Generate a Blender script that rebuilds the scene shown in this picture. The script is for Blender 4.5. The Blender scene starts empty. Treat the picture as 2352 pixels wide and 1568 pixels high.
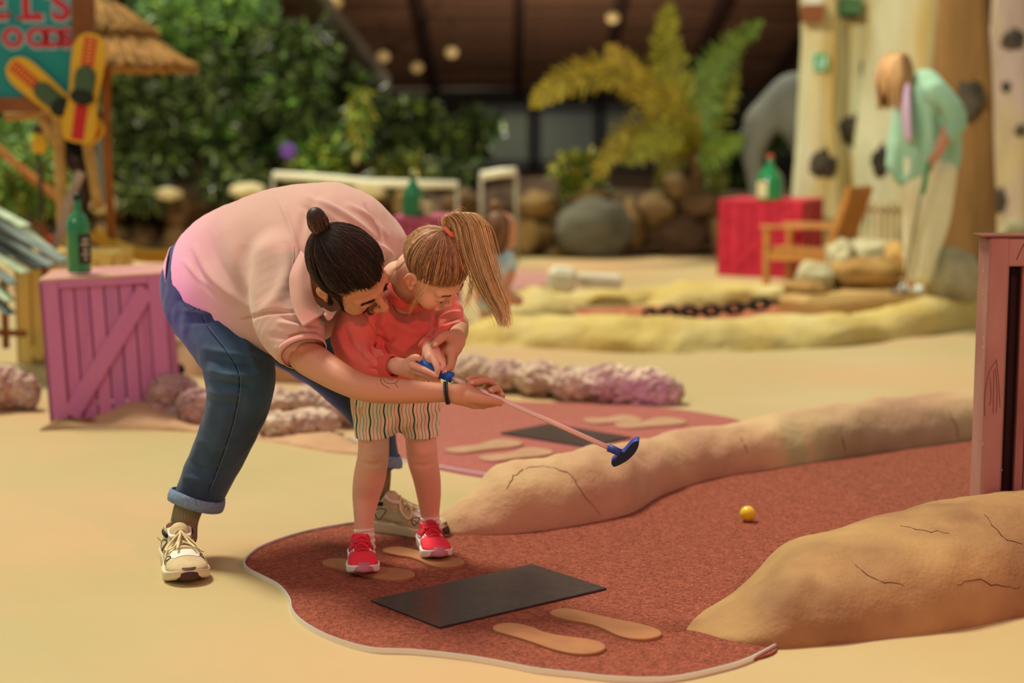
import bpy, math, random
import numpy as np
from mathutils import Vector, Matrix, noise
from mathutils.bvhtree import BVHTree
random.seed(7); np.random.seed(7)
SC = bpy.context.scene; COL = SC.collection

# ------------------------------------------------------------------ camera, light, exposure
CAMH = 1.17; FPX = 3800.0; HY = 297.0
PITCH = math.atan((784 - HY) / FPX)
cam_d = bpy.data.cameras.new('camera'); cam = bpy.data.objects.new('camera', cam_d); COL.objects.link(cam)
cam_d.sensor_width = 36.0; cam_d.lens = FPX / 2352 * 36
cam.location = (0, 0, CAMH); cam.rotation_euler = (math.pi / 2 - PITCH, 0, 0)
cam_d.clip_end = 200
cam_d.dof.use_dof = True; cam_d.dof.focus_distance = 4.17; cam_d.dof.aperture_fstop = 1.65
SC.camera = cam
SC.view_settings.view_transform = 'Standard'; SC.view_settings.look = 'None'
SC.view_settings.exposure = 0.0; SC.view_settings.gamma = 1.0; SC.view_settings.use_curve_mapping = False
try:
    SC.cycles.max_bounces = 6; SC.cycles.use_denoising = True
except Exception: pass
w = bpy.data.worlds.new('world'); SC.world = w; w.use_nodes = True
bg = w.node_tree.nodes['Background']; bg.inputs[0].default_value = (1.0, .97, .84, 1); bg.inputs[1].default_value = .37

def light(name, kind, loc, target, energy, color, **kw):
    d = bpy.data.lights.new(name, kind); o = bpy.data.objects.new(name, d); COL.objects.link(o)
    o.location = loc; d.energy = energy; d.color = color
    o.rotation_euler = (Vector(target) - Vector(loc)).to_track_quat('-Z', 'Y').to_euler()
    for k, v in kw.items(): setattr(d, k, v)
    return o
light('sun', 'SUN', (-3.2, 7.6, 9.0), (0, 4.5, 0), 3.6, (1.0, .94, .74), angle=math.radians(14))
light('roof_window_light', 'AREA', (-4.5, 1.5, 5.2), (-.2, 4.6, .6), 70, (1.0, .95, .82), shape='RECTANGLE', size=2.6, size_y=1.6)
light('pink_spot', 'SPOT', (2.6, .3, 2.9), (.35, 4.7, .1), 290, (1.0, .10, .17), spot_size=math.radians(38), spot_blend=.6, shadow_soft_size=.12)
light('magenta_spot', 'SPOT', (-3.4, 2.2, 1.3), (-.98, 4.7, .66), 560, (.80, .09, 1.0), spot_size=math.radians(15), spot_blend=1.0, shadow_soft_size=.15)
light('roof_fill', 'SPOT', (.4, 18.6, .9), (.4, 22.0, 2.7), 260, (1.0, .9, .78), spot_size=math.radians(140), spot_blend=.9, shadow_soft_size=.3)  # added fill spot brightening the dark roof from below; no fixture there
light('trunk_fill', 'SPOT', (-1.0, 6.5, 4.2), (3.0, 13.0, 1.2), 1700, (1.0, .96, .80), spot_size=math.radians(38), spot_blend=.8, shadow_soft_size=.2)  # unseen spot added to lift the pale trunks and the woman
light('bed_fill', 'SPOT', (-2.5, 10.0, 4.0), (-2.2, 15.6, .4), 520, (1.0, .93, .66), spot_size=math.radians(80), spot_blend=.9, shadow_soft_size=.3)  # extra light added to brighten the rock wall and planting bed
light('foliage_fill', 'SPOT', (-1.5, 9.0, 6.5), (-3.0, 17.0, 2.0), 850, (1.0, .94, .55), spot_size=math.radians(75), spot_blend=.8, shadow_soft_size=.3)  # added light raising the tree crowns, not a lamp of the hall

# ------------------------------------------------------------------ projection helpers
CP, SP = math.cos(PITCH), math.sin(PITCH)
def ray(px, py):
    a = (px - 1176) / FPX; b = (784 - py) / FPX
    return Vector((a, CP + b * SP, -SP + b * CP))
def P(px, py, Y):
    d = ray(px, py); return Vector((0, 0, CAMH)) + d * (Y / d.y)
def G(px, py, z=0.0):
    d = ray(px, py); return Vector((0, 0, CAMH)) + d * ((z - CAMH) / d.z)
def ppm(Y): return FPX / (Y * CP + .1)     # pixels per metre near the ground-level axis
def proj(V):
    V = np.asarray(V, float); x = V[:, 0]; y = V[:, 1]; z = V[:, 2] - CAMH
    dep = y * CP - z * SP; up = y * SP + z * CP
    return 1176 + FPX * x / dep, 784 - FPX * up / dep

# ------------------------------------------------------------------ colour and materials
def lin(c):
    def f(u):
        u /= 255.0
        return u / 12.92 if u <= .04045 else ((u + .055) / 1.055) ** 2.4
    return (f(c[0]), f(c[1]), f(c[2]), 1.0)
def M(name, c, r=.75, c2=None, sc=4.0, con=.5, bump=None, bumps=None, metal=0, spec=.35, trans=0, attr=None,
      sheen=0, coat=0, det=6, rand=0, ior=1.45, stretch=None, sss=0, c3=None, sc3=1.0, emit=None, wave=None):
    m = bpy.data.materials.new(name); m.use_nodes = True; nt = m.node_tree; N = nt.nodes; L = nt.links
    b = N['Principled BSDF']; b.inputs['Roughness'].default_value = r; b.inputs['Metallic'].default_value = metal
    b.inputs['Specular IOR Level'].default_value = spec; b.inputs['IOR'].default_value = ior
    b.inputs['Transmission Weight'].default_value = trans; b.inputs['Sheen Weight'].default_value = sheen
    b.inputs['Coat Weight'].default_value = coat
    if sss:
        b.inputs['Subsurface Weight'].default_value = sss; b.inputs['Subsurface Radius'].default_value = (.012, .004, .002)
        b.inputs['Subsurface Scale'].default_value = 1.0
    tc = N.new('ShaderNodeTexCoord'); co = tc.outputs['Object']
    if stretch:
        mp = N.new('ShaderNodeMapping'); mp.inputs['Scale'].default_value = stretch; L.new(co, mp.inputs[0]); co = mp.outputs[0]
    def nz(s, d=det, dist=0):
        n = N.new('ShaderNodeTexNoise'); n.inputs['Scale'].default_value = s; n.inputs['Detail'].default_value = d
        n.inputs['Distortion'].default_value = dist; L.new(co, n.inputs['Vector']); return n.outputs['Fac']
    def mix(a, bb, fac, mode='MIX'):
        x = N.new('ShaderNodeMix'); x.data_type = 'RGBA'; x.blend_type = mode
        if isinstance(fac, (int, float)): x.inputs[0].default_value = fac
        else: L.new(fac, x.inputs[0])
        for s, i in ((a, 6), (bb, 7)):
            if isinstance(s, tuple): x.inputs[i].default_value = s
            else: L.new(s, x.inputs[i])
        return x.outputs[2]
    col = lin(c)
    if attr:
        at = N.new('ShaderNodeAttribute'); at.attribute_name = attr; col = at.outputs['Color']
    if c2 is not None:
        rp = N.new('ShaderNodeMapRange'); rp.inputs[1].default_value = .5 - con / 2; rp.inputs[2].default_value = .5 + con / 2
        L.new(nz(sc), rp.inputs[0]); col = mix(col, lin(c2), rp.outputs[0])
    if c3 is not None:
        rp = N.new('ShaderNodeMapRange'); rp.inputs[1].default_value = .42; rp.inputs[2].default_value = .68
        L.new(nz(sc3, 4), rp.inputs[0]); col = mix(col, lin(c3), rp.outputs[0])
    if rand:
        oi = N.new('ShaderNodeObjectInfo'); hs = N.new('ShaderNodeHueSaturation')
        mr = N.new('ShaderNodeMapRange'); mr.inputs[3].default_value = 1 - rand; mr.inputs[4].default_value = 1 + rand
        L.new(oi.outputs['Random'], mr.inputs[0]); L.new(mr.outputs[0], hs.inputs['Value'])
        if isinstance(col, tuple): hs.inputs['Color'].default_value = col
        else: L.new(col, hs.inputs['Color'])
        col = hs.outputs[0]
    if isinstance(col, tuple): b.inputs['Base Color'].default_value = col
    else: L.new(col, b.inputs['Base Color'])
    if emit:
        b.inputs['Emission Color'].default_value = lin(emit[0]); b.inputs['Emission Strength'].default_value = emit[1]
    prev = None
    for bp in ([bump] if bump else []) + (bumps or []):
        s, st, ds = bp[0], bp[1], (bp[2] if len(bp) > 2 else .01)
        bn = N.new('ShaderNodeBump'); bn.inputs['Strength'].default_value = st; bn.inputs['Distance'].default_value = ds
        if len(bp) > 3 and bp[3] == 'v':
            v = N.new('ShaderNodeTexVoronoi'); v.inputs['Scale'].default_value = s; L.new(co, v.inputs['Vector']); L.new(v.outputs['Distance'], bn.inputs['Height'])
        elif len(bp) > 3 and bp[3] == 'w':
            v = N.new('ShaderNodeTexWave'); v.inputs['Scale'].default_value = s; v.bands_direction = bp[4]; L.new(co, v.inputs['Vector']); L.new(v.outputs['Fac'], bn.inputs['Height'])
        else: L.new(nz(s), bn.inputs['Height'])
        if prev: L.new(prev, bn.inputs['Normal'])
        prev = bn.outputs[0]
    if prev: L.new(prev, b.inputs['Normal'])
    return m

# ------------------------------------------------------------------ object helpers
def mesh(name, V, F, mat=None, smooth=True):
    me = bpy.data.meshes.new(name); me.from_pydata([tuple(v) for v in V], [], [tuple(int(i) for i in f) for f in F]); me.update()
    if mat: me.materials.append(mat)
    if smooth: me.shade_smooth()
    return me
def link(name, me, parent=None, kind=None):
    o = bpy.data.objects.new(name, me); COL.objects.link(o)
    if parent is not None:
        o.parent = parent; t = Vector((0, 0, 0)); q = parent
        while q is not None: t = t + q.location + q.matrix_parent_inverse.translation; q = q.parent
        o.matrix_parent_inverse = Matrix.Translation(-t)
    if kind: o['kind'] = kind
    return o
def obj(name, V, F, mat=None, parent=None, smooth=True, kind=None):
    return link(name, mesh(name, V, F, mat, smooth), parent, kind)
def tag(o, label, cat, group=None, kind=None):
    o['label'] = label; o['category'] = cat
    if group: o['group'] = group
    if kind: o['kind'] = kind
    return o
def thing(name, loc, label, cat, group=None):
    o = bpy.data.objects.new(name, None); COL.objects.link(o); o.location = loc; o.empty_display_size = .1
    return tag(o, label, cat, group)
def join(parts):
    V = []; F = []
    for v, f in parts:
        n = len(V); V += [tuple(x) for x in v]; F += [tuple(i + n for i in q) for q in f]
    return V, F
def box(c, s, rot=None, bev=0.0):
    """box with chamfered edges: c centre, s full sizes, rot Matrix"""
    hx, hy, hz = s[0] / 2, s[1] / 2, s[2] / 2; b = min(bev, hx * .9, hy * .9, hz * .9)
    if b <= 0:
        V = [Vector((x * hx, y * hy, z * hz)) for x in (-1, 1) for y in (-1, 1) for z in (-1, 1)]
        F = [(0, 1, 3, 2), (4, 6, 7, 5), (0, 4, 5, 1), (2, 3, 7, 6), (0, 2, 6, 4), (1, 5, 7, 3)]
    else:
        V = []; idx = {}
        for x in (-1, 1):
            for y in (-1, 1):
                for z in (-1, 1):
                    for a in range(3):
                        q = [hx - b, hy - b, hz - b]; q[a] += b
                        idx[(x, y, z, a)] = len(V); V.append(Vector((x * q[0], y * q[1], z * q[2])))
        F = []
        for a in range(3):
            o1, o2 = (a + 1) % 3, (a + 2) % 3
            for s_ in (-1, 1):
                def key(u, v):
                    k = [0, 0, 0]; k[a] = s_; k[o1] = u; k[o2] = v; return (*k, a)
                q = [idx[key(-1, -1)], idx[key(1, -1)], idx[key(1, 1)], idx[key(-1, 1)]]
                F.append(tuple(q if s_ > 0 else q[::-1]))
            for u in (-1, 1):
                for v in (-1, 1):   # edge along axis a
                    def k2(t, ax):
                        k = [0, 0, 0]; k[a] = t; k[o1] = u; k[o2] = v; return idx[(*k, ax)]
                    q = [k2(-1, o1), k2(1, o1), k2(1, o2), k2(-1, o2)]
                    F.append(tuple(q if u * v > 0 else q[::-1]))
        for x in (-1, 1):
            for y in (-1, 1):
                for z in (-1, 1):
                    q = [idx[(x, y, z, a)] for a in range(3)]
                    F.append(tuple(q if x * y * z > 0 else q[::-1]))
    c = Vector(c)
    return [(rot @ v if rot else v) + c for v in V], F
def bar(a, b, wx, wz, bev=.003, up=Vector((0, 0, 1))):
    a, b = Vector(a), Vector(b); y = (b - a).normalized(); x = y.cross(up)
    if x.length < 1e-4: x = Vector((1, 0, 0))
    x.normalize(); z = x.cross(y).normalized()
    R = Matrix((x, y, z)).transposed()
    return box((a + b) / 2, (wx, (b - a).length, wz), R, bev)
def crom(pts, n):
    """Catmull-Rom through rows of numbers"""
    A = np.array(pts, float); k = len(A)
    if k < 3: return np.array([A[0] + (A[-1] - A[0]) * t for t in np.linspace(0, 1, n + 1)])
    out = []
    for i in range(k - 1):
        p0 = A[max(i - 1, 0)]; p1 = A[i]; p2 = A[i + 1]; p3 = A[min(i + 2, k - 1)]
        for t in np.linspace(0, 1, n, endpoint=False):
            out.append(.5 * ((2 * p1) + (-p0 + p2) * t + (2 * p0 - 5 * p1 + 4 * p2 - p3) * t * t + (-p0 + 3 * p1 - 3 * p2 + p3) * t ** 3))
    out.append(A[-1]); return np.array(out)
def tube(pts, r, sides=10, closed=False, cap=True, flat=1.0):
    """pts Nx3, r scalar or list"""
    A = np.array([tuple(p) for p in pts], float); n = len(A); R = np.full(n, r) if np.isscalar(r) else np.array(r, float)
    if closed: T = np.roll(A, -1, 0) - np.roll(A, 1, 0)
    else: T = np.gradient(A, axis=0)
    T /= np.linalg.norm(T, axis=1)[:, None] + 1e-12
    ref = np.array([0, 0, 1.0]) if abs(T[0][2]) < .9 else np.array([1.0, 0, 0])
    V = []; F = []; nn = np.cross(T[0], ref); nn /= np.linalg.norm(nn)
    for i in range(n):
        nn = nn - T[i] * nn.dot(T[i]); nn /= np.linalg.norm(nn) + 1e-12; bb = np.cross(T[i], nn)
        for k in range(sides):
            a = 2 * math.pi * k / sides; V.append(A[i] + R[i] * (nn * math.cos(a) + flat * bb * math.sin(a)))
    m = n if closed else n - 1
    for i in range(m):
        for k in range(sides):
            a = i * sides + k; b = i * sides + (k + 1) % sides; c = ((i + 1) % n) * sides + (k + 1) % sides; d = ((i + 1) % n) * sides + k
            F.append((a, b, c, d))
    if cap and not closed: F.append(tuple(range(sides))[::-1]); F.append(tuple((n - 1) * sides + k for k in range(sides)))
    return V, F
def lathe(prof, c, sides=24):
    """prof [(r,z)], bottom to top"""
    V = []; F = []; c = Vector(c)
    for r, z in prof:
        for k in range(sides):
            a = 2 * math.pi * k / sides; V.append(c + Vector((r * math.cos(a), r * math.sin(a), z)))
    for i in range(len(prof) - 1):
        for k in range(sides):
            F.append((i * sides + k, i * sides + (k + 1) % sides, (i + 1) * sides + (k + 1) % sides, (i + 1) * sides + k))
    F.append(tuple(range(sides))[::-1]); F.append(tuple((len(prof) - 1) * sides + k for k in range(sides)))
    return V, F
def ico(sub):
    import bmesh
    bm = bmesh.new(); bmesh.ops.create_icosphere(bm, subdivisions=sub, radius=1)
    V = np.array([v.co[:] for v in bm.verts]); F = [tuple(v.index for v in f.verts) for f in bm.faces]; bm.free(); return V, F
ICO = {k: ico(k) for k in (1, 2, 3, 4, 5)}
def ball(c, r, sub=2, rot=None):
    V, F = ICO[sub]; r = (r, r, r) if np.isscalar(r) else r; W = V * np.array(r)
    if rot is not None: W = W @ np.array(rot).T
    return [Vector(v) + Vector(c) for v in W], F
def prism(outline, z0, z1, bev=0.0):
    """flat slab from a closed outline of (x,y) with a small chamfer"""
    n = len(outline); A = np.array([(p[0], p[1]) for p in outline], float); c = A.mean(0)
    rings = [(A, z0), (A, z1 - bev)]
    if bev:
        T = np.roll(A, -1, 0) - np.roll(A, 1, 0); Nn = np.stack([T[:, 1], -T[:, 0]], 1); Nn /= np.linalg.norm(Nn, axis=1)[:, None] + 1e-9
        area = .5 * np.sum(A[:, 0] * np.roll(A[:, 1], -1) - np.roll(A[:, 0], -1) * A[:, 1]); Nn *= (1 if area > 0 else -1)
        rings.append((A - Nn * bev, z1))
    V = [(x, y, z) for R, z in rings for x, y in R]; F = []
    area = .5 * np.sum(A[:, 0] * np.roll(A[:, 1], -1) - np.roll(A[:, 0], -1) * A[:, 1]); s = area > 0
    for k in range(len(rings) - 1):
        for i in range(n):
            q = (k * n + i, k * n + (i + 1) % n, (k + 1) * n + (i + 1) % n, (k + 1) * n + i); F.append(q if s else q[::-1])
    t = tuple((len(rings) - 1) * n + i for i in range(n)); F.append(t if s else t[::-1])
    t = tuple(range(n)); F.append(t[::-1] if s else t)
    return V, F
def closed_smooth(pts, n=6):
    p = [tuple(q) for q in pts]; C = crom([p[-1]] + p + [p[0], p[1]], n); return C[n:n * (len(p) + 1)]
def rock(name, c, r, mat, parent=None, seed=0, sub=3, rough=.25, freq=1.4, flat=0):
    V, F = ICO[sub]; rnd = random.Random(seed); off = Vector((rnd.random() * 50, rnd.random() * 50, rnd.random() * 50)); W = []
    for v in V:
        v = Vector(v); d = 1 + rough * noise.fractal(v * freq + off, 1.0, 2.0, 3) * 1.4
        cr = noise.cell(v * freq * 1.1 + off); d += rough * .35 * (cr - .5)
        W.append(Vector((v.x * r[0] * d, v.y * r[1] * d, v.z * r[2] * d)) + Vector(c))
    return obj(name, W, F, mat, parent)
# ------------------------------------------------------------------ ground
m_floor = M('sandy_floor', (190, 170, 124), r=.62, c2=(174, 157, 106), sc=.9, con=.5, c3=(198, 158, 116), sc3=.55, bumps=[(6, .12, .02), (120, .12, .002)], spec=.3)
m_carpet = M('red_granules', (166, 94, 74), r=.95, c2=(100, 52, 42), sc=260, con=.35, bumps=[(230, 1.0, .006), (120, .6, .006, 'v')], spec=.1, c3=(170, 98, 76), sc3=90)
m_steel = M('bright_steel', (226, 224, 218), r=.3, metal=.55, bump=(40, .1, .001))
m_plate = M('brown_rubber', (172, 118, 76), r=.6, c2=(152, 102, 64), sc=14, bumps=[(300, .15, .001)])
m_plate_far = M('tan_rubber', (180, 144, 108), r=.6, c2=(164, 130, 92), sc=14)
m_mat = M('black_rubber', (44, 36, 34), r=.28, c2=(66, 54, 48), sc=60, con=.4, spec=.5, bumps=[(350, .3, .001), (20, .08, .002)])
m_kerb = M('cast_rock_kerb', (196, 156, 124), r=.8, c2=(166, 124, 96), sc=5, con=.6, c3=(200, 170, 124), sc3=2.5, bumps=[(9, .5, .03), (90, .35, .004)])
m_mound = M('cast_rock_mound', (166, 128, 84), r=.8, c2=(128, 92, 58), sc=6, con=.5, c3=(180, 146, 92), sc3=2.2, bumps=[(8, .5, .03), (90, .45, .004)])
m_ykerb = M('yellow_cast_rock', (214, 192, 112), r=.8, c2=(176, 142, 70), sc=4, con=.5, c3=(226, 212, 150), sc3=2, bumps=[(7, .6, .05), (50, .3, .008)])
m_crack = M('dark_crack', (88, 60, 44), r=.9)

def grid_floor():
    X = np.linspace(-14, 14, 29); Y = np.linspace(-3, 27, 31); V = []; F = []
    for y in Y:
        for x in X: V.append((x, y, 0))
    n = len(X)
    for j in range(len(Y) - 1):
        for i in range(n - 1): F.append((j * n + i, j * n + i + 1, (j + 1) * n + i + 1, (j + 1) * n + i))
    return V, F
fl = obj('floor', *grid_floor(), m_floor, kind='structure')

def slab(name, px, z0, z1, mat, bev=0.0, smooth_n=0, parent=None, kind=None, sm=False):
    g = [G(*p) for p in px]; o = [(v.x, v.y) for v in g]
    if smooth_n: o = [tuple(v) for v in closed_smooth(o, smooth_n)]
    V, F = prism(o, z0, z1, bev)
    return obj(name, V, F, mat, parent, smooth=sm, kind=kind)
near_px = [(1020, 1236), (900, 1216), (830, 1207), (770, 1214), (700, 1228), (640, 1246), (590, 1268), (563, 1294), (567, 1312), (600, 1330), (640, 1352), (664, 1382), (672, 1412), (700, 1440),
           (760, 1472), (850, 1498), (950, 1503), (1060, 1515), (1150, 1530), (1230, 1546), (1320, 1556), (1420, 1566), (1540, 1566), (1650, 1544), (1720, 1522), (1785, 1488),
           (1700, 1400), (1900, 1240), (2420, 1080), (2430, 985), (2150, 1010), (1850, 1040), (1600, 1080), (1480, 1130), (1250, 1190)]
pg = slab('putting_green', near_px, -.02, .006, m_carpet, 0, 6)
tag(pg, 'red granule putting surface running from the edging strip past the yellow ball', 'putting green')
edge_px = near_px[1:26]; ec = crom([tuple(G(*p)) for p in edge_px], 6)
def strip(name, pts, wd, h, mat, parent=None):
    A = np.array(pts, float); T = np.gradient(A, axis=0); T[:, 2] = 0; T /= np.linalg.norm(T, axis=1)[:, None]; Nn = np.stack([-T[:, 1], T[:, 0]], 1)
    V = []; F = []
    for a, n_ in zip(A, Nn):
        for s, z in ((-1, 0), (-1, h), (1, h), (1, 0)): V.append((a[0] + s * wd / 2 * n_[0], a[1] + s * wd / 2 * n_[1], z))
    for i in range(len(A) - 1):
        for k in range(3): F.append((i * 4 + k, i * 4 + k + 1, (i + 1) * 4 + k + 1, (i + 1) * 4 + k))
    return obj(name, V, F, mat, parent, smooth=False)
tag(strip('metal_edging', ec, .0045, .013, m_steel), 'thin shiny metal strip edging the near red putting surface', 'edging')
far_px = [(900, 915), (1200, 925), (1480, 935), (1640, 955), (1700, 975), (1560, 1010), (1400, 1060), (1190, 1100), (1100, 1096), (960, 1068), (860, 1040), (820, 980)]
m_carpet2 = M('pink_granules', (176, 112, 98), r=.95, c2=(150, 86, 76), sc=120, con=.4, bumps=[(180, .8, .005)], spec=.1)
tag(slab('putting_green', far_px, -.02, .005, m_carpet2, 0, 5), 'faded pink putting surface behind the girl, next hole over', 'putting green')
tag(strip('metal_edging', crom([tuple(G(*p)) for p in [(800, 1010), (900, 1055), (1010, 1076), (1115, 1094), (1190, 1104)]], 5), .008, .012, m_steel), 'thin metal strip edging the faded pink putting surface', 'edging')

def foot(name, heel, toe, wid, label, mat, grp=None, flip=1):
    a, b = G(*heel), G(*toe); a = Vector((a.x, a.y)); b = Vector((b.x, b.y)); L = (b - a).length; t = (b - a) / L; n = Vector((-t.y, t.x)) * flip
    prof = [(0, .0), (.02, .22), (.10, .36), (.25, .36), (.42, .26), (.58, .34), (.75, .50), (.88, .50), (.97, .32), (1.0, .05), (.98, -.25), (.88, -.46), (.72, -.52), (.55, -.46), (.40, -.40), (.25, -.38), (.10, -.36), (.02, -.22)]
    o = [tuple(a + t * (u * L) + n * (v * wid)) for u, v in closed_smooth(prof, 4)]
    V, F = prism(o, .004, .014, .002)
    ob = obj(name, V, F, mat, smooth=False); return tag(ob, label, 'footprint plate', grp)
foot('footprint_plate', (748, 1296), (942, 1336), .098, 'brown footprint plate under the pink shoe on the left', m_plate)
foot('footprint_plate', (888, 1268), (1056, 1308), .098, 'brown footprint plate under the pink shoe on the right', m_plate, flip=-1)
foot('footprint_plate', (1142, 1446), (1378, 1508), .105, 'brown footprint plate at the front, nearest the metal edging', m_plate)
foot('footprint_plate', (1272, 1412), (1510, 1474), .100, 'brown footprint plate in front of the black tee mat, beyond the nearest one', m_plate, flip=-1)
foot('footprint_plate', (1345, 974), (1468, 966), .16, 'blurred tan footprint plate beyond the putter head, short one', m_plate_far)
foot('footprint_plate', (1420, 986), (1566, 970), .16, 'blurred tan footprint plate beyond the putter head, longer one', m_plate_far)
foot('footprint_plate', (1030, 1044), (1190, 1020), .14, 'blurred tan footprint plate by the girl leg on pink surface', m_plate_far)
foot('footprint_plate', (1108, 1062), (1260, 1040), .14, 'blurred tan footprint plate just above the kerb end on pink surface', m_plate_far)
def mat4(px, label, h=.012):
    g = [G(*p) for p in px]; V, F = prism([(v.x, v.y) for v in g], .003, h, .0015)
    tag(obj('tee_mat', V, F, m_mat, smooth=False), label, 'tee mat')
mat4([(852, 1387), (1010, 1450), (1393, 1360), (1222, 1304)], 'black rubber rectangle tee mat in front of the girl')
mat4([(1150, 1000), (1350, 1032), (1450, 1010), (1262, 978)], 'blurred grey tee mat on the pink surface beyond the kerb')

# ------------------------------------------------------------------ kerbs
def kerb(name, st, mat, label, cat='kerb', rough=.012, seed=1, n=10, m=14, freq=6, back=1.0, kind=None):
    """st: (base px, base py, crest px, crest py, half width in metres)"""
    rows = []
    for bx, by, cx, cy, hw in st:
        f = G(bx, by); c = P(cx, cy, f.y + hw); rows.append((f.x, f.y, c.x, c.y, max(c.z, .01), hw))
    R = crom(rows, n); V = []; F = []
    for i, (fx, fy, cx, cy, cz, hw) in enumerate(R):
        for k in range(m + 1):
            u = k / m
            if u <= .5:
                q = u * 2; a = q * math.pi / 2; x = fx + (cx - fx) * (1 - math.cos(a)) ; y = fy + (cy - fy) * (1 - math.cos(a)); z = cz * math.sin(a) ** .9
            else:
                q = (u - .5) * 2; a = q * math.pi / 2; x = cx + (cx - fx) * math.sin(a) * .2; y = cy + hw * back * math.sin(a); z = cz * math.cos(a)
            p = Vector((x, y, z)); d = noise.fractal(p * freq + Vector((seed * 7, 0, 0)), 1, 2, 3) * rough * min(1, z / .03)
            V.append(p + Vector((0, -d * .5, d)) - Vector((0, 0, .004 if k in (0, m) else 0)))
    w_ = m + 1
    for i in range(len(R) - 1):
        for k in range(m): F.append((i * w_ + k, (i + 1) * w_ + k, (i + 1) * w_ + k + 1, i * w_ + k + 1))
    F.append(tuple(range(w_))); F.append(tuple((len(R) - 1) * w_ + k for k in range(w_))[::-1])
    o = obj(name, V, F, mat, kind=kind); return tag(o, label, cat)
kc = kerb('rock_kerb', [(995, 1205, 1000, 1192, .05), (1030, 1228, 1032, 1168, .10), (1090, 1233, 1085, 1125, .15), (1150, 1232, 1130, 1078, .19), (1220, 1226, 1180, 1060, .20), (1340, 1208, 1290, 1040, .19),
     (1450, 1182, 1400, 1024, .18), (1530, 1137, 1500, 1006, .18), (1650, 1100, 1640, 978, .18), (1800, 1076, 1790, 952, .19), (2000, 1045, 1990, 922, .2), (2180, 1020, 2170, 902, .2), (2400, 985, 2400, 872, .2)],
     m_kerb, 'long rounded pinkish rock kerb between the putting surface and the yellow floor', rough=.016, n=14, m=24)
km = kerb('rock_mound', [(1575, 1452, 1590, 1440, .04), (1620, 1462, 1625, 1420, .10), (1690, 1480, 1690, 1384, .18), (1770, 1490, 1760, 1325, .25), (1850, 1486, 1830, 1268, .30), (1960, 1476, 1950, 1232, .34), (2080, 1462, 2070, 1196, .36),
     (2200, 1446, 2190, 1165, .38), (2330, 1420, 2320, 1142, .40), (2480, 1390, 2470, 1128, .42)], m_mound, 'smooth tan rock mound in the bottom corner beside the wooden gate', 'mound', rough=.018, n=12, m=28, freq=4)
kerb('rock_kerb', [(1010, 800, 1030, 770, .1), (1080, 792, 1090, 742, .25), (1200, 797, 1180, 722, .3), (1350, 806, 1330, 730, .3), (1500, 812, 1500, 734, .3), (1620, 812, 1620, 738, .3), (1760, 806, 1760, 730, .3), (1900, 798, 1900, 722, .3),
     (2050, 782, 2050, 702, .3), (2200, 760, 2200, 672, .3), (2330, 742, 2330, 652, .3), (2450, 728, 2450, 640, .3)], m_ykerb, 'long yellow rock kerb in front of the chain, across the middle distance', rough=.05, n=8, freq=2.5)
kerb('rock_kerb', [(1480, 700, 1490, 690, .2), (1560, 706, 1560, 655, .3), (1680, 704, 1700, 645, .3), (1800, 692, 1800, 650, .3), (1900, 680, 1900, 640, .3)], m_ykerb, 'low pale yellow rock kerb behind the chain, before the wooden chair', rough=.05, n=8, freq=2.5)
kerb('rock_kerb', [(1150, 730, 1160, 700, .15), (1230, 738, 1225, 655, .3), (1290, 735, 1275, 672, .3), (1330, 728, 1325, 722, .2)], m_ykerb, 'pointed olive rock hump by the end of the blond ponytail', 'hump', rough=.03, n=8, freq=2.5)
kerb('rock_kerb', [(1250, 690, 1260, 668, .2), (1400, 700, 1400, 668, .3), (1500, 696, 1500, 660, .3), (1600, 690, 1600, 668, .3)], m_ykerb, 'low tan rock kerb just behind the white blocks', rough=.03, n=6, freq=2.5)
m_far_green = M('orange_granules', (186, 112, 78), r=.95, c2=(160, 90, 60), sc=60)
tag(slab('putting_green', [(1300, 726), (1330, 712), (1480, 706), (1700, 700), (1860, 700), (1900, 716), (1800, 736), (1500, 740), (1330, 738)], -.02, .01, m_far_green), 'orange putting surface under the dark chain in the distance', 'putting green')
m_far_pink = M('mauve_granules', (190, 140, 130), r=.95, c2=(170, 120, 110), sc=60)
tag(slab('putting_green', [(1100, 640), (1200, 622), (1290, 628), (1270, 655), (1190, 668), (1100, 670)], -.02, .01, m_far_pink), 'small mauve putting patch beside the seated child in the distance', 'putting green')

# cracks in the two near kerbs
def bvh(o):
    me = o.data; return BVHTree.FromPolygons([v.co[:] for v in me.vertices], [p.vertices[:] for p in me.polygons])
def drape(bv, px, off=.0006, n=8, maxY=99):
    out = []
    for x, y in crom(px, n):
        d = ray(x, y).normalized(); h = bv.ray_cast(Vector((0, 0, CAMH)), d)
        if h[0] is not None and h[0].y < maxY: out.append(h[0] - d * off)
    return out
def wig(px, a, n=7, seed=0):
    r = random.Random(seed); C = crom(px, n); return [(x + r.uniform(-a, a), y + r.uniform(-a, a)) for x, y in C]
def crack(o, px, r, seed):
    pts = drape(bvh(o), wig(px, 3.0, 4, seed), 0.0, 1)
    if len(pts) > 2:
        rr = [r * (.5 + .9 * math.sin(math.pi * (i + .5) / len(pts))) for i in range(len(pts))]
        return obj('crack', *tube(pts, rr, 5), m_crack, o)
for i, c_ in enumerate([[(1205, 1075), (1260, 1072), (1312, 1092), (1335, 1130), (1380, 1180)], [(1205, 1075), (1180, 1095), (1165, 1120)], [(1700, 1000), (1716, 1040)], [(1935, 1000), (1945, 1062)], [(2178, 940), (2195, 980), (2205, 1015)]]): crack(kc, c_, .0014, i)
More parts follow.
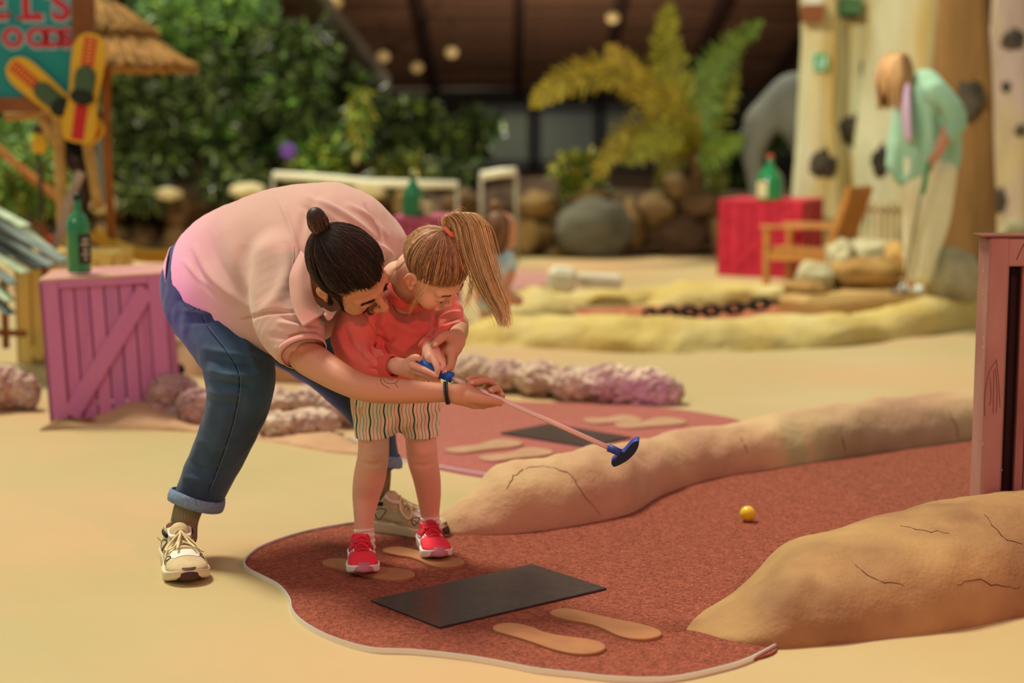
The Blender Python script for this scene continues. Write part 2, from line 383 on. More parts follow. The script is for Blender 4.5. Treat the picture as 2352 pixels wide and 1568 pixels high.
for i, c_ in enumerate([[(2065, 1205), (2120, 1218), (2180, 1222)], [(2200, 1345), (2240, 1330), (2290, 1345), (2345, 1350)], [(1960, 1290), (2010, 1330), (2080, 1345)], [(2260, 1180), (2300, 1230), (2350, 1250)]]): crack(km, c_, .0011, 30 + i)

# ------------------------------------------------------------------ roof and dark back of the hall
m_roof = M('brown_roof_panel', (140, 98, 70), r=.7, c2=(116, 80, 58), sc=5, rand=.18, bump=(30, .2, .01))
m_roofback = M('dark_brown_board', (50, 31, 23), r=.8)
m_beam = M('dark_roof_beam', (62, 40, 30), r=.7)
m_grey = M('grey_steel_tube', (150, 140, 124), r=.45, metal=.2)
m_dark = M('dark_back_wall', (34, 26, 20), r=.9)
RA = Vector((-6.0, 26.0, 1.78)); RB = Vector((-6.0, 18.5, 3.35))   # low edge at the back, rising towards the viewer
ry = (RB - RA); rl = ry.length; ryn = ry.normalized(); rn = ryn.cross(Vector((1, 0, 0))).normalized()
if rn.z > 0: rn = -rn
rot = Matrix((Vector((1, 0, 0)), ryn, rn)).transposed()
cl = obj('ceiling', *box(RA + ry / 2 + Vector((6.2, 0, 0)) - rn * .10, (15.4, rl, .05), rot), m_roofback, smooth=False, kind='structure')
pm = None; kx, ky = 12, 14; px_w = 15.2 / kx; py_w = rl / ky
for i in range(kx):
    for j in range(ky):
        c = RA + Vector((-1.5 + (i + .5) * px_w, 0, 0)) + ryn * ((j + .5) * py_w)
        if pm is None: pm = mesh('ceiling_panel', *box((0, 0, 0), (px_w * .93, py_w * .93, .04), None, .012), m_roof, False)
        o = link('ceiling_panel', pm, cl); o.location = c + rn * random.uniform(-.006, .006); o.rotation_euler = rot.to_euler()
for i in range(0, kx + 1):
    a = RA + Vector((-1.5 + i * px_w, 0, 0)) + rn * .08
    obj('rafter', *bar(a, a + ry, .12, .14, .01), m_beam, cl, smooth=False)
obj('eaves_pipe', *tube([RA + Vector((x, -.15, -.02 + .012 * x + .03 * math.sin(x))) for x in np.linspace(3.2, 12.5, 24)], .045, 8), m_grey, cl)
obj('diagonal_beam', *bar(P(690, -40, 17), P(872, 190, 21), .28, .2, .03), m_grey, cl, smooth=False)
bw = obj('wall_back', *box((1, 27.2, 2.0), (34, .2, 12)), m_dark, smooth=False, kind='structure')
m_soil = M('brown_soil', (84, 62, 38), r=.95, c2=(60, 44, 26), sc=6, bump=(14, 1, .05))
bedV = []; 
X = np.linspace(-11, 8, 39); Y = np.linspace(15.3, 27, 20); bedF = []
for y in Y:
    for x in X: bedV.append((x, y, min(.55, .02 + (y - 15.3) * .5) + .12 * noise.noise(Vector((x * .9, y * .9, 0)))))
for j in range(len(Y) - 1):
    for i in range(len(X) - 1): bedF.append((j * 39 + i, j * 39 + i + 1, (j + 1) * 39 + i + 1, (j + 1) * 39 + i))
obj('ground_planting_bed', bedV, bedF, m_soil, kind='structure')
# windows of the hall behind the planting
m_glass = M('dark_window_glass', (30, 46, 34), r=.45, spec=.6, c2=(70, 84, 44), sc=.8, con=.3)
m_wframe = M('black_window_frame', (24, 22, 20), r=.5)
def win(n, x0, x1, y0, y1, Y=24.5):
    a, b = P(x0, y1, Y), P(x1, y0, Y); t = bpy.data.objects.new('window_%d' % n, None); COL.objects.link(t); t.location = a; t['kind'] = 'structure'
    c = (a + b) / 2; W_, H_ = b.x - a.x, b.z - a.z
    obj('pane', *box((c.x, Y + .03, c.z), (W_ - .1, .02, H_ - .1)), m_glass, t, False)
    fr = [box((a.x, Y, c.z), (.14, .1, H_ + .14), None, .01), box((b.x, Y, c.z), (.14, .1, H_ + .14), None, .01), box((c.x, Y, a.z), (W_, .1, .14), None, .01), box((c.x, Y, b.z), (W_, .1, .14), None, .01)]
    obj('window_frame', *join(fr), m_wframe, t, False)
win(1, 1075, 1222, 250, 378); win(2, 1232, 1372, 250, 378); win(3, 1382, 1520, 250, 378)
# round lamps under the roof
m_lamp = M('cream_lamp', (190, 160, 110), r=.4, emit=((220, 180, 110), .15))
for i, (x, y, Y) in enumerate([(1408, 40, 20.0), (880, 130, 21), (1037, 120, 21), (958, 155, 22.5), (770, 6, 18)]):
    c = P(x, y, Y); t = thing('ceiling_lamp', c + Vector((0, 0, .3)), ['round cream lamp hanging under the brown roof above the yellow fern', 'small round lamp under the roof, left of the pair over the green trees', 'small round lamp under the roof, right of the pair over the green trees', 'dim round lamp just above the white roof pipe', 'round lamp at the top edge of the roof beside the diagonal beam'][i], 'lamp')
    obj('globe', *ball(c, (.085, .085, .075), 2), m_lamp, t); obj('rod', *tube([c + Vector((0, 0, .07)), c + Vector((0, 0, .45))], .012, 6), m_wframe, t)
# ------------------------------------------------------------------ organic modeller: smooth-union distance fields and surface nets
class Org:
    def __init__(s, h): s.h = h; s.ops = []
    def add(s, fn, lo, hi, k, mode='u'): s.ops.append((fn, np.array(lo, float), np.array(hi, float), k, mode)); return s
    def ell(s, c, r, rot=None, k=.02, mode='u'):
        c = np.array(c, float); r = np.array((r, r, r) if np.isscalar(r) else r, float); Rm = None if rot is None else np.array(rot, float)
        def fn(p):
            q = p - c
            if Rm is not None: q = q @ Rm
            k0 = np.linalg.norm(q / r, axis=-1); k1 = np.linalg.norm(q / (r * r), axis=-1) + 1e-9
            return k0 * (k0 - 1) / k1
        m = r.max() if Rm is not None else r
        return s.add(fn, c - m, c + m, k, mode)
    def cone(s, a, b, ra, rb, k=.015, mode='u'):
        a = np.array(a, float); b = np.array(b, float); d = b - a; dd = max(d.dot(d), 1e-12)
        def fn(p):
            t = np.clip(((p - a) @ d) / dd, 0, 1); return np.linalg.norm(p - a - t[..., None] * d, axis=-1) - (ra + (rb - ra) * t)
        m = max(ra, rb); return s.add(fn, np.minimum(a, b) - m, np.maximum(a, b) + m, k, mode)
    def limb(s, pts, k=.012, mode='u', n=0):
        """pts rows: x,y,z,r"""
        A = crom([list(p[0]) + [p[1]] for p in pts], n) if n else np.array([list(p[0]) + [p[1]] for p in pts], float)
        def fn(p):
            best = None
            for i in range(len(A) - 1):
                a, b = A[i, :3], A[i + 1, :3]; d = b - a; t = np.clip(((p - a) @ d) / max(d.dot(d), 1e-12), 0, 1)
                v = np.linalg.norm(p - a - t[..., None] * d, axis=-1) - (A[i, 3] + (A[i + 1, 3] - A[i, 3]) * t)
                best = v if best is None else np.minimum(best, v)
            return best
        m = A[:, 3].max(); fn.coarse = len(A) > 4 and m > .03; return s.add(fn, A[:, :3].min(0) - m, A[:, :3].max(0) + m, k, mode)
    def etube(s, nodes, k=.02, mode='u', n=4):
        """nodes: (A, B, t) A and B opposite silhouette points in space, t half thickness across them"""
        rows = crom([list(a) + list(b) + [t] for a, b, t in nodes], n); segs = []
        A = rows[:, :3]; B = rows[:, 3:6]; T = rows[:, 6]; C = (A + B) / 2; U = (B - A) / 2; ru = np.linalg.norm(U, axis=1); Uh = U / ru[:, None]
        ax = np.gradient(C, axis=0); W = np.cross(ax, Uh); W /= np.linalg.norm(W, axis=1)[:, None]
        for i in range(1, len(W)):
            if W[i].dot(W[i - 1]) < 0: W[i] *= -1
        def fn(p):
            best = None
            for i in range(len(C) - 1):
                d = C[i + 1] - C[i]; dd = max(d.dot(d), 1e-12); t = np.clip(((p - C[i]) @ d) / dd, 0, 1)[..., None]
                c = C[i] + t * d; q = p - c; uh = Uh[i] + t * (Uh[i + 1] - Uh[i]); w_ = W[i] + t * (W[i + 1] - W[i])
                r1 = (ru[i] + t[..., 0] * (ru[i + 1] - ru[i])); r2 = (T[i] + t[..., 0] * (T[i + 1] - T[i]))
                a = (q * uh).sum(-1); b = (q * w_).sum(-1); rest = np.sqrt(np.maximum((q * q).sum(-1) - a * a - b * b, 0)); m = np.minimum(r1, r2)
                v = (np.sqrt((a / r1) ** 2 + (b / r2) ** 2 + (rest / m) ** 2) - 1) * m
                best = v if best is None else np.minimum(best, v)
            return best
        m = max(ru.max(), T.max()); fn.coarse = True; return s.add(fn, C.min(0) - m, C.max(0) + m, k, mode)
    def plane(s, c, n, lo, hi, k=.004):
        """cut away the side the normal points to"""
        c = np.array(c, float); n = np.array(n, float); n /= np.linalg.norm(n)
        return s.add(lambda p: -((p - c) @ n), lo, hi, k, 's0')
    def build(s, post=None):
        h = s.h; us = [o for o in s.ops if o[4] == 'u']
        lo = np.min([o[1] for o in us], 0) - 3 * h - .01; hi = np.max([o[2] for o in us], 0) + 3 * h + .01
        n = np.ceil((hi - lo) / h).astype(int) + 1
        ax = [lo[i] + h * np.arange(n[i]) for i in range(3)]; D = np.full(tuple(n), .5, np.float32)
        for fn, a, b, k, mode in s.ops:
            pad = k * 1.5 + 2 * h + .004
            i0 = np.maximum(((a - pad - lo) / h).astype(int), 0); i1 = np.minimum(((b + pad - lo) / h).astype(int) + 2, n)
            if (i1 <= i0).any(): continue
            sl = tuple(slice(i0[j], i1[j]) for j in range(3))
            g = np.stack(np.meshgrid(*[ax[j][sl[j]] for j in range(3)], indexing='ij'), -1)
            cur = D[sl]
            if getattr(fn, 'coarse', False) and min(g.shape[:3]) > 8:
                gx = [np.unique(np.append(np.arange(0, g.shape[j], 2), g.shape[j] - 1)) for j in range(3)]; v = fn(g[np.ix_(*gx)])
                for j in range(3):
                    x_ = np.arange(g.shape[j]); k_ = np.clip(np.searchsorted(gx[j], x_, side='right') - 1, 0, len(gx[j]) - 2); f_ = (x_ - gx[j][k_]) / (gx[j][k_ + 1] - gx[j][k_])
                    sh = [1, 1, 1]; sh[j] = -1; f_ = f_.reshape(sh); v = np.take(v, k_, j) * (1 - f_) + np.take(v, k_ + 1, j) * f_
            else: v = fn(g)
            if mode == 'u':
                hh = np.clip(.5 + .5 * (cur - v) / k, 0, 1); D[sl] = cur * (1 - hh) + v * hh - k * hh * (1 - hh)
            elif mode == 's':
                hh = np.clip(.5 - .5 * (cur + v) / k, 0, 1); D[sl] = cur * (1 - hh) + (-v) * hh + k * hh * (1 - hh)
            elif mode == 's0':
                hh = np.clip(.5 - .5 * (cur + v) / k, 0, 1); D[sl] = cur * (1 - hh) + (-v) * hh + k * hh * (1 - hh)
        return nets(D, lo, h)
def nets(D, lo, h):
    ins = D < 0; nx, ny, nz = D.shape
    c = np.zeros((nx - 1, ny - 1, nz - 1), np.int8)
    for dx in (0, 1):
        for dy in (0, 1):
            for dz in (0, 1): c += ins[dx:nx - 1 + dx, dy:ny - 1 + dy, dz:nz - 1 + dz]
    act = (c > 0) & (c < 8); I = np.argwhere(act); idx = np.full(act.shape, -1, np.int64); idx[act] = np.arange(len(I))
    acc = np.zeros((len(I), 3)); cnt = np.zeros(len(I))
    cor = [(a, b, d) for a in (0, 1) for b in (0, 1) for d in (0, 1)]
    val = {q: D[I[:, 0] + q[0], I[:, 1] + q[1], I[:, 2] + q[2]].astype(float) for q in cor}
    for q in cor:
        for a in range(3):
            if q[a] == 0:
                r = list(q); r[a] = 1; r = tuple(r); v0, v1 = val[q], val[r]; m = (v0 < 0) != (v1 < 0)
                t = np.where(m, v0 / np.where(m, v0 - v1, 1), 0); pt = np.array(q, float)[None] + t[:, None] * (np.array(r) - np.array(q))[None]
                acc[m] += pt[m]; cnt[m] += 1
    V = (I + acc / cnt[:, None]) * h + lo; F = []
    for a in range(3):
        sl0 = [slice(None)] * 3; sl1 = [slice(None)] * 3; sl0[a] = slice(0, -1); sl1[a] = slice(1, None)
        s0 = ins[tuple(sl0)]; s1 = ins[tuple(sl1)]; b, d = (a + 1) % 3, (a + 2) % 3
        E = np.argwhere(s0 != s1); E = E[(E[:, b] > 0) & (E[:, d] > 0) & (E[:, b] < act.shape[b]) & (E[:, d] < act.shape[d])]
        fl = s0[E[:, 0], E[:, 1], E[:, 2]]
        def at(ob, od):
            J = E.copy(); J[:, b] += ob; J[:, d] += od; return idx[J[:, 0], J[:, 1], J[:, 2]]
        q = np.stack([at(-1, -1), at(0, -1), at(0, 0), at(-1, 0)], 1); q[~fl] = q[~fl][:, ::-1]; F.append(q)
    return V, np.concatenate(F)
def npmesh(name, V, F, mat=None, smooth=True):
    me = bpy.data.meshes.new(name); V = np.asarray(V, np.float32); F = np.asarray(F, np.int32); k = F.shape[1]
    me.vertices.add(len(V)); me.vertices.foreach_set('co', V.ravel()); me.loops.add(F.size); me.loops.foreach_set('vertex_index', F.ravel())
    me.polygons.add(len(F)); me.polygons.foreach_set('loop_start', np.arange(0, F.size, k, dtype=np.int32)); me.polygons.foreach_set('loop_total', np.full(len(F), k, np.int32))
    me.update(calc_edges=True); me.validate()
    if mat: me.materials.append(mat)
    if smooth: me.shade_smooth()
    return me
def smoothv(V, F, it=1, lam=.5):
    V = V.copy(); E = np.concatenate([F[:, [0, 1]], F[:, [1, 2]], F[:, [2, 3]], F[:, [3, 0]]]); n = len(V)
    deg = np.bincount(E.ravel(), minlength=n).astype(float)
    for _ in range(it):
        S = np.zeros_like(V)
        for a in range(3): S[:, a] = np.bincount(E[:, 0], V[E[:, 1], a], n) + np.bincount(E[:, 1], V[E[:, 0], a], n)
        V += lam * (S / deg[:, None] - V)
    return V
def normals(V, F):
    N_ = np.zeros_like(V); fn = np.cross(V[F[:, 2]] - V[F[:, 0]], V[F[:, 3]] - V[F[:, 1]])
    for k in range(4):
        for a in range(3): N_[:, a] += np.bincount(F[:, k], fn[:, a], len(V))
    return N_ / (np.linalg.norm(N_, axis=1)[:, None] + 1e-12)
def pdist(X, Y, poly):
    """distance in pixels to a polyline and the position along it"""
    best = np.full(len(X), 1e9); tt = np.zeros(len(X)); L = 0; P_ = np.array(poly, float); tot = np.sum(np.linalg.norm(np.diff(P_, axis=0), axis=1))
    for i in range(len(P_) - 1):
        a, b = P_[i], P_[i + 1]; d = b - a; ll = max(d.dot(d), 1e-9); t = np.clip(((X - a[0]) * d[0] + (Y - a[1]) * d[1]) / ll, 0, 1)
        ds = np.hypot(X - a[0] - t * d[0], Y - a[1] - t * d[1]); m = ds < best; best[m] = ds[m]; tt[m] = (L + t[m] * math.sqrt(ll)) / tot; L += math.sqrt(ll)
    return best, tt
def folds(V, F, strokes, gain=1.7):
    """sculpt: strokes (px polyline, width px, height m); ridge if height>0, crease if <0; only on the side towards the lens"""
    N_ = normals(V, F); X, Y = proj(V); view = V - np.array([0, 0, CAMH]); view /= np.linalg.norm(view, axis=1)[:, None]
    face = np.clip(-(N_ * view).sum(1) * 3 + .3, 0, 1); D = np.zeros(len(V))
    for poly, wd, ht in strokes:
        C = crom(poly, 5) if len(poly) > 2 else np.array(poly, float)
        d, t = pdist(X, Y, C); D += gain * ht * np.exp(-(d / wd) ** 2) * np.sin(np.pi * np.clip(t * .94 + .03, 0, 1)) ** .6
    return V + N_ * (D * face)[:, None]
def nfold(V, F, amp, freq, dirv=(1, 1, 1), seed=0):
    N_ = normals(V, F); D = np.array([noise.noise(Vector((v[0] * freq * dirv[0] + seed, v[1] * freq * dirv[1], v[2] * freq * dirv[2]))) for v in V]); return V + N_ * (D * amp)[:, None]
def colattr(me, C):
    a = me.color_attributes.new('Col', 'FLOAT_COLOR', 'POINT'); a.data.foreach_set('color', np.concatenate([C, np.ones((len(C), 1))], 1).astype(np.float32).ravel())
def organic(name, org, mat, parent=None, sm=2, strokes=None, nf=None, xf=None, kind=None, trim=None):
    V, F = org.build(); V = smoothv(V, F, sm)
    if xf is not None: V = V @ np.array(xf[0]).T + np.array(xf[1])
    if nf: 
        for q in nf: V = nfold(V, F, *q)
    if strokes: V = folds(V, F, strokes)
    return link(name, npmesh(name, V, F, mat), parent, kind)
def mm(*o): return [np.array(x) for x in o]
def strands(paths, r, name, mat, parent=None, cols=None, kind=None, sides=3, taper=.25):
    """paths: S x N x 3 array, one thin tube each"""
    A = np.asarray(paths, float); S, n, _ = A.shape; T = np.gradient(A, axis=1); T /= np.linalg.norm(T, axis=2)[..., None] + 1e-9
    ref = np.array([.3, .9, .31]); a = np.cross(T, ref); a /= np.linalg.norm(a, axis=2)[..., None] + 1e-9; b = np.cross(T, a)
    rr = (np.full(S, r) if np.isscalar(r) else np.array(r))[:, None] * (1 - (1 - taper) * np.linspace(0, 1, n)[None] ** 2)
    R_ = []
    for k in range(sides):
        th = 2 * math.pi * k / sides; R_.append(A + rr[..., None] * (a * math.cos(th) + b * math.sin(th)))
    V = np.stack(R_, 2).reshape(-1, 3); base = (np.arange(S)[:, None, None] * n + np.arange(n - 1)[None, :, None]) * sides; k = np.arange(sides)[None, None]; k2 = (k + 1) % sides
    F = np.stack([base + k, base + k2, base + sides + k2, base + sides + k], -1).reshape(-1, 4)
    me = npmesh(name, V, F, mat)
    if cols is not None: colattr(me, np.repeat(np.asarray(cols), n * sides, 0)) if len(me.vertices) == S * n * sides else None
    return link(name, me, parent, kind)
# ------------------------------------------------------------------ planting, rocks and props behind
def leaves(name, clusters, n, size, colors, parent, seed, droop=.4, lw=.3, kind=None):
    """clusters (centre, radii); leaves are folded blades of four triangles"""
    rs = np.random.RandomState(seed); k = len(clusters); wts = np.array([r[0] * r[1] * r[2] for c, r in clusters]) ** .66; wts /= wts.sum()
    ci = rs.choice(k, n, p=wts); C = np.array([list(c) for c, r in clusters]); R = np.array([r for c, r in clusters])
    d = rs.normal(size=(n, 3)); d /= np.linalg.norm(d, axis=1)[:, None]; rad = rs.uniform(.35, 1.0, n) ** .6
    p = C[ci] + d * R[ci] * rad[:, None]; ax = d * .6 + rs.normal(size=(n, 3)) * .6; ax[:, 2] -= droop; ax /= np.linalg.norm(ax, axis=1)[:, None]
    sd = np.cross(ax, rs.normal(size=(n, 3))); sd /= np.linalg.norm(sd, axis=1)[:, None]; up = np.cross(ax, sd); L = size * rs.uniform(.6, 1.3, n)[:, None]
    q = [p, p + ax * L * .5 + sd * L * lw * .5 + up * L * .08, p + ax * L, p + ax * L * .5 - sd * L * lw * .5 + up * L * .08, p + ax * L * .52]
    V = np.stack(q, 1).reshape(-1, 3); b = np.arange(n)[:, None] * 5
    F = np.concatenate([b + np.array([[0, 1, 4]]), b + np.array([[1, 2, 4]]), b + np.array([[2, 3, 4]]), b + np.array([[3, 0, 4]])]).reshape(-1, 3)
    me = npmesh(name, V, F, m_leaf, False); cc = np.array([lin(c)[:3] for c in colors])[rs.choice(len(colors), n)] * rs.uniform(.35, 1.25, n)[:, None] ** 1.3 * 1.35
    if len(me.vertices) == 5 * n: colattr(me, np.repeat(cc, 5, 0))
    return link(name, me, parent, kind)
m_leaf = M('leaf', (60, 90, 30), r=.30, attr='Col', spec=.5)
m_trunk = M('thin_trunk', (120, 84, 50), r=.85, c2=(88, 60, 36), sc=12)
GR = [(66, 82, 44), (46, 60, 30), (88, 104, 48), (34, 46, 28), (112, 126, 76)]
YG = [(140, 144, 48), (112, 124, 44), (166, 160, 66), (90, 100, 36)]
LG = [(110, 150, 70), (150, 180, 90), (70, 110, 40), (130, 170, 110)]
def tree(name, base, crowns, n, size, cols, label, seed, cat='tree', tr=.045, lw=.3, droop=.4, foot_z=.5):
    """crowns: (px, py, rx px, ry px, Y)"""
    cl_ = []
    for x, y, rx, ry, Y in crowns:
        c = P(x, y, Y); s = Y / FPX; cl_.append((c, (rx * s, min(rx, ry) * s * .8, ry * s)))
    rs = random.Random(seed); sub = []
    for c, r in cl_:
        for _ in range(7):
            v = Vector((rs.gauss(0, 1), rs.gauss(0, 1), rs.gauss(0, 1))).normalized() * rs.uniform(.3, .8)
            sub.append((Vector((c.x + v.x * r[0], c.y + v.y * r[1], c.z + v.z * r[2])), (r[0] * .38, r[1] * .38, r[2] * .32)))
    b = P(base[0], base[1], base[2]); b.z = max(foot_z, 0) if base[1] > 9000 else b.z
    t = thing(name, b, label, cat); leaves('foliage', sub, n, size, cols, t, seed, droop, lw)
    top = max((c for c, r in cl_), key=lambda c: c.z); mid = (b + top) / 2 + Vector((rs.uniform(-.15, .15), 0, 0))
    obj('trunk', *tube(crom([tuple(b), tuple(mid), tuple(top)], 5), tr, 8), m_trunk, t)
    for c, r in cl_: obj('branch', *tube(crom([tuple(b + (top - b) * .55), tuple((c + b) / 2 + Vector((0, 0, .2))), tuple(c)], 4), tr * .5, 6), m_trunk, t)
    return t
tree('leafy_tree', (480, 440, 17), [(440, 70, 110, 90, 16.5), (530, 40, 90, 70, 16.5), (360, 40, 70, 60, 17)], 5200, .16, LG + GR[:1], 'pale bright green tree at the top beside the thatched roof', 11)
tree('leafy_tree', (330, 430, 16), [(300, 220, 80, 80, 15.8), (330, 330, 100, 90, 15.8), (420, 210, 80, 70, 16)], 5200, .17, GR, 'dark green tree directly behind the thatched parasol pole', 12)
tree('leafy_tree', (560, 430, 17), [(540, 170, 120, 100, 16.5), (560, 290, 120, 90, 16.5), (480, 330, 70, 80, 16)], 7200, .17, GR + LG[2:3], 'dense mid green tree above the man back', 13)
tree('leafy_tree', (690, 430, 16), [(690, 120, 80, 80, 16), (680, 220, 80, 70, 16), (720, 300, 70, 60, 16)], 4600, .2, GR + LG[:1], 'tall tree with a thin orange brown trunk above the man bun', 14, lw=.22, droop=.8)
tree('leafy_tree', (810, 430, 17), [(800, 210, 60, 60, 17), (830, 300, 50, 80, 17), (770, 340, 60, 60, 16.5)], 3600, .18, GR[:4], 'shadowy tree at the low end of the diagonal beam', 15)
tree('leafy_tree', (950, 430, 18), [(920, 300, 60, 60, 18), (1000, 330, 60, 60, 18), (960, 260, 50, 30, 18)], 3200, .17, GR + YG[1:2], 'dark leafy tree above the middle green bottle', 16)
tree('leafy_tree', (1080, 430, 19), [(1070, 330, 50, 60, 19), (1110, 280, 40, 30, 19)], 1800, .16, GR[1:4], 'small dark tree in front of the first hall window', 17)
tree('leafy_tree', (1750, 440, 17), [(1750, 330, 60, 60, 17), (1700, 400, 60, 40, 17)], 2600, .17, GR[1:4], 'dark bushy tree beside the grey animal statue', 18)
def shrub(x, y, rx, ry, Y, n, size, cols, label, seed, **k):
    c = P(x, y, Y); s = Y / FPX; t = thing('shrub', Vector((c.x, c.y, c.z - ry * s)), label, 'shrub'); rs = random.Random(seed); sub = []
    for _ in range(9):
        v = Vector((rs.gauss(0, 1), rs.gauss(0, 1), rs.gauss(0, 1))).normalized() * rs.uniform(.2, .75); sub.append((c + Vector((v.x * rx * s, v.y * rx * s, v.z * ry * s)), (rx * s * .4, rx * s * .4, ry * s * .4)))
    leaves('foliage', sub, n, size, cols, t, seed, **k); obj('stem', *tube([c - Vector((0, 0, ry * s * 1.2)), c], .02, 6), m_trunk, t); return t
shrub(735, 385, 75, 55, 15.8, 1500, .16, LG[:3] + YG[:1], 'round light green shrub over the white railing', 21)
shrub(825, 270, 18, 90, 15.5, 420, .16, YG[:3] + LG[:1], 'hanging bright yellow green shoot left of the dark roof edge', 22, droop=1.5)
shrub(920, 390, 60, 45, 16, 900, .16, YG[1:] + GR[:1], 'olive shrub behind the middle green bottle', 23)
shrub(70, 420, 110, 90, 12.5, 2600, .13, LG[:3] + YG[:2], 'yellow green shrub under the teal sign', 24)
shrub(60, 320, 100, 60, 14.5, 1500, .14, LG + GR[:1], 'pale green shrub seen between the bamboo poles and the sign', 25)
shrub(1330, 400, 65, 65, 15.6, 1500, .13, YG + LG[2:3], 'low yellow green shrub over the large grey boulder', 26)
shrub(330, 440, 90, 40, 15.5, 1200, .15, GR, 'dark low shrub on the rock wall left of the man', 27)
shrub(520, 420, 90, 40, 15.6, 1200, .15, GR, 'dark low shrub on the rock wall above the man shirt', 28)
shrub(1040, 400, 60, 40, 17, 800, .15, GR, 'low green shrub between the white bars', 29)
m_purple = M('purple_petal', (110, 70, 170), r=.6)
t = thing('flower', P(662, 400, 15.4), 'single purple flower head among the dark green trees', 'flower')
for k in range(9):
    a = k * 2 * math.pi / 9; c = P(662, 347, 15.4); obj('petal', *ball(c + Vector((.045 * math.cos(a), 0, .045 * math.sin(a))), (.035, .02, .035), 1), m_purple, t)
obj('stem', *tube([P(662, 400, 15.4), P(662, 350, 15.42)], .01, 6), m_trunk, t)

# yellow fern palm
m_frond = M('yellow_frond', (166, 164, 50), r=.5, attr='Col', spec=.4)
fp = thing('fern_palm', P(1605, 480, 15.6), 'tall yellow green fern palm with arching feathery fronds under the brown roof', 'palm')
obj('trunk', *tube(crom([tuple(P(1608, 485, 15.6)), tuple(P(1600, 420, 15.6)), tuple(P(1592, 340, 15.6))], 5), .05, 8), m_trunk, fp)
def frond(pts, wmax, seed, col):
    rs = np.random.RandomState(seed); C = crom([tuple(P(x, y, 15.6 + d)) for x, y, d in pts], 7); V = []; F = []; cc = []
    T = np.gradient(C, axis=0); T /= np.linalg.norm(T, axis=1)[:, None]; n = len(C); v_, f_ = tube(C, [.014 * (1 - .8 * i / n) for i in range(n)], 5); V += [tuple(v) for v in v_]; F += f_; cc += [lin((120, 110, 40))[:3]] * len(v_)
    L = int(n * 1.5)
    for i in range(3, L):
        u = i / (L - 1); k = min(int(u * (n - 1)), n - 1); c = C[k]; t_ = T[k]; s_ = np.cross(t_, [0, -1, 0]); s_ /= np.linalg.norm(s_)
        wl = wmax * .62 * math.sin(math.pi * min(1, u * .9 + .1)) ** .7
        for sg in (-1, 1):
            d = s_ * sg * .95 + t_ * .45 + np.array([0, rs.uniform(-.35, .35), -.12]); d /= np.linalg.norm(d); l_ = wl * rs.uniform(.75, 1.1)
            for m_ in range(8):     # lacy sub-leaflets along each pinna
                q = c + d * l_ * (m_ + 1) / 8; e = t_ * (.055 if m_ % 2 else -.055) * (1.1 - m_ / 9) + rs.normal(size=3) * .012; b = len(V)
                V += [tuple(q - d * .03), tuple(q + e + d * .012), tuple(q + d * .045), tuple(q - e * .5)]; F.append((b, b + 1, b + 2, b + 3))
                g = np.array(lin(col)[:3]) * rs.uniform(.55, 1.4); cc += [g] * 4
    me = mesh('frond', V, F, m_frond, False); colattr(me, np.array(cc)); return link('frond', me, fp)
Y1, Y2, Y3 = (164, 148, 50), (150, 150, 50), (110, 136, 50)
for i, (pts, wd, c_) in enumerate([
    ([(1592, 345, 0), (1545, 240, -.3), (1420, 170, -.6), (1300, 185, -.9), (1228, 238, -1)], .33, Y1),
    ([(1592, 345, 0), (1560, 230, 0), (1530, 120, -.1), (1538, 15, -.2)], .30, Y2),
    ([(1595, 345, 0), (1610, 250, 0), (1640, 150, .1), (1742, 55, .2)], .32, Y3),
    ([(1592, 345, 0), (1520, 300, -.4), (1440, 310, -.8), (1370, 400, -1)], .30, Y1),
    ([(1592, 345, 0), (1500, 240, .2), (1440, 160, .3), (1400, 110, .4)], .24, (170, 140, 46)),
    ([(1598, 345, 0), (1650, 260, .2), (1690, 170, .3)], .2, Y2),
    ([(1598, 345, 0), (1640, 350, -.2), (1700, 320, -.4)], .24, Y3),
    ([(1592, 345, 0), (1570, 300, -.5), (1500, 330, -.9), (1440, 370, -1.2)], .25, Y2),
    ([(1592, 345, 0), (1580, 250, .3), (1560, 170, .5)], .26, (168, 150, 50)),
    ([(1598, 350, 0), (1640, 400, 0), (1650, 440, .1)], .2, (110, 120, 50)),
    ([(1592, 350, 0), (1540, 380, 0), (1520, 440, .1)], .2, (130, 126, 50))]): frond(pts, wd, 50 + i, c_)

# rock wall
m_rk = [M('brown_rock', (112, 84, 52), r=.9, c2=(78, 56, 34), sc=3, bump=(9, .8, .03), rand=.3), M('tan_rock', (146, 116, 70), r=.9, c2=(104, 80, 46), sc=3, bump=(9, .8, .03), rand=.25), M('dark_rock', (80, 56, 38), r=.9, c2=(54, 38, 26), sc=3, bump=(9, .8, .03), rand=.25)]
m_grock = M('grey_rock', (112, 108, 92), r=.85, c2=(84, 82, 70), sc=2.5, bump=(10, .6, .02))
rw = tag(bpy.data.objects.new('rock_wall', None), 'low wall of brown and tan rocks along the back of the floor', 'rock wall'); COL.objects.link(rw); rw.location = P(800, 590, 15.3)
rl_ = random.Random(5)
RK = [(1235, 470, 52, 34, 1), (1215, 545, 55, 52, 1), (1450, 525, 30, 62, 1), (1505, 480, 44, 40, 1), (1560, 540, 84, 58, 2), (1650, 535, 26, 60, 1), (1600, 470, 60, 34, 0), (1130, 480, 60, 42, 2), (1140, 560, 40, 40, 0), (1060, 470, 50, 34, 0), (1000, 530, 70, 64, 0), (1280, 580, 40, 22, 1), (1060, 560, 55, 42, 2), (1445, 580, 40, 24, 2), (1350, 455, 60, 26, 1), (1700, 560, 50, 60, 2), (1555, 430, 34, 40, 1)]
for i, (x, y, a, b_, k) in enumerate(RK):
    s = 15.5 / FPX; rock('rock', P(x, y, 15.5), (a * s, .28, b_ * s), m_rk[k], rw, i, 3, .22)
x = -60; i = 0
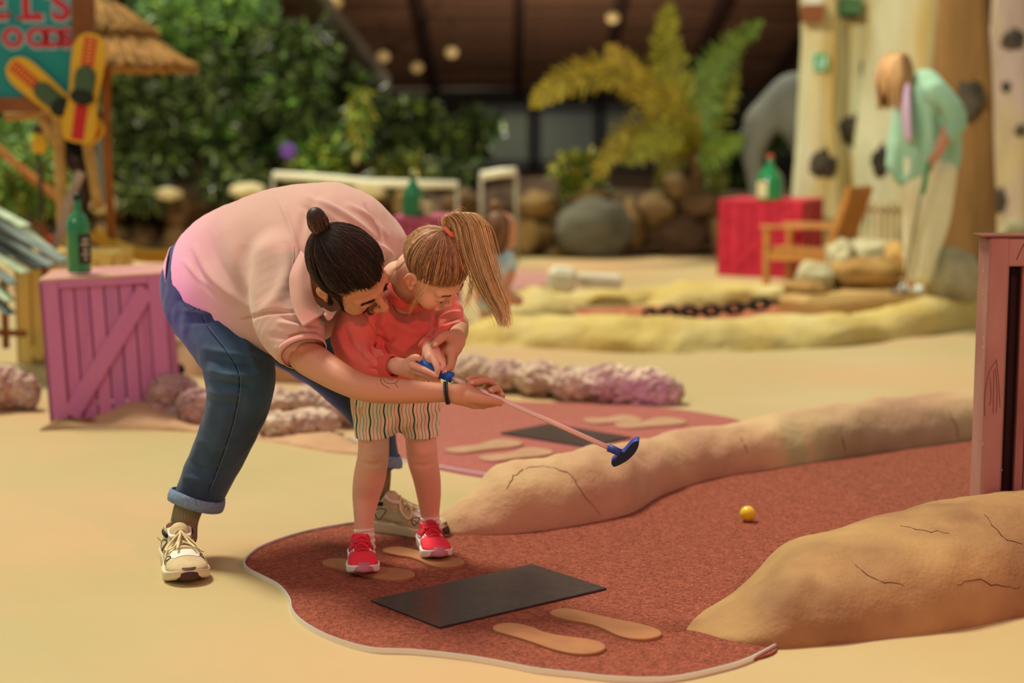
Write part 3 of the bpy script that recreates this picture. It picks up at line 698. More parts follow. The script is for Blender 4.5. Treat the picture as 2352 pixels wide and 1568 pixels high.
while x < 960:
    a = rl_.uniform(38, 70)
    for yy in (560, 470):
        s = 15.6 / FPX; b_ = rl_.uniform(34, 56); rock('rock', P(x + rl_.uniform(-15, 15), yy + rl_.uniform(-12, 12), 15.6 + rl_.uniform(0, .3)), (a * s, .3, b_ * s), m_rk[rl_.choice([0, 0, 1, 2])], rw, 100 + i, 3, .25); i += 1
    x += a * 1.55
for (x, y, a, b_) in [(385, 445, 32, 16), (570, 440, 44, 20), (850, 440, 40, 20), (240, 470, 34, 22)]: rock('rock', P(x, y, 15.2), (a * .004, .14, b_ * .004), M('pale_rock', (196, 180, 140), r=.85), rw, 300 + x, 3, .2)
tag(rock('boulder', P(1362, 528, 15.25), (.385, .26, .30), m_grock, None, 77, 4, .10, 1.1), 'large smooth dark grey boulder in the middle of the rock wall', 'boulder')
# white pipe railings
m_white = M('white_paint', (224, 220, 200), r=.5)
def rail(pts, r, label, posts):
    t = thing('pipe_railing', pts[0], label, 'railing'); obj('top_pipe', *tube(pts, r, 10), m_white, t)
    for a, b in posts: obj('post', *tube([a, b], r * .5, 8), m_grey, t)
rail([P(628, 402, 14.5), P(730, 408, 14.5), P(850, 420, 14.4), P(1052, 424, 14.3)], .035, 'long white pipe railing behind the man back', [(P(628, 402, 14.5), P(628, 605, 14.5)), (P(1050, 424, 14.3), P(1050, 605, 14.3))])
rail([P(1104, 404, 14.3), P(1150, 396, 14.3), P(1186, 394, 14.3)], .04, 'short white pipe railing above the seated child', [(P(1186, 394, 14.3), P(1186, 605, 14.3)), (P(1106, 404, 14.3), P(1106, 605, 14.3))])

# grey animal statue
m_statue = M('grey_statue', (120, 120, 108), r=.7, c2=(86, 90, 84), sc=3, bump=(12, .5, .02))
og = Org(.035); Ys = 15.3
og.limb([(P(1850, 200, Ys), .16), (P(1800, 225, Ys), .17), (P(1750, 280, Ys), .17), (P(1728, 350, Ys), .11), (P(1738, 420, Ys), .09), (P(1745, 480, Ys), .10), (P(1745, 580, Ys), .11)], k=.08)
og.ell(P(1812, 215, Ys), (.13, .13, .17), k=.08); og.limb([(P(1860, 300, Ys), .22), (P(1880, 420, Ys), .14), (P(1885, 500, Ys), .14)], k=.1); og.limb([(P(1800, 250, Ys), .15), (P(1880, 300, Ys), .25)], k=.1)
st = organic('animal_statue', og, m_statue, None, 2); tag(st, 'grey hunched animal statue half hidden behind the cream trunks', 'statue')

# cream fluted rock trunks
m_cream = M('cream_rock', (222, 216, 176), r=.8, c2=(196, 200, 160), sc=1.4, con=.4, c3=(200, 168, 84), sc3=1.1, stretch=(2.4, 2.4, .5), bumps=[(8, .5, .04)])
m_brownt = M('brown_rock_trunk', (142, 104, 56), r=.85, c2=(104, 74, 38), sc=2, stretch=(2.4, 2.4, .5), bumps=[(10, .6, .03)])
m_mauve = M('mauve_rock_trunk', (190, 170, 160), r=.85, c2=(150, 126, 110), sc=2, c3=(196, 178, 110), sc3=1.5, stretch=(2, 2, .6), bumps=[(8, .5, .03)])
m_blotch = M('black_knot', (84, 74, 58), r=.85, c2=(50, 44, 36), sc=8)
def trunk(name, prof, Y, mat, label, seed, flute=.12, cat='pillar', dep=.8, sides=48):
    """prof: (left px, right px, py)"""
    rows = crom(prof, 8); V = []; F = []
    for a, b, y in rows:
        L_, R_ = P(a, y, Y), P(b, y, Y); c = (L_ + R_) / 2; r = (R_ - L_).length / 2
        for k in range(sides):
            th = 2 * math.pi * k / sides; f = 1 + flute * (abs(math.sin(th * 3.5 + seed)) - .5) + .10 * noise.noise(Vector((math.cos(th) * 2 + seed, math.sin(th) * 2, c.z * 1.5)))
            V.append(c + Vector((r * f * math.cos(th), r * dep * f * math.sin(th), 0)))
    n = len(rows)
    for i in range(n - 1):
        for k in range(sides): F.append((i * sides + k, (i + 1) * sides + k, (i + 1) * sides + (k + 1) % sides, i * sides + (k + 1) % sides))
    F.append(tuple(range(sides))); F.append(tuple((n - 1) * sides + k for k in range(sides))[::-1])
    return tag(obj(name, V, F, mat), label, cat, kind='thing')
tr1 = trunk('rock_pillar', [(1838, 1925, -260), (1836, 1922, -60), (1842, 1920, 100), (1834, 1918, 240), (1822, 1925, 400), (1818, 1930, 480), (1815, 1935, 612)], 14.2, m_cream, 'narrow cream fluted trunk carrying the green exit sign', 1)
tr2 = trunk('rock_pillar', [(1905, 2040, -260), (1898, 2045, 0), (1902, 2040, 200), (1895, 2050, 400), (1890, 2060, 606)], 14.8, m_cream, 'middle pale green cream trunk between the exit sign and the woman head', 2.3)
tr3 = trunk('rock_pillar', [(2000, 2190, -260), (1996, 2185, 0), (1985, 2190, 200), (1968, 2200, 400), (1955, 2210, 610)], 14.4, m_cream, 'widest cream trunk directly behind the stooping woman', 3.1)
tr4 = trunk('rock_pillar', [(2160, 2268, -200), (2158, 2268, 0), (2148, 2280, 200), (2150, 2284, 400), (2140, 2290, 560), (2125, 2300, 640)], 11.6, m_brownt, 'brown bark coloured trunk right behind the woman in the green shirt', 4.2, .05)
tr5 = trunk('rock_pillar', [(2285, 2420, -200), (2280, 2425, 60), (2288, 2420, 250), (2278, 2430, 450), (2270, 2440, 630)], 13.4, m_mauve, 'mauve and cream trunk at the picture edge above the wooden gate', 5.5)
tr6 = trunk('rock_pillar', [(2262, 2302, 60), (2264, 2304, 200), (2262, 2300, 320), (2268, 2296, 430), (2270, 2300, 622)], 13.9, m_cream, 'thin cream trunk squeezed between the brown trunk and the mauve trunk', 6.1)
def knot(par, x, y, a, b_, Y, seed):
    bv = bvh(par); d = ray(x, y).normalized(); h = bv.ray_cast(Vector((0, 0, CAMH)), d); c = h[0] if h[0] is not None else P(x, y, Y)
    s = c.y / FPX; rock('knot', c, (a * s, .05, b_ * s), m_blotch, par, seed, 3, .28, 1.8)
for i, (pr, x, y, a, b_) in enumerate([(tr1, 1890, 378, 30, 30), (tr2, 1965, 300, 36, 34), (tr2, 1990, 160, 14, 30), (tr3, 2025, 370, 22, 36), (tr4, 2228, 235, 34, 42), (tr5, 2330, 90, 30, 26), (tr5, 2310, 200, 10, 14), (tr5, 2300, 460, 22, 36), (tr5, 2345, 300, 12, 16)]): knot(pr, x, y, a, b_, 12, 400 + i)
# exit sign, brown box, green box
m_green = M('sign_green', (20, 160, 90), r=.4); m_swhite = M('sign_white', (224, 240, 226), r=.4)
def onface(x0, y0, x1, y1, Y, dp=.02): 
    a, b = P(x0, y1, Y), P(x1, y0, Y); return box(((a.x + b.x) / 2, Y, (a.z + b.z) / 2), (b.x - a.x, dp, b.z - a.z), None, .002)
Ye = 14.02; t = thing('exit_sign', P(1884, 143, Ye), 'small green and white running figure exit sign on the cream trunk', 'sign')
obj('board', *onface(1868, 124, 1902, 162, Ye), m_green, t, False); obj('white_strip', *onface(1866, 120, 1873, 166, Ye + .012), m_swhite, t, False)
fig = [ball(P(1884, 132, Ye - .012), (.012, .006, .012), 1), bar(P(1883, 136, Ye - .013), P(1880, 146, Ye - .013), .006, .014), bar(P(1880, 145, Ye - .013), P(1874, 153, Ye - .013), .006, .01), bar(P(1880, 145, Ye - .013), P(1888, 151, Ye - .013), .006, .01), bar(P(1883, 138, Ye - .013), P(1890, 140, Ye - .013), .006, .008), bar(P(1883, 138, Ye - .013), P(1876, 142, Ye - .013), .006, .008)]
obj('running_figure', *join(fig), m_swhite, t, False); obj('door_symbol', *join([onface(1892, 130, 1898, 152, Ye - .012, .006), onface(1878, 155, 1894, 159, Ye - .012, .006)]), m_swhite, t, False)
m_bbox = M('brown_box', (132, 76, 38), r=.6); m_gbox = M('green_box', (74, 112, 66), r=.6)
t = thing('wall_lamp', P(1865, 50, 13.9), 'brown box lamp near the top of the exit sign trunk', 'lamp'); obj('housing', *onface(1843, 12, 1888, 50, 13.95, .2), m_bbox, t, False); obj('cap', *onface(1850, -2, 1882, 12, 13.95, .18), m_white, t, False)
t = thing('wall_lamp', P(1950, 40, 14.45), 'small green box lamp at the top of the middle cream trunk', 'lamp'); obj('housing', *onface(1928, -4, 1976, 34, 14.45, .2), m_gbox, t, False); obj('bracket', *onface(1934, 32, 1970, 42, 14.47, .16), m_wframe, t, False)
# ------------------------------------------------------------------ steps, platform and rocks at the right
m_stone = M('pale_step_stone', (196, 188, 150), r=.9, c2=(150, 138, 100), sc=8, bumps=[(22, .9, .03)])
m_tanst = M('tan_step_stone', (176, 138, 76), r=.9, c2=(140, 104, 54), sc=4, bumps=[(10, .6, .03)])
t = thing('rock_steps', P(1950, 660, 11.6), 'stepped pale and tan rocks between the wooden chair and the woman', 'rock steps')
for i, (x, y, a, b_, Y, m_) in enumerate([(1872, 632, 44, 34, 11.2, m_stone), (1930, 590, 34, 44, 11.5, m_stone), (1985, 580, 60, 34, 11.7, m_stone), (1980, 628, 82, 40, 11.3, m_tanst), (2050, 600, 40, 46, 11.6, m_tanst), (1850, 660, 50, 18, 11.0, m_tanst)]):
    s = Y / FPX; rock('rock', P(x, y, Y), (a * s, .25, b_ * s), m_, t, 500 + i, 4, .12, 1.6)
pl = slab('platform', [(1780, 716), (1900, 690), (2070, 655), (2200, 640), (2400, 640), (2420, 690), (2240, 690), (2080, 712), (1900, 736)], 0, .10, M('tan_platform', (208, 176, 112), r=.7, c2=(190, 150, 88), sc=2), .02, 0)
tag(pl, 'low tan platform with plank lines where the woman stands', 'platform')
for k in range(6):
    a, b = G(1830 + k * 6, 716 - k * 7, .11), G(2330 + k * 10, 672 - k * 4.5, .11); obj('plank_seam', *bar(a, b, .015, .006), m_tanst, pl, False)
tag(rock('rock', P(2188, 640, 9.9), (.165, .20, .19), m_stone, None, 531, 4, .10, 1.2), 'rounded pale rock at the feet of the woman, beside her white shoe', 'rock')
tag(rock('rock', P(2330, 540, 10.4), (.10, .12, .11), m_stone, None, 533, 3, .12, 1.2), 'pale rock top just above the end of the gate rail', 'rock')
# picket panel behind
m_picket = M('weathered_picket', (188, 160, 110), r=.8, c2=(150, 122, 80), sc=10, rand=.25)
t = thing('picket_screen', P(2010, 633, 13.3), 'weathered picket screen behind the legs of the woman', 'screen')
for k in range(11): obj('picket', *bar(P(1955 + k * 15, 633, 13.3), P(1957 + k * 15, 462 + (k % 3) * 5, 13.3), .034, .02, .004), m_picket, t, False)
obj('rail', *bar(P(1950, 480, 13.33), P(2112, 486, 13.33), .02, .04, .004), m_picket, t, False)

# crates
def crate(c, w, d, h, rz, mats, label, lean=0.0, diag=1, planks=6, topcol=None, fr=.075, lowrail=False):
    t = thing('crate', c, label, 'crate'); R = Matrix.Rotation(rz, 3, 'Z') @ Matrix.Rotation(lean, 3, 'Y'); C0 = Vector(c)
    def add(nm, b, m_=0):
        V, F = b; obj(nm, [R @ Vector(v) + C0 for v in V], F, mats[m_ % len(mats)], t, False)
    for side in range(4):
        S = Matrix.Rotation(side * math.pi / 2, 3, 'Z'); ww, dd = (w, d) if side % 2 == 0 else (d, w)
        def sadd(nm, b, m_=0): V, F = b; add(nm, ([S @ Vector(v) for v in V], F), m_)
        inner = ww - 2 * fr; pw = inner / planks
        for k in range(planks): sadd('plank', box((-inner / 2 + (k + .5) * pw, -dd / 2 + .022, h / 2), (pw - .005, .012, h - .02), None, .002), k % max(1, len(mats) - 1))
        for s_ in (-1, 1): sadd('stile', box((s_ * (ww / 2 - fr / 2), -dd / 2 + .009, h / 2), (fr, .018, h), None, .004))
        sadd('top_rail', box((0, -dd / 2 + .009, h - .014), (inner, .018, .026), None, .003))
        if lowrail: sadd('bottom_rail', box((0, -dd / 2 + .009, .03), (inner, .018, .06), None, .003))
        a = Vector((-inner / 2 * diag * .96, -dd / 2 + .008, .03)); b = Vector((inner / 2 * diag * .96, -dd / 2 + .008, h - .05)); sadd('diagonal_brace', bar(a, b, .014, fr * .95, .003, Vector((0, 1, 0)).cross(b - a)))
    n = 5; pd = d / n
    for k in range(n): add('top_plank', box((0, -d / 2 + (k + .5) * pd, h + .006), (w, pd - .005, .014), None, .002), -1)
    return t, R
m_pk = [M('magenta_plank_%d' % i, c, r=.7, c2=(196, 122, 158), sc=9, con=.5, stretch=(3, 3, .6), bumps=[(30, .3, .004)]) for i, c in enumerate([(190, 112, 166), (178, 102, 156), (196, 118, 172), (174, 108, 162)])]
m_pktop = M('faded_pink_top', (198, 160, 126), r=.7, c2=(200, 130, 150), sc=6)
cc = G(232, 968); cr1, R1 = crate(Vector((cc.x + .005, cc.y + .27, 0)), .50, .48, .575, math.radians(9), m_pk + [m_pktop], 'large magenta plank crate with a diagonal brace and the tall green bottle on top', math.radians(-2.5), 1, 6)
m_rd = [M('red_plank_%d' % i, c, r=.6, c2=(170, 20, 44), sc=7) for i, c in enumerate([(204, 38, 60), (190, 30, 52), (210, 50, 66)])]
crate(G(1790, 640) + Vector((.0, .48, 0)), .70, .66, .60, math.radians(-24), m_rd, 'bright red plank crate behind the wooden armchair', 0, 1, 5, lowrail=True)
m_pk2 = [M('pink_plank_%d' % i, c, r=.65, c2=(180, 80, 110), sc=7) for i, c in enumerate([(206, 104, 138), (196, 92, 128)])]
Yc = 9.6; c0 = P(975, 505, Yc); crate(Vector((c0.x, Yc + .3, 0)), .36, .5, c0.z, math.radians(-3), m_pk2, 'pink plank crate between the man and girl heads with the squat bottle on it', 0, 1, 4)
m_yl = [M('yellow_plank', (246, 218, 128), r=.6, c2=(228, 192, 96), sc=8, stretch=(3, 3, .5))]
c0 = G(60, 840); crate(Vector((c0.x + .17, c0.y + .35, 0)), .5, .5, .54, math.radians(2), m_yl, 'yellow plank crate half hidden behind the magenta crate', 0, 1, 4)

# bottles
m_bgl = M('green_bottle_glass', (6, 128, 66), r=.08, trans=.12, spec=.7, ior=1.5, coat=.5)
m_label = M('black_label', (26, 28, 26), r=.5, c2=(70, 66, 56), sc=90, con=.2); m_cork = M('orange_cap', (190, 84, 50), r=.6); m_lab2 = M('cream_label', (208, 196, 150), r=.6); m_foil = M('dark_foil', (18, 50, 44), r=.35)
m_lprint = M('pale_print', (196, 190, 170), r=.5)
def bottle(c, h, r, prof, label, cap, lab, labz, laba):
    t = thing('bottle', c, label, 'bottle'); pr = crom([(a * r, b * h) for a, b in prof], 3); pr[:, 0] = np.maximum(pr[:, 0], .002)
    obj('glass_body', *lathe([tuple(q) for q in pr], c, 28), m_bgl, t); nr = prof[-1][0] * r
    obj('cap', *lathe([(nr * 1.12, h * .93), (nr * 1.15, h * .94), (nr * 1.15, h * 1.0), (nr * .9, h * 1.012)], c, 16), cap, t)
    V = []; n = 12
    for k in range(n + 1):
        a = laba[0] + (laba[1] - laba[0]) * k / n
        for z in (labz[0] * h, labz[1] * h): V.append(Vector(c) + Vector((math.cos(a) * (r + .0012), math.sin(a) * (r + .0012), z)))
    lb = obj('paper_label', V, [(2 * k, 2 * k + 2, 2 * k + 3, 2 * k + 1) for k in range(n)], lab, t)
    return t, lb
wine = [(.92, 0), (1, .02), (1, .1), (1, .3), (1, .55), (.97, .64), (.75, .72), (.40, .78), (.31, .84), (.30, .92), (.30, .99)]
squat = [(.92, 0), (1, .02), (1, .15), (1, .35), (.98, .48), (.8, .58), (.45, .70), (.28, .78), (.22, .86), (.22, .99)]
top = Vector((P(168, 632, 6.62).x, 6.72, .575 + .018)); t, lb = bottle(top, .315, .048, wine, 'tall green wine bottle with a black label on the magenta crate', m_foil, m_label, (.12, .5), (-1.35, .1))
for z, w_ in ((.43, .5), (.37, .7), (.30, .4), (.24, .6), (.18, .3)):
    V = []; 
    for k in range(7):
        a = -.75 + (k / 6 - .5) * w_
        for dz in (-.004, .004): V.append(top + Vector((math.cos(a) * .0503, math.sin(a) * .0503, z * .315 + dz)))
    obj('label_print', V, [(2 * k, 2 * k + 2, 2 * k + 3, 2 * k + 1) for k in range(6)], m_lprint, lb)
bottle(Vector((P(949, 500, 9.75).x, 9.75, c0.z * 0 + P(975, 505, Yc).z + .013)), .27, .064, squat, 'squat green bottle standing on the pink crate between the heads', m_lab2, m_lab2, (.12, .4), (-.9, -.2))
bottle(Vector((P(1767, 458, 13.25).x, 13.25, .613)), .355, .105, squat, 'wide green demijohn with an orange cap on the red crate', m_cork, m_lab2, (.06, .42), (-2.9, -1.9))
t = thing('drinking_glass', Vector((P(982, 500, 9.7).x, 9.7, P(975, 505, Yc).z + .013)), 'small pale glass beside the squat green bottle', 'glass'); obj('tumbler', *lathe([(.016, 0), (.019, .005), (.022, .09), (.02, .092)], t.location, 14), m_lab2, t)

# wooden armchair
m_teak = M('teak', (190, 132, 62), r=.6, c2=(160, 104, 44), sc=8, stretch=(1, 1, 4))
t = thing('armchair', G(1857, 652), 'teak slatted garden armchair in front of the red crate', 'chair'); o_ = t.location.copy(); Rz = Matrix.Rotation(math.radians(-30), 3, 'Z')
def ch(nm, b): obj(nm, [Rz @ Vector(v) + o_ for v in b[0]], b[1], m_teak, t, False)
for yy in (-.24, .24):
    ch('front_leg', bar((-.25, yy, 0), (-.25, yy, .43), .045, .05, .005)); ch('back_leg', bar((.22, yy, 0), (.26, yy, .30), .045, .05, .005)); ch('back_post', bar((.23, yy, .28), (.38, yy, .72), .04, .05, .005))
    ch('armrest', bar((-.30, yy, .44), (.29, yy, .45), .065, .025, .005)); ch('side_rail', bar((-.25, yy, .22), (.25, yy, .22), .03, .06, .004))
for k in range(6): ch('seat_slat', bar((-.25 + k * .09, -.26, .265 - .004 * k), (-.25 + k * .09, .26, .265 - .004 * k), .07, .02, .004))
for k in range(9): ch('back_slat', bar((.24, -.19 + k * .0475, .28), (.375, -.19 + k * .0475, .69), .03, .015, .003))
ch('top_rail', bar((.38, -.27, .715), (.38, .27, .715), .03, .07, .006)); ch('low_rail', bar((.25, -.25, .3), (.25, .25, .3), .03, .05, .005)); ch('front_rail', bar((-.25, -.24, .235), (-.25, .24, .235), .03, .05, .005))

# white blocks, chain, far ball
m_block = M('white_block', (240, 236, 212), r=.8, c2=(196, 190, 160), sc=6, bump=(16, .5, .02))
c = P(1292, 642, 10.9); t = tag(obj('stone_block', *box((c.x, 10.9, c.z), (.19, .26, .16), Matrix.Rotation(.1, 3, 'Y'), .04), m_block, None, False), 'chunky white stone block lying on the tan kerb', 'block')
c = P(1378, 645, 11.1); t = tag(obj('stone_block', *box((c.x, 11.1, c.z), (.30, .16, .09), Matrix.Rotation(.06, 3, 'Y'), .02), m_block, None, False), 'flat white stone slab to the right of the chunky white block', 'block')
m_chain = M('dark_iron', (54, 34, 28), r=.7, metal=.3)
t = thing('chain', P(1630, 715, 9.6), 'heavy dark chain lying across the orange putting surface', 'chain')
cp = crom([(1485, 722), (1550, 716), (1620, 714), (1700, 706), (1780, 692)], 3)
for i in range(len(cp) - 1):
    a, b = P(cp[i][0], cp[i][1], 9.4 + .02 * i), P(cp[i + 1][0], cp[i + 1][1], 9.4 + .02 * (i + 1)); c = (a + b) / 2; d = (b - a); L = d.length * .78; d.normalize(); s_ = Vector((0, 1, 0)) if i % 2 else Vector((0, .45, .9)); s_ = (s_ - d * s_.dot(d)).normalized()
    ring = [c + d * (L * math.cos(q)) + s_ * (.033 * math.sin(q)) for q in np.linspace(0, 2 * math.pi, 16, endpoint=False)]
    obj('chain_link', *tube(ring, .013, 8, closed=True), m_chain, t)
m_yball = M('yellow_ball', (226, 190, 40), r=.35, coat=.3, bump=(200, .1, .001))
c = G(1717, 1197, .006); tag(obj('golf_ball', *ball(c + Vector((0, 0, .0235)), .0235, 4), m_yball), 'small yellow golf ball on the red putting surface', 'ball')
c = G(1425, 738, .01); tag(obj('golf_ball', *ball(c + Vector((0, -.3, .06)), .022, 3), m_yball), 'tiny blurred yellow ball left of the dark chain', 'ball')

# coral textured rocks
m_coral = M('pitted_coral_rock', (232, 212, 180), r=.9, c2=(178, 138, 132), sc=9, con=.5, bumps=[(26, 1.0, .03, 'v'), (40, .8, .01)])
m_coralm = M('mauve_coral_rock', (206, 166, 156), r=.9, c2=(158, 116, 120), sc=9, con=.5, bumps=[(26, 1.0, .03, 'v'), (40, .8, .01)])
def coral(lumps, mat, label, seed, amp=.022):
    V_, F_ = [], []
    og = Org(.011)
    for x, y, a, b_, by in lumps:
        f = G(x, by); s = f.y / FPX; og.ell(P(x, y, f.y + a * s * .8), (a * s, a * s * .8, b_ * s), k=.04)
    V, F = og.build(); V = smoothv(V, F, 1); N_ = normals(V, F); D = []
    for v in V:
        p = Vector(v); q = noise.noise_vector(p * 7) * .12; a = abs(noise.noise(Vector(((p.x + q.x) * 16, (p.y + q.y) * 16, (p.z + q.z) * 30 + seed)))); b = abs(noise.noise(p * 38)); D.append(min(a * 3, 1) * .75 + min(b * 3, 1) * .3 - .5)
    V = V + N_ * (np.array(D) * amp)[:, None]; V[:, 2] = np.maximum(V[:, 2], -.01)
    return tag(link('coral_rock', npmesh('coral_rock', V, F, mat)), label, 'coral rock')
coral([(345, 905, 40, 34, 945), (400, 905, 60, 46, 970), (455, 935, 50, 44, 985), (380, 955, 60, 20, 975), (500, 940, 40, 40, 985)], m_coralm, 'mauve pitted coral rock between the magenta crate and the man leg', 1)
coral([(640, 925, 60, 34, 960), (720, 920, 60, 36, 965), (790, 935, 60, 36, 985), (640, 975, 50, 30, 1010), (720, 970, 60, 30, 1005)], m_coral, 'pale pitted coral rock behind the striped shorts and the man leg', 2)
coral([(1080, 850, 60, 34, 890), (1160, 860, 60, 36, 905), (1240, 870, 60, 40, 915), (1320, 880, 60, 40, 925), (1400, 880, 70, 44, 930), (1480, 888, 70, 44, 932), (1530, 900, 40, 32, 932)], m_coral, 'long pale coral rock ridge above the putter shaft', 3)
coral([(10, 890, 60, 52, 945), (60, 900, 30, 42, 945), (-30, 890, 50, 50, 950)], m_coral, 'pitted coral rock at the left edge beside the magenta crate', 4)
m_dune = M('tan_dune_rock', (200, 162, 122), r=.85, c2=(170, 130, 96), sc=4, bumps=[(9, .5, .03)])
kerb('rock_hump', [(372, 845, 380, 820, .1), (420, 862, 430, 770, .3), (480, 868, 480, 700, .4), (560, 875, 560, 690, .4), (680, 880, 680, 720, .4), (780, 885, 780, 760, .3), (840, 890, 850, 860, .2)], m_dune, 'broad tan rock hump behind the man leg', 'hump', rough=.06, freq=3, n=6)
kerb('rock_hump', [(372, 760, 380, 740, .2), (440, 770, 440, 670, .3), (520, 770, 520, 640, .4), (600, 770, 600, 660, .3)], m_ykerb, 'pale rock hump further back behind the magenta crate', 'hump', rough=.06, freq=3, n=6)
kerb('rock_hump', [(90, 990, 200, 955, .1), (220, 984, 230, 950, .16), (300, 986, 310, 925, .2), (420, 992, 420, 955, .2), (520, 1000, 540, 968, .2), (640, 1018, 650, 985, .2), (760, 1040, 770, 1005, .15), (830, 1045, 830, 1030, .05)], m_dune, 'low sandy rock apron at the foot of the magenta crate', 'hump', rough=.02, freq=5, n=6)
m_slot = M('dark_opening', (24, 18, 16), r=.9)
tag(rock('pipe_mouth', P(398, 850, 7.15), (.05, .05, .035), m_slot, None, 81, 3, .15), 'small dark opening in the rock right of the magenta crate', 'opening')
# ------------------------------------------------------------------ left side: sign, parasol, skis, poles, lounger
m_teal = M('teal_sign', (26, 150, 140), r=.6, c2=(40, 130, 134), sc=2.5); m_signwood = M('orange_brown_wood', (150, 90, 46), r=.7, c2=(120, 70, 36), sc=8)
m_redp = M('red_paint', (200, 44, 56), r=.6); m_palep = M('pale_blue_paint', (150, 190, 196), r=.6)
Yg = 8.6; t = thing('shop_sign', P(60, 260, Yg), 'teal board with red lettering in a brown frame at the top left corner', 'sign')
bd = obj('board', *onface(-260, -160, 178, 226, Yg, .03), m_teal, t, False)
obj('frame_post', *onface(176, -160, 208, 262, Yg, .08), m_signwood, t, False); obj('frame_beam', *onface(-260, 224, 210, 258, Yg - .01, .07), m_signwood, t, False)
def text(s, x, y, hpx, Y, mat, par, nm, ex=.006, off=.0, xs=1.0):
    cu = bpy.data.curves.new(nm, 'FONT'); cu.body = s; cu.size = hpx * Y / FPX / .7; cu.extrude = ex; cu.offset = off; cu.materials.append(mat)
    tmp = bpy.data.objects.new('tmp_text', cu); me = bpy.data.meshes.new_from_object(tmp); bpy.data.objects.remove(tmp); o = bpy.data.objects.new(nm, me); COL.objects.link(o); p = P(x, y, Y); o.rotation_euler = (math.pi / 2, 0, 0); o.scale = (xs, 1, 1); o.parent = par; o.matrix_parent_inverse = Matrix.Translation(-par.location); o.location = p; return o
def letter(s, x, y, h, nm='lettering'):
    text(s, x, y, h, Yg - .022, m_redp, bd, nm, .004, .004); text(s, x + 3, y + 3, h, Yg - .018, m_palep, bd, nm + '_shadow', .002, .010)
for o in (bd,): pass
def glyph(s, x, y, h, serif=()):
    a = text(s, x, y, h, Yg - .024, m_redp, t, 'lettering', .004, .006); b = text(s, x + 2, y + 2, h, Yg - .020, m_palep, t, 'lettering_edge', .002, .016)
    for sx, sy, w_ in serif: obj('serif', *onface(sx - w_, sy - 4, sx + w_, sy + 3, Yg - .026, .006), m_redp, t, False)
glyph('E', -36, 42, 68, [(0, 40, 22), (20, 30, 4)]); glyph('L', 48, 44, 68, [(56, 42, 18), (84, 32, 5)]); glyph("'", 98, 30, 60); glyph('S', 118, 44, 66, [])
glyph('G', -52, 106, 40); glyph('O', 6, 106, 40); glyph('O', 62, 106, 40); glyph('D', 102, 106, 40, [(104, 104, 7)]); glyph('S', 138, 106, 40)
# thatched parasol
m_thatch = M('straw_thatch', (196, 150, 82), r=.9, attr='Col'); m_bamb = M('bamboo', (206, 168, 100), r=.6, c2=(176, 130, 66), sc=5, stretch=(1, 1, 3)); m_orangepole = M('orange_bamboo', (178, 112, 52), r=.6, c2=(150, 90, 40), sc=5)
Yp = 9.3; t = thing('thatched_parasol', P(256, 540, Yp), 'round straw thatched parasol on a bamboo pole beside the teal sign', 'parasol')
ap = P(232, 10, Yp)
def thatch(c, r0, r1, z0, z1, n, seed, nm):
    rs = np.random.RandomState(seed); th = rs.uniform(0, 2 * math.pi, n); a = np.stack([np.cos(th), np.sin(th)], 1); L = []
    for u in np.linspace(0, 1, 5):
        r = r0 + (r1 - r0) * u; z = z0 + (z1 - z0) * u ** 1.15
        L.append(np.concatenate([np.array([c.x, c.y])[None] + a * (r + rs.uniform(-.012, .012, n))[:, None], (c.z + z + rs.uniform(-.012, .012, n))[:, None]], 1))
    pa = np.stack(L, 1); pa[:, -1] += rs.normal(size=(n, 3)) * .012
    cols = np.array([lin((206, 164, 96))[:3]]) * rs.uniform(.55, 1.3, n)[:, None] * np.array([1, rs.uniform(.9, 1), .9]); return strands(pa, .006, nm, m_thatch, t, cols, taper=.6)
def cone_(c, r0, r1, z0, z1, nm):
    V = []; F = []; n = 40
    for u in np.linspace(0, 1, 5):
        for k in range(n): a = 2 * math.pi * k / n; r = (r0 + (r1 - r0) * u) * .97; V.append(c + Vector((r * math.cos(a), r * math.sin(a), z0 + (z1 - z0) * u ** 1.15 - .015)))
    for i in range(4):
        for k in range(n): F.append((i * n + k, (i + 1) * n + k, (i + 1) * n + (k + 1) % n, i * n + (k + 1) % n))
    obj(nm, V, F, M('thatch_underlay', (168, 122, 62), r=.9), t)
for (r0, r1, z0, z1, n, nm) in [(.06, .29, .01, -.155, 800, 'upper_thatch'), (.20, .50, -.15, -.345, 1500, 'lower_thatch')]: cone_(ap, r0, r1, z0, z1, 'thatch_base'); thatch(ap, r0, r1, z0, z1, n, int(r1 * 100), nm)
obj('finial', *lathe([(.05, -.03), (.075, -.01), (.05, .03), (.03, .1), (.028, .2)], ap, 16), m_lab2, t)
obj('pole', *tube([P(246, 60, Yp), P(244, 300, Yp), P(256, 545, Yp)], .024, 10), m_orangepole, t)
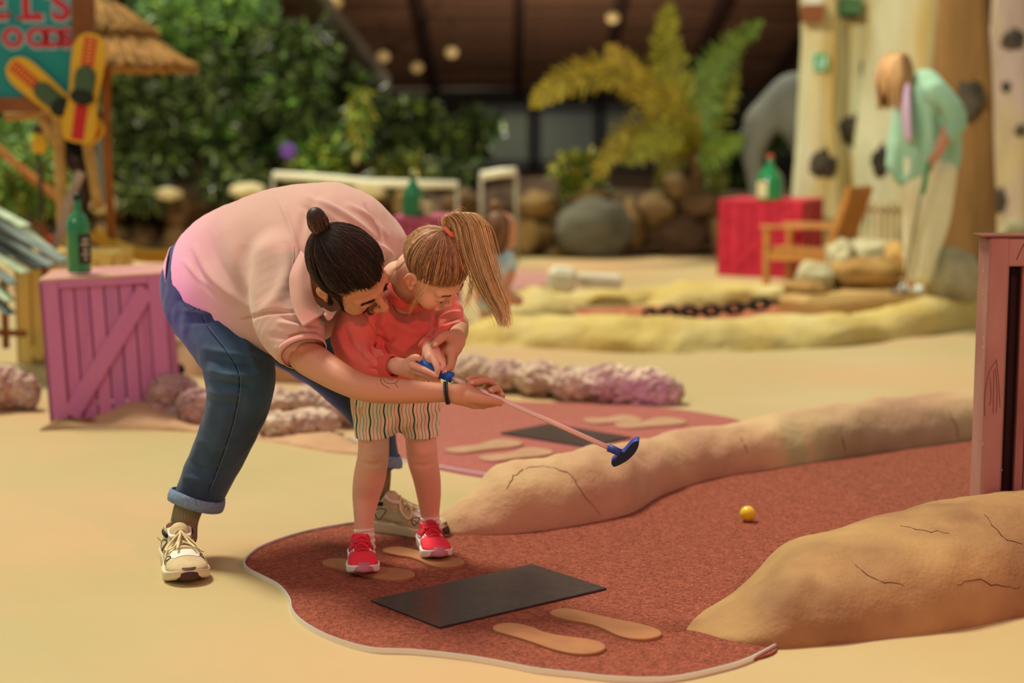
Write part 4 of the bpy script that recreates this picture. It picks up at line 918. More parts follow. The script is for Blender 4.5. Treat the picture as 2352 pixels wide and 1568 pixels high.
# skis
m_skiy = M('yellow_ski', (226, 172, 24), r=.35, coat=.3); m_skir = M('red_stripe', (204, 34, 40), r=.4); m_bind = M('green_rubber', (70, 92, 66), r=.6); m_bindb = M('black_rubber_heel', (30, 32, 26), r=.5)
def ski(a, b, wd, label, Y, bt, part=False):
    A, B = P(*a, Y), P(*b, Y); L = (B - A).length; d = (B - A) / L; n = Vector((0, -1, 0)); s = d.cross(n).normalized(); t = thing('water_ski', B, label, 'water ski', None)
    R = Matrix((s, d, n)).transposed()
    def put(nm, outl, z0, z1, m_, bev=.003): V, F = prism(outl, z0, z1, bev); obj(nm, [R @ Vector(v) + A for v in V], F, m_, t, False)
    w = wd / 2; o = closed_smooth([(0, 0), (w * .6, .015), (w, .07), (w * 1.02, L * .3), (w * .9, L * .6), (w * 1.05, L * .82), (w, L * .93), (w * .6, L), (-w * .6, L), (-w, L * .93), (-w * 1.05, L * .82), (-w * .9, L * .6), (-w * 1.02, L * .3), (-w, .07), (-w * .6, .015)], 4)
    put('ski_board', o, 0, .012, m_skiy); put('red_stripe', [(-w * .38, .02), (w * .38, .02), (w * .38, L * .30), (-w * .38, L * .30)], .012, .014, m_skir, 0)
    put('red_stripe', [(-w * .38, L * .66), (w * .38, L * .66), (w * .38, L * .98), (-w * .38, L * .98)], .012, .014, m_skir, 0)
    for q in np.linspace(L * .05, L * .26, 7): put('stripe_print', [(-w * .22, q), (w * .22, q), (w * .22, q + .008), (-w * .22, q + .008)], .014, .0148, m_skiy, 0)
    put('foot_pad', closed_smooth([(0, L * .30), (w * .55, L * .35), (w * .6, L * .48), (w * .45, L * .56), (-w * .45, L * .56), (-w * .6, L * .48), (-w * .55, L * .35)], 4), .012, .045, m_bind, .015)
    put('heel_cup', closed_smooth([(0, L * .52), (w * .62, L * .55), (w * .62, L * .62), (0, L * .66), (-w * .62, L * .62), (-w * .62, L * .55)], 4), .012, .06, m_bindb, .01)
ski((212, 76), (178, 326), .165, 'upright yellow and red water ski hanging on the bamboo poles', 8.48, 0)
ski((22, 142), (228, 318), .15, 'diagonal yellow and red water ski crossing behind the upright one', 8.55, 0)
# bamboo poles
def pole(a, b, r, m_, label, nm='bamboo_pole', mid=None, Y=9.0):
    pts = [P(*a, Y), P(*b, Y)] if mid is None else [P(*a, Y), P(*mid, Y), P(*b, Y)]; V = crom([tuple(p) for p in pts], 8)
    rr = [r * (1.12 if i % 4 == 0 else 1) for i in range(len(V))]; return tag(obj(nm, *tube(V, rr, 10), m_), label, 'pole')
pole((132, 250), (146, 560), .030, m_bamb, 'pale upright bamboo pole under the diagonal ski', Y=8.66)
pole((92, 262), (140, 345), .028, m_bamb, 'short slanting bamboo brace under the sign corner', Y=8.66)
pole((12, 268), (112, 262), .026, m_bamb, 'horizontal bamboo bar just below the sign beam', Y=8.68)
pole((188, 250), (226, 480), .028, m_bamb, 'slanting bamboo pole below the upright ski', Y=8.68)
pole((232, 310), (236, 470), .028, M('blue_grey_pole', (130, 148, 146), r=.5), 'blue grey metal pole beside the parasol pole', 'metal_pole', Y=9.6)
m_drift = M('dark_driftwood', (72, 50, 44), r=.8, c2=(50, 36, 32), sc=10, bump=(14, .5, .02)); m_pdrift = M('pale_driftwood', (190, 170, 150), r=.75, c2=(150, 128, 112), sc=8)
V = crom([tuple(P(x, y, 8.7)) for x, y in [(152, 362), (178, 385), (192, 430), (186, 500), (180, 580)]], 8); tag(obj('driftwood', *tube(V, [.045 - .01 * abs(math.sin(i * .5)) for i in range(len(V))], 12), m_drift), 'dark curved driftwood trunk behind the tall green bottle', 'driftwood')
V = crom([tuple(P(x, y, 8.3)) for x, y in [(186, 395), (160, 460), (140, 530), (112, 590)]], 8); tag(obj('driftwood', *tube(V, .024, 12), m_pdrift), 'pale slanting driftwood branch just left of the tall green bottle', 'driftwood')
pole((-20, 330), (150, 470), .03, m_orangepole, 'brown slanting stem crossing the shrub at the left edge', 'slanting_stem', Y=12)
# float
t = thing('float', P(90, 350, 10.5), 'yellow float with a dark cap seen between the bamboo poles', 'float'); obj('buoy', *ball(P(90, 328, 10.5), (.05, .05, .07), 3), m_skiy, t); obj('cap', *ball(P(88, 296, 10.5), (.045, .045, .03), 2), m_drift, t); obj('post', *tube([P(90, 330, 10.5), Vector((P(90, 330, 10.5).x, 10.5, 0))], .015, 8), m_drift, t)
# slatted lounger
m_slat = [M('grey_slat', (120, 134, 128), r=.6, c2=(90, 104, 100), sc=6), M('pale_green_slat', (196, 214, 178), r=.6, c2=(150, 170, 140), sc=6), M('dark_slat', (66, 76, 76), r=.6)]
t = thing('slatted_lounger', G(20, 800), 'grey and pale green slatted lounger at the left edge', 'lounger')
for k, (x0, y0, x1, y1, m_) in enumerate([(-60, 455, 60, 520, 1), (-60, 480, 150, 600, 0), (-60, 505, 120, 610, 0), (-60, 530, 90, 615, 2), (-60, 552, 60, 625, 1), (40, 515, 150, 606, 1), (-60, 580, 30, 650, 0), (-60, 610, 24, 690, 1), (-60, 650, 24, 720, 0)]):
    obj('slat', *bar(P(x0, y0, 8.3), P(x1, y1, 7.6), .05, .012, .003, Vector((.2, -.6, .8))), m_slat[m_], t, False)
obj('frame_rail', *bar(P(-60, 520, 8.5), P(100, 516, 8.2), .03, .03, .004), m_signwood, t, False)
obj('frame_leg', *bar(P(8, 640, 7.9), P(14, 800, 7.9), .03, .03, .004), m_signwood, t, False)
obj('frame_leg', *bar(P(98, 520, 8.2), P(104, 640, 8.2), .03, .03, .004), m_signwood, t, False)
obj('cross_rail', *bar(P(-40, 762, 7.9), P(60, 766, 7.9), .03, .03, .004), m_signwood, t, False)
tag(obj('red_bin', *lathe([(.05, 0), (.055, .01), (.066, .58), (.07, .60), (.06, .60)], Vector((P(112, 560, 8.9).x, 8.9, 0)), 20), M('red_plastic', (190, 48, 40), r=.5)), 'tall red tub behind the slatted lounger', 'tub')
m_ycloth = M('yellow_canvas', (206, 158, 50), r=.7)
t = thing('hammock', P(320, 590, 9.2), 'sagging yellow hammock between the crate and the man', 'hammock')
A = crom([(215, 528, 9.2), (260, 560, 9.2), (320, 580, 9.2), (400, 582, 9.2), (470, 575, 9.2)], 8); V = []; F = []
for i, (x, y, Y) in enumerate(A):
    p = P(x, y, Y)
    for k in range(7): u = k / 6 - .5; V.append(p + Vector((0, u * .22, .05 * (u * 2) ** 2 - .03)))
for i in range(len(A) - 1):
    for k in range(6): F.append((i * 7 + k, (i + 1) * 7 + k, (i + 1) * 7 + k + 1, i * 7 + k + 1))
hm = obj('canvas', V, F, m_ycloth, t); md = hm.modifiers.new('s', 'SOLIDIFY'); md.thickness = .02
obj('stand', *tube(crom([tuple(P(x, y, 9.25)) for x, y in [(205, 520), (240, 590), (262, 640)]], 6), .022, 8), m_drift, t); obj('stand', *tube([P(240, 570, 9.2), P(212, 640, 9.2)], .02, 8), m_drift, t)

# ------------------------------------------------------------------ wooden gate at the right
m_gate = M('worn_pink_wood', (158, 98, 94), r=.45, c2=(134, 74, 72), sc=3, con=.6, c3=(172, 126, 116), sc3=4, stretch=(1, 1, .4), bumps=[(26, .35, .004), (150, .25, .001)], spec=.5)
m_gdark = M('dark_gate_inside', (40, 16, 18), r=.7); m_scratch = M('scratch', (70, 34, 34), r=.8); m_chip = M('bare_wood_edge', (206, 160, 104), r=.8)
Yt = 4.52; t = thing('wooden_gate', P(2300, 1160, Yt), 'worn brownish pink wooden gate with carved scratches at the right edge', 'gate')
def face(x0, y0, x1, y1, Y, dp, bev=.004):
    a, b = P(x0, y1, Y), P(x1, y0, Y); b2 = P(x1, y1, Y); return box(((a.x + P(x1, (y0 + y1) / 2, Y).x) / 2, Y + dp / 2, (a.z + b.z) / 2), (b2.x - a.x, dp, b.z - a.z), None, bev)
pst = obj('post', *face(2256, 545, 2303, 1200, Yt, .11, .006), m_gate, t, False); rl2 = obj('top_rail', *face(2304, 546, 2760, 612, Yt + .004, .09), m_gate, t, False)
obj('cap_board', *face(2259, 540, 2830, 546, Yt - .001, .11, .002), M('cap_wood', (120, 70, 52), r=.5), t, False)
obj('slat', *face(2331, 612, 2350, 1200, Yt + .05, .02, .002), m_gate, t, False); obj('slat', *face(2352, 612, 2400, 1200, Yt + .06, .02, .002), m_gate, t, False); obj('slat', *face(2404, 612, 2450, 1200, Yt + .05, .02, .002), m_gate, t, False)
obj('back_board', *face(2300, 600, 2780, 1200, Yt + .10, .015), m_gdark, t, False); [obj('slat', *face(2454 + 52 * k, 612, 2500 + 52 * k, 1200, Yt + (.06 if k % 2 == 0 else .05), .02, .002), m_gate, t, False) for k in range(6)]; obj('post', *face(2762, 545, 2812, 1200, Yt, .11, .006), m_gate, t, False)
obj('inner_post', *face(2304, 612, 2330, 1200, Yt + .075, .03), m_gdark, t, False)
for i, pl_ in enumerate([[(2262, 955), (2262, 905), (2272, 855), (2288, 828)], [(2288, 825), (2293, 870), (2297, 935)], [(2274, 865), (2276, 910), (2273, 930)], [(2283, 850), (2282, 900), (2281, 950)], [(2286, 845), (2290, 900), (2288, 948)]]):
    obj('scratch', *tube(drape(bvh(pst), pl_, -.0002, 6), .0009, 5), m_scratch, pst)
obj('scratch', *tube(drape(bvh(rl2), [(2335, 596), (2343, 577), (2352, 560)], -.0002, 5), .0014, 5), m_scratch, rl2)
rc = random.Random(9)
for k in range(14):
    y = rc.uniform(560, 1130); sx = rc.choice([2258.0, 2301.4]); obj('chipped_edge', *ball(P(sx, y, Yt + .002), (.0012, .0012, rc.uniform(.002, .009)), 1), m_chip, pst)
# ------------------------------------------------------------------ people: shared pieces
m_skin = M('skin', (214, 150, 116), r=.5, attr='Col', sss=.12, spec=.4, bumps=[(400, .12, .0006), (60, .08, .002)])
m_hair = M('hair', (50, 34, 28), r=.48, attr='Col', spec=.35)
SKM, SKG = (200, 142, 112), (226, 172, 146)
def frame(fw, up):
    f = Vector(fw).normalized(); u = Vector(up); u = (u - f * u.dot(f)).normalized(); r = f.cross(u); return np.array([r, f, u]).T     # local x = right, y = forward, z = up
def head_sdf(kid=False, nose=1.0):
    o = Org(.0021)
    o.ell((0, -.012, .035), (.076, .096, .082), k=.01); o.ell((0, .022, -.03), (.060 if not kid else .064, .066, .078), k=.03)
    o.ell((0, .055, -.10), (.028, .026, .020), k=.025)
    for s in (-1, 1):
        o.ell((s * .044, .055, -.040), (.024, .026, .024) if not kid else (.030, .030, .030), k=.02); o.cone((s * .012, .084, .014), (s * .046, .070, .012), .010, .008, k=.012)
        o.ell((s * .032, .096, -.008), (.018, .016, .012), k=.012, mode='s'); o.ell((s * .032, .074, -.010), .0155, k=.004)
    n = nose
    o.cone((0, .086, .0), (0, .086 + .026 * n, -.036), .008, .011 * n, k=.012); o.ell((0, .086 + .025 * n, -.040), .0125 * n, k=.008)
    for s in (-1, 1): o.ell((s * .013 * n, .092 + .010 * n, -.045), .009 * n, k=.008); o.ell((s * .007 * n, .100 + .010 * n, -.053), .0035, k=.003, mode='s')
    o.ell((0, .088, -.074), (.024, .012, .006), k=.008); o.ell((0, .086, -.084), (.021, .012, .007), k=.006); o.cone((-.024, .094, -.079), (.024, .094, -.079), .0016, .0016, k=.004, mode='s')
    for s in (-1, 1):
        o.ell((s * .080, -.012, -.012), (.010, .019, .031), k=.006, rot=np.array(Matrix.Rotation(s * .25, 3, 'Z')).tolist()); o.ell((s * .090, -.006, -.006), (.008, .010, .017), k=.004, mode='s'); o.ell((s * .078, .002, -.034), (.008, .009, .011), k=.006); o.ell((s * .084, .0, -.012), (.005, .006, .008), k=.004)
    return o
def paint(V, base, rules):
    C = np.tile(np.array(lin(base)[:3]), (len(V), 1))
    for fn, col in rules:
        m = np.clip(fn(V), 0, 1)[:, None]; C = C * (1 - m) + np.array(lin(col)[:3]) * m
    return C
def hairshell(axes, tie, hl, n, seed, dome=(.080, .100, .087), c0=(0, -.012, .035), lift=.004, pts=12, wob=.05, clump=1.0):
    """strands over the skull from the hairline hl(az)->z to the tie point, head-local"""
    rs = np.random.RandomState(seed); c0 = np.array(c0); R = np.array(dome); out = []; tie = np.array(tie); td = (tie - c0) / R; td /= np.linalg.norm(td)
    for _ in range(n):
        az = rs.uniform(0, 2 * math.pi); q = rs.uniform(0, 1) ** 1.8; x, y = math.sin(az), math.cos(az)
        z0 = hl(y * R[1], x) + rs.normal() * .0045; zz = (z0 - c0[2]) / R[2]; zz = min(max(zz, -.85), .95); rr = math.sqrt(max(0, 1 - zz * zz)); d0 = np.array([x * rr, y * rr, zz])
        d0 = d0 * (1 - q) + td * q * .93 + rs.normal(size=3) * .01; d0 /= np.linalg.norm(d0); ph = rs.uniform(0, 6.28); am = rs.normal() * wob * .35; ds = rs.uniform(.0, 1)
        om = math.acos(max(-1, min(1, d0.dot(td)))); P_ = []
        side = np.cross(d0, td); side /= np.linalg.norm(side) + 1e-9
        for i in range(pts):
            u = i / (pts - 1); d = (math.sin((1 - u) * om) * d0 + math.sin(u * om) * td) / max(math.sin(om), 1e-4) if om > .02 else td
            d = d + side * am * math.sin(math.pi * u) + side * .012 * math.sin(ph + u * 9) * math.sin(math.pi * u); d /= np.linalg.norm(d)
            l = 1 + (lift * (.25 + .75 * ds) * clump) / .09 * (min(1, u * 5 + .15)) + .012 * math.sin(ph * 3) * u * (1 - u) + (.05 * u ** 5)
            P_.append(c0 + d * R * l)
        out.append(P_)
    return np.array(out)
def world(A, ax, c, s): return (np.asarray(A) * s) @ ax.T + np.array(c)
def tints(n, base, seed, lo=.5, hi=1.6, alt=None, p=.2):
    rs = np.random.RandomState(seed); C = np.array([lin(base)[:3]] * n); 
    if alt is not None: m = rs.uniform(size=n) < p; C[m] = lin(alt)[:3]
    return C * rs.uniform(lo, hi, n)[:, None]
def sheet(name, rows, mat, parent, th=.002, n=6, m=6):
    """rows: list of polylines (3D) from one border to the other, made into a soft thin cloth piece"""
    R = [crom([tuple(p) for p in r], n) for r in rows]; R = crom([list(np.ravel(r)) for r in R], m); k = R.shape[1] // 3; V = R.reshape(-1, 3); F = []
    for i in range(len(R) - 1):
        for j in range(k - 1): F.append((i * k + j, i * k + j + 1, (i + 1) * k + j + 1, (i + 1) * k + j))
    o = obj(name, V, F, mat, parent); s = o.modifiers.new('t', 'SOLIDIFY'); s.thickness = th; s.offset = 0; return o
def hit(bv, x, y, off=0.0):
    d = ray(x, y).normalized(); h = bv.ray_cast(Vector((0, 0, CAMH)), d); return None if h[0] is None else h[0] - d * off
def seam(bv, px, r, mat, name, par, off=.0004, n=6, maxY=99):
    pts = drape(bv, px, off, n, maxY)
    if len(pts) > 1: return obj(name, *tube(pts, r, 5), mat, par)
def joinmesh(name, lst, mat, parent):
    Vs = []; Fs = []; Cs = []; n = 0
    for V, F, C in lst: Vs.append(V); Fs.append(np.asarray(F) + n); Cs.append(C); n += len(V)
    me = npmesh(name, np.concatenate(Vs), np.concatenate(Fs), mat)
    if len(me.vertices) == n: colattr(me, np.concatenate(Cs))
    return link(name, me, parent)

def shoe(parent, heel, toe, L, W, H, kind, mats, side=1):
    """built in local metres: x to the toe, y across, z up"""
    a = Vector((heel[0], heel[1], 0)); d = Vector((toe[0] - heel[0], toe[1] - heel[1], 0)).normalized(); s = Vector((-d.y, d.x, 0)); R = np.array([d, s, (0, 0, 1)]).T; z0 = heel[2]; T = np.array([a.x, a.y, z0])
    X = lambda V: np.asarray([tuple(v) for v in V]) @ R.T + T
    w = W / 2; st = .021 if kind == 'kid' else .026
    k = L / .29
    o = Org(.0028 if kind != 'kid' else .0022)
    o.ell((L * .80, 0, st + H * .12), (L * .20, w * .90, H * .30), k=.01); o.ell((L * .58, 0, st + H * .20), (L * .26, w * .84, H * .42), k=.02); o.ell((L * .22, 0, st + H * .28), (L * .21, w * .74, H * .52), k=.02)
    o.cone((L * .20, 0, st + H * .4), (L * .17, 0, st + H * .80), w * .62, w * .60, k=.01); o.cone((L * .44, 0, st + H * .45), (L * .33, 0, st + H * .88), w * .42, w * .46, k=.014)
    o.cone((L * .22, 0, st + H * .55), (L * .17, 0, st + H * 1.3), w * .46, w * .5, k=.004, mode='s'); o.plane((0, 0, st * .55), (0, 0, -1), (-.1, -.1, -.1), (L + .1, .1, st + .02))
    V, F = o.build(); V = smoothv(V, F, 1); up = link('shoe', npmesh('shoe', X(V), F, mats['upper']), parent)
    bv = BVHTree.FromPolygons([tuple(v) for v in V], [tuple(int(i) for i in f) for f in F])
    out = closed_smooth([(0, 0), (L * .01, w * .5), (L * .10, w * .80), (L * .30, w * .80), (L * .5, w * .84), (L * .70, w * 1.0), (L * .86, w * .92), (L * .97, w * .55), (L, 0), (L * .97, -w * .58), (L * .86, -w * .95), (L * .70, -w * 1.0), (L * .5, -w * .82), (L * .30, -w * .78), (L * .10, -w * .78), (L * .01, -w * .5)], 5)
    A = np.array(out); c = np.array([L * .5, 0]); VV = []; n = len(A)
    for z, sc_ in ((0, .90), (.004, .96), (st * .45, 1.0), (st * .75, .985), (st * 1.02, 1.02), (st * 1.12, .93), (st * 1.12, .5)):
        for q in A:
            u = q[0] / L; lift = .016 * k * max(0, (u - .72) / .28) ** 2 + .008 * k * max(0, (.12 - u) / .12) ** 2; thin = 1.5 - .62 * u; rp = 1 + .02 * math.sin(u * 40) * (0 < z < st)
            VV.append((c[0] + (q[0] - c[0]) * sc_, q[1] * sc_ * rp, z * thin + lift))
    FF = []
    for i in range(6):
        for j in range(n): FF.append((i * n + j, i * n + (j + 1) % n, (i + 1) * n + (j + 1) % n, (i + 1) * n + j))
    FF.append(tuple(range(n))[::-1]); FF.append(tuple(6 * n + j for j in range(n)))
    obj('sole', X(VV), FF, mats['sole'], up)
    # toe bumper hugging the front of the sole
    B = []; bf = []; ys = np.linspace(-.52, .52, 11)
    for y in ys:
        xx = L * (.995 - .10 * (abs(y) / .52) ** 2.2); top = st * (1.35 - .9 * max(0, abs(y) - .22) / .30)
        for z in (.006, st * .5, top): B.append((xx + .0035 - max(0, z - st * .6) * .55, y * w * 1.05, z + .010 * k))
    for i in range(10):
        for j in range(2): bf.append((i * 3 + j, i * 3 + j + 1, (i + 1) * 3 + j + 1, (i + 1) * 3 + j))
    b = obj('toe_bumper', X(B), bf, mats['bumper'], up); sm = b.modifiers.new('t', 'SOLIDIFY'); sm.thickness = .006
    def top(x, y, off=.001):
        h = bv.ray_cast(Vector((x, y, .3)), Vector((0, 0, -1))); return (Vector((x, y, st + H * .5)) if h[0] is None else h[0]) + Vector((0, 0, off))
    def sidept(x, z, sg, off=.001):
        h = bv.ray_cast(Vector((x, sg * .2, z)), Vector((0, -sg, 0))); return (Vector((x, sg * w * .8, z)) if h[0] is None else h[0]) + Vector((0, sg * off, 0))
    # tongue
    tg = [[(L * .46, y * w * .40, top(L * .46, 0).z + .002 - abs(y) * .004) for y in (-1, 0, 1)], [(L * .37, y * w * .50, st + H * .92 - abs(y) * .006) for y in (-1, 0, 1)], [(L * .30, y * w * .52, st + H * 1.10 - abs(y) * .007) for y in (-1, 0, 1)]]
    rows = [[Vector(X([p])[0]) for p in r] for r in tg]; tn = sheet('tongue', rows, mats['tongue'], up, .007)
    # laces
    nl = 5; lc = []
    for i in range(nl):
        x = L * (.43 + .055 * i); yy = w * (.44 - .01 * i); x2 = x + (L * .045 if i % 2 else -L * .01)
        pts = [top(x, -yy, .0), top(x + (x2 - x) * .3, -yy * .5, .004), top((x + x2) / 2, 0, .005), top(x + (x2 - x) * .7, yy * .5, .004), top(x2, yy, .0)]
        lc.append(tube(X(crom([tuple(p) for p in pts], 4)), .0028 * k ** .3, 6, flat=.6))
    if kind != 'kid':
        for lp in ([(0, 0), (.03, .03), (.055, .05), (.05, .02), (.02, .0)], [(0, 0), (.02, -.035), (.05, -.045), (.045, -.02), (.0, .0)], [(0, 0), (.03, .015), (.075, .028)], [(0, 0), (.035, -.01), (.08, -.02)]):
            pts = [top(L * .44 + x, y, .008 + .006 * math.sin(i)) for i, (x, y) in enumerate(lp)]; lc.append(tube(X(crom([tuple(p) for p in pts], 6)), .0036, 6, flat=.5))
    obj('laces', *join(lc), mats['lace'], up)
    if kind == 'kid':
        # strap over the instep, three stripes and eyelets
        r1, r2 = [], []
        for t_ in np.linspace(-1, 1, 9):
            y = t_ * w * .72; z = st + H * (.97 - .42 * abs(t_) ** 2.4); r1.append((L * .33, y, z)); r2.append((L * .43, y, z - H * .10))
        rows = [[Vector(X([p])[0]) for p in r] for r in (r1, r2)]; sheet('strap', rows, mats['strap'], up, .004, 3, 2)
        for sg in (-1, 1):
            for j in range(3):
                q = [sidept(L * (.40 + .075 * j) + a_, st + H * b_, sg) for a_, b_ in ((0, .18), (.016, .20), (-.002, .52), (-.018, .50))]
                me = obj('side_stripe', X(q), [(0, 1, 2, 3)], mats['stripe'], up); so = me.modifiers.new('t', 'SOLIDIFY'); so.thickness = .0015; so.offset = 0
            obj('eyelet_trim', *tube(X([tuple(top(L * x, sg * w * .5, .001)) for x in (.47, .53, .58)]), .0022, 6), mats['sole'], up)
        obj('toe_mark', *join([([X([(L * 1.0 + .0045 - j * .0004, y, st * .55 + zz)])[0] for y, zz in ((-.006 + .005 * j, 0), (-.003 + .005 * j, 0), (-.001 + .005 * j, .003 + .0025 * j), (-.004 + .005 * j, .003 + .0025 * j))], [(0, 1, 2, 3)]) for j in range(3)]), mats['strap'], up, False)
    else:
        # white vamp panel, black edged triangles at the side, tongue badge
        V2 = []; F2 = []; nu, nv = 9, 9
        for i in range(nu):
            for j in range(nv):
                u = i / (nu - 1); v = j / (nv - 1) * 2 - 1; V2.append(tuple(top(L * (.64 + .15 * u), v * w * (.50 + .12 * u * (1 - u) * 4), .0012)))
        for i in range(nu - 1):
            for j in range(nv - 1): F2.append((i * nv + j, i * nv + j + 1, (i + 1) * nv + j + 1, (i + 1) * nv + j))
        obj('vamp_panel', X(V2), F2, mats['mesh'], up)
        for sg in (-1, 1):
            for x0, z0_, sz in ((.26, .42, .020), (.70, .30, .014)):
                q = [(L * x0 - sz * .7, st + H * z0_ + sz * .5), (L * x0 + sz * .8, st + H * z0_ + sz * .6), (L * x0 - sz * .1, st + H * z0_ - sz * .8)]
                pts = [tuple(sidept(x, z, sg, .001)) for x, z in closed_smooth(q, 5)]; obj('trim_triangle', *tube(X(pts), .0016, 5, closed=True), mats['black'], up)
                cc_ = X(pts).mean(0); obj('triangle_fill', [*X(pts), cc_], [(i, (i + 1) % len(pts), len(pts)) for i in range(len(pts))], mats['mesh'], up)
            pts = [tuple(sidept(L * x, st + H * z, sg, .0005)) for x, z in ((.02, .5), (.10, .32), (.3, .26), (.5, .2), (.66, .34), (.8, .2), (.93, .08))]
            obj('overlay_edge', *tube(X(crom(pts, 5)), .0014, 5), mats['seam'], up)
        pts = [(L * .19 + w * .52 * math.cos(a_) * 1.25, w * .60 * math.sin(a_), st + H * (.80 + .10 * math.cos(a_ + math.pi))) for a_ in np.linspace(.9, 2 * math.pi - .9, 20)]; obj('collar_lining', *tube(X(pts), .006, 8), mats['black'], up)
        bd_ = [X([(L * .335 - .0 + zz * .5, y, st + H * 1.0 + .008 - zz)])[0] for y, zz in ((-.013, 0), (.013, 0), (.008, .020), (-.008, .020))]
        n_ = np.array((bd_[1] - bd_[0])); 
        obj('tongue_badge', *tube([tuple(p + np.array(R @ np.array([.005, 0, .004]))) for p in bd_], .0008, 5, closed=True), mats['black'], tn)
        def bst(pts): return tube([tuple(np.array(bd_[0]) * (1 - u) * (1 - v) + np.array(bd_[1]) * u * (1 - v) + np.array(bd_[3]) * (1 - u) * v + np.array(bd_[2]) * u * v + R @ np.array([.0062, 0, .005])) for u, v in pts], .0009, 5)
        L_ = [bst(q) for q in ([(.10, .18), (.36, .18)], [(.23, .18), (.23, .42)], [(.42, .42), (.42, .18), (.56, .18), (.56, .3), (.42, .3), (.58, .42)], [(.88, .2), (.72, .18), (.68, .24), (.84, .32), (.86, .4), (.68, .42)], [(.36, .62), (.64, .62), (.5, .85), (.36, .62)])]
        L_ = [bst([(1 - u, v) for u, v in q]) for q in ([(.10, .18), (.36, .18)], [(.23, .18), (.23, .42)], [(.42, .42), (.42, .18), (.56, .18), (.56, .3), (.42, .3), (.58, .42)], [(.88, .2), (.72, .18), (.68, .24), (.84, .32), (.86, .4), (.68, .42)], [(.36, .62), (.64, .62), (.5, .85), (.36, .62)])]
        obj('badge_lettering', *join(L_), mats['black'], tn)
    return up, X

# ------------------------------------------------------------------ the man
man = thing('person', G(600, 1290), 'man with a dark bun, pale pink polo shirt and blue jeans bending over the girl', 'person')
m_polo = M('pink_pique', (206, 168, 154), r=.9, sheen=.25, c2=(196, 156, 142), sc=3, bumps=[(900, .35, .0008), (45, .12, .004)], spec=.2)
m_polorib = M('pink_rib', (210, 156, 144), r=.9, sheen=.2, bumps=[(600, .5, .001)], spec=.2)
m_denim = M('blue_denim', (34, 52, 74), r=.85, c2=(62, 88, 110), sc=4.5, con=.4, c3=(26, 38, 58), sc3=3, bumps=[(700, .5, .0008), (30, .15, .004)], sheen=.15, spec=.2)
m_denimin = M('denim_turn_up', (96, 118, 146), r=.9, c2=(128, 148, 170), sc=160, con=.5, bumps=[(500, .4, .001)], spec=.2)
m_dseam = M('denim_seam', (30, 44, 70), r=.9); m_dthread = M('pale_denim_thread', (112, 136, 160), r=.9)
m_sock = M('olive_rib_sock', (150, 140, 106), r=.95, spec=.1, c2=(108, 98, 70), sc=20)
def E(ax, ay, aY, bx, by, bY, t): return (P(ax, ay, aY), P(bx, by, bY), t)
# body: head, arms, hands and shins
axm = frame((.745, -.203, -.635), (.12, -.89, .42)); cm = P(804, 624, 4.06); sm_ = 1.03
o = head_sdf(False, .98); o.cone((0, -.02, -.04), (0, -.075, -.17), .052, .060, k=.03)
V, F = o.build(); V = smoothv(V, F, 1)
Vl = V.copy(); beard = lambda V: (np.clip((-.045 - V[:, 2] + .35 * (np.abs(V[:, 0]) - .045) * 0) * 60, 0, 1) * np.clip((V[:, 1] + .005) * 60, 0, 1) * np.clip((.110 - V[:, 1]) * 80, 0, 1) * (1 - np.exp(-((V[:, 0] / .026) ** 2 + ((V[:, 2] + .078) / .010) ** 2) * 1.2))) * (1 - np.exp(-((np.abs(V[:, 0]) - .042) ** 2 + (V[:, 2] + .05) ** 2) / .022 ** 2) * (V[:, 1] > .05)) * .85
burns = lambda V: np.clip((np.abs(V[:, 0]) - .058) * 90, 0, 1) * np.clip((V[:, 1] - .004) * 80, 0, 1) * np.clip((.045 - V[:, 1]) * 80, 0, 1) * np.clip((.03 - V[:, 2]) * 60, 0, 1) * .85
lips = lambda V: np.exp(-((V[:, 0] / .024) ** 2 + ((V[:, 2] + .079) / .010) ** 2) ** 2) * (V[:, 1] > .085) * .7
blush = lambda V: np.exp(-((V[:, 1] - .115) ** 2 + (V[:, 2] + .042) ** 2 + V[:, 0] ** 2) / .02 ** 2) * .3
scalp = lambda V: np.clip((V[:, 2] - .062 - .62 * (V[:, 1] - .07) - .034 * np.exp(-((np.abs(V[:, 0]) / .078 - .55) / .17) ** 2)) * 120, 0, 1) * (np.abs(V[:, 0]) < .079)
headC = paint(Vl, SKM, [(scalp, (38, 26, 22)), (beard, (44, 30, 24)), (burns, (40, 28, 22)), (lips, (170, 90, 80)), (blush, (214, 120, 96))])
parts_ = [(world(V, axm, cm, sm_), F, headC)]
arm = Org(.003); arm.limb([(P(640, 720, 4.24), .060), (P(692, 805, 4.13), .047), (P(745, 845, 4.06), .041), (P(800, 877, 4.01), .035), (P(850, 894, 3.985), .0325), (P(920, 899, 3.975), .0300), (P(985, 901, 3.968), .0255), (P(1024, 902, 3.965), .0225), (P(1050, 904, 3.965), .0220)], k=.01, n=3)
arm.limb([(P(680, 640, 4.33), .06), (P(640, 720, 4.24), .060)], k=.03); arm.limb([(P(690, 640, 4.34), .07), (Vector(world([(0, -.05, -.08)], axm, cm, sm_)[0]), .054), (Vector(world([(0, -.02, -.04)], axm, cm, sm_)[0]), .050)], k=.03)
V, F = arm.build(); V = smoothv(V, F, 1); parts_.append((V, F, paint(V, SKM, [])))
h = Org(.0016)   # right hand, palm up under the shaft
h.limb([(P(1018, 902, 3.965), .0226), (P(1050, 904, 3.965), .0218)], k=.01); h.limb([(P(1052, 903, 3.97), .020), (P(1085, 912, 3.98), .021), (P(1108, 918, 3.99), .018)], k=.012)
h.limb([(P(1050, 912, 3.96), .016), (P(1090, 926, 3.97), .014), (P(1112, 928, 3.985), .011)], k=.010)
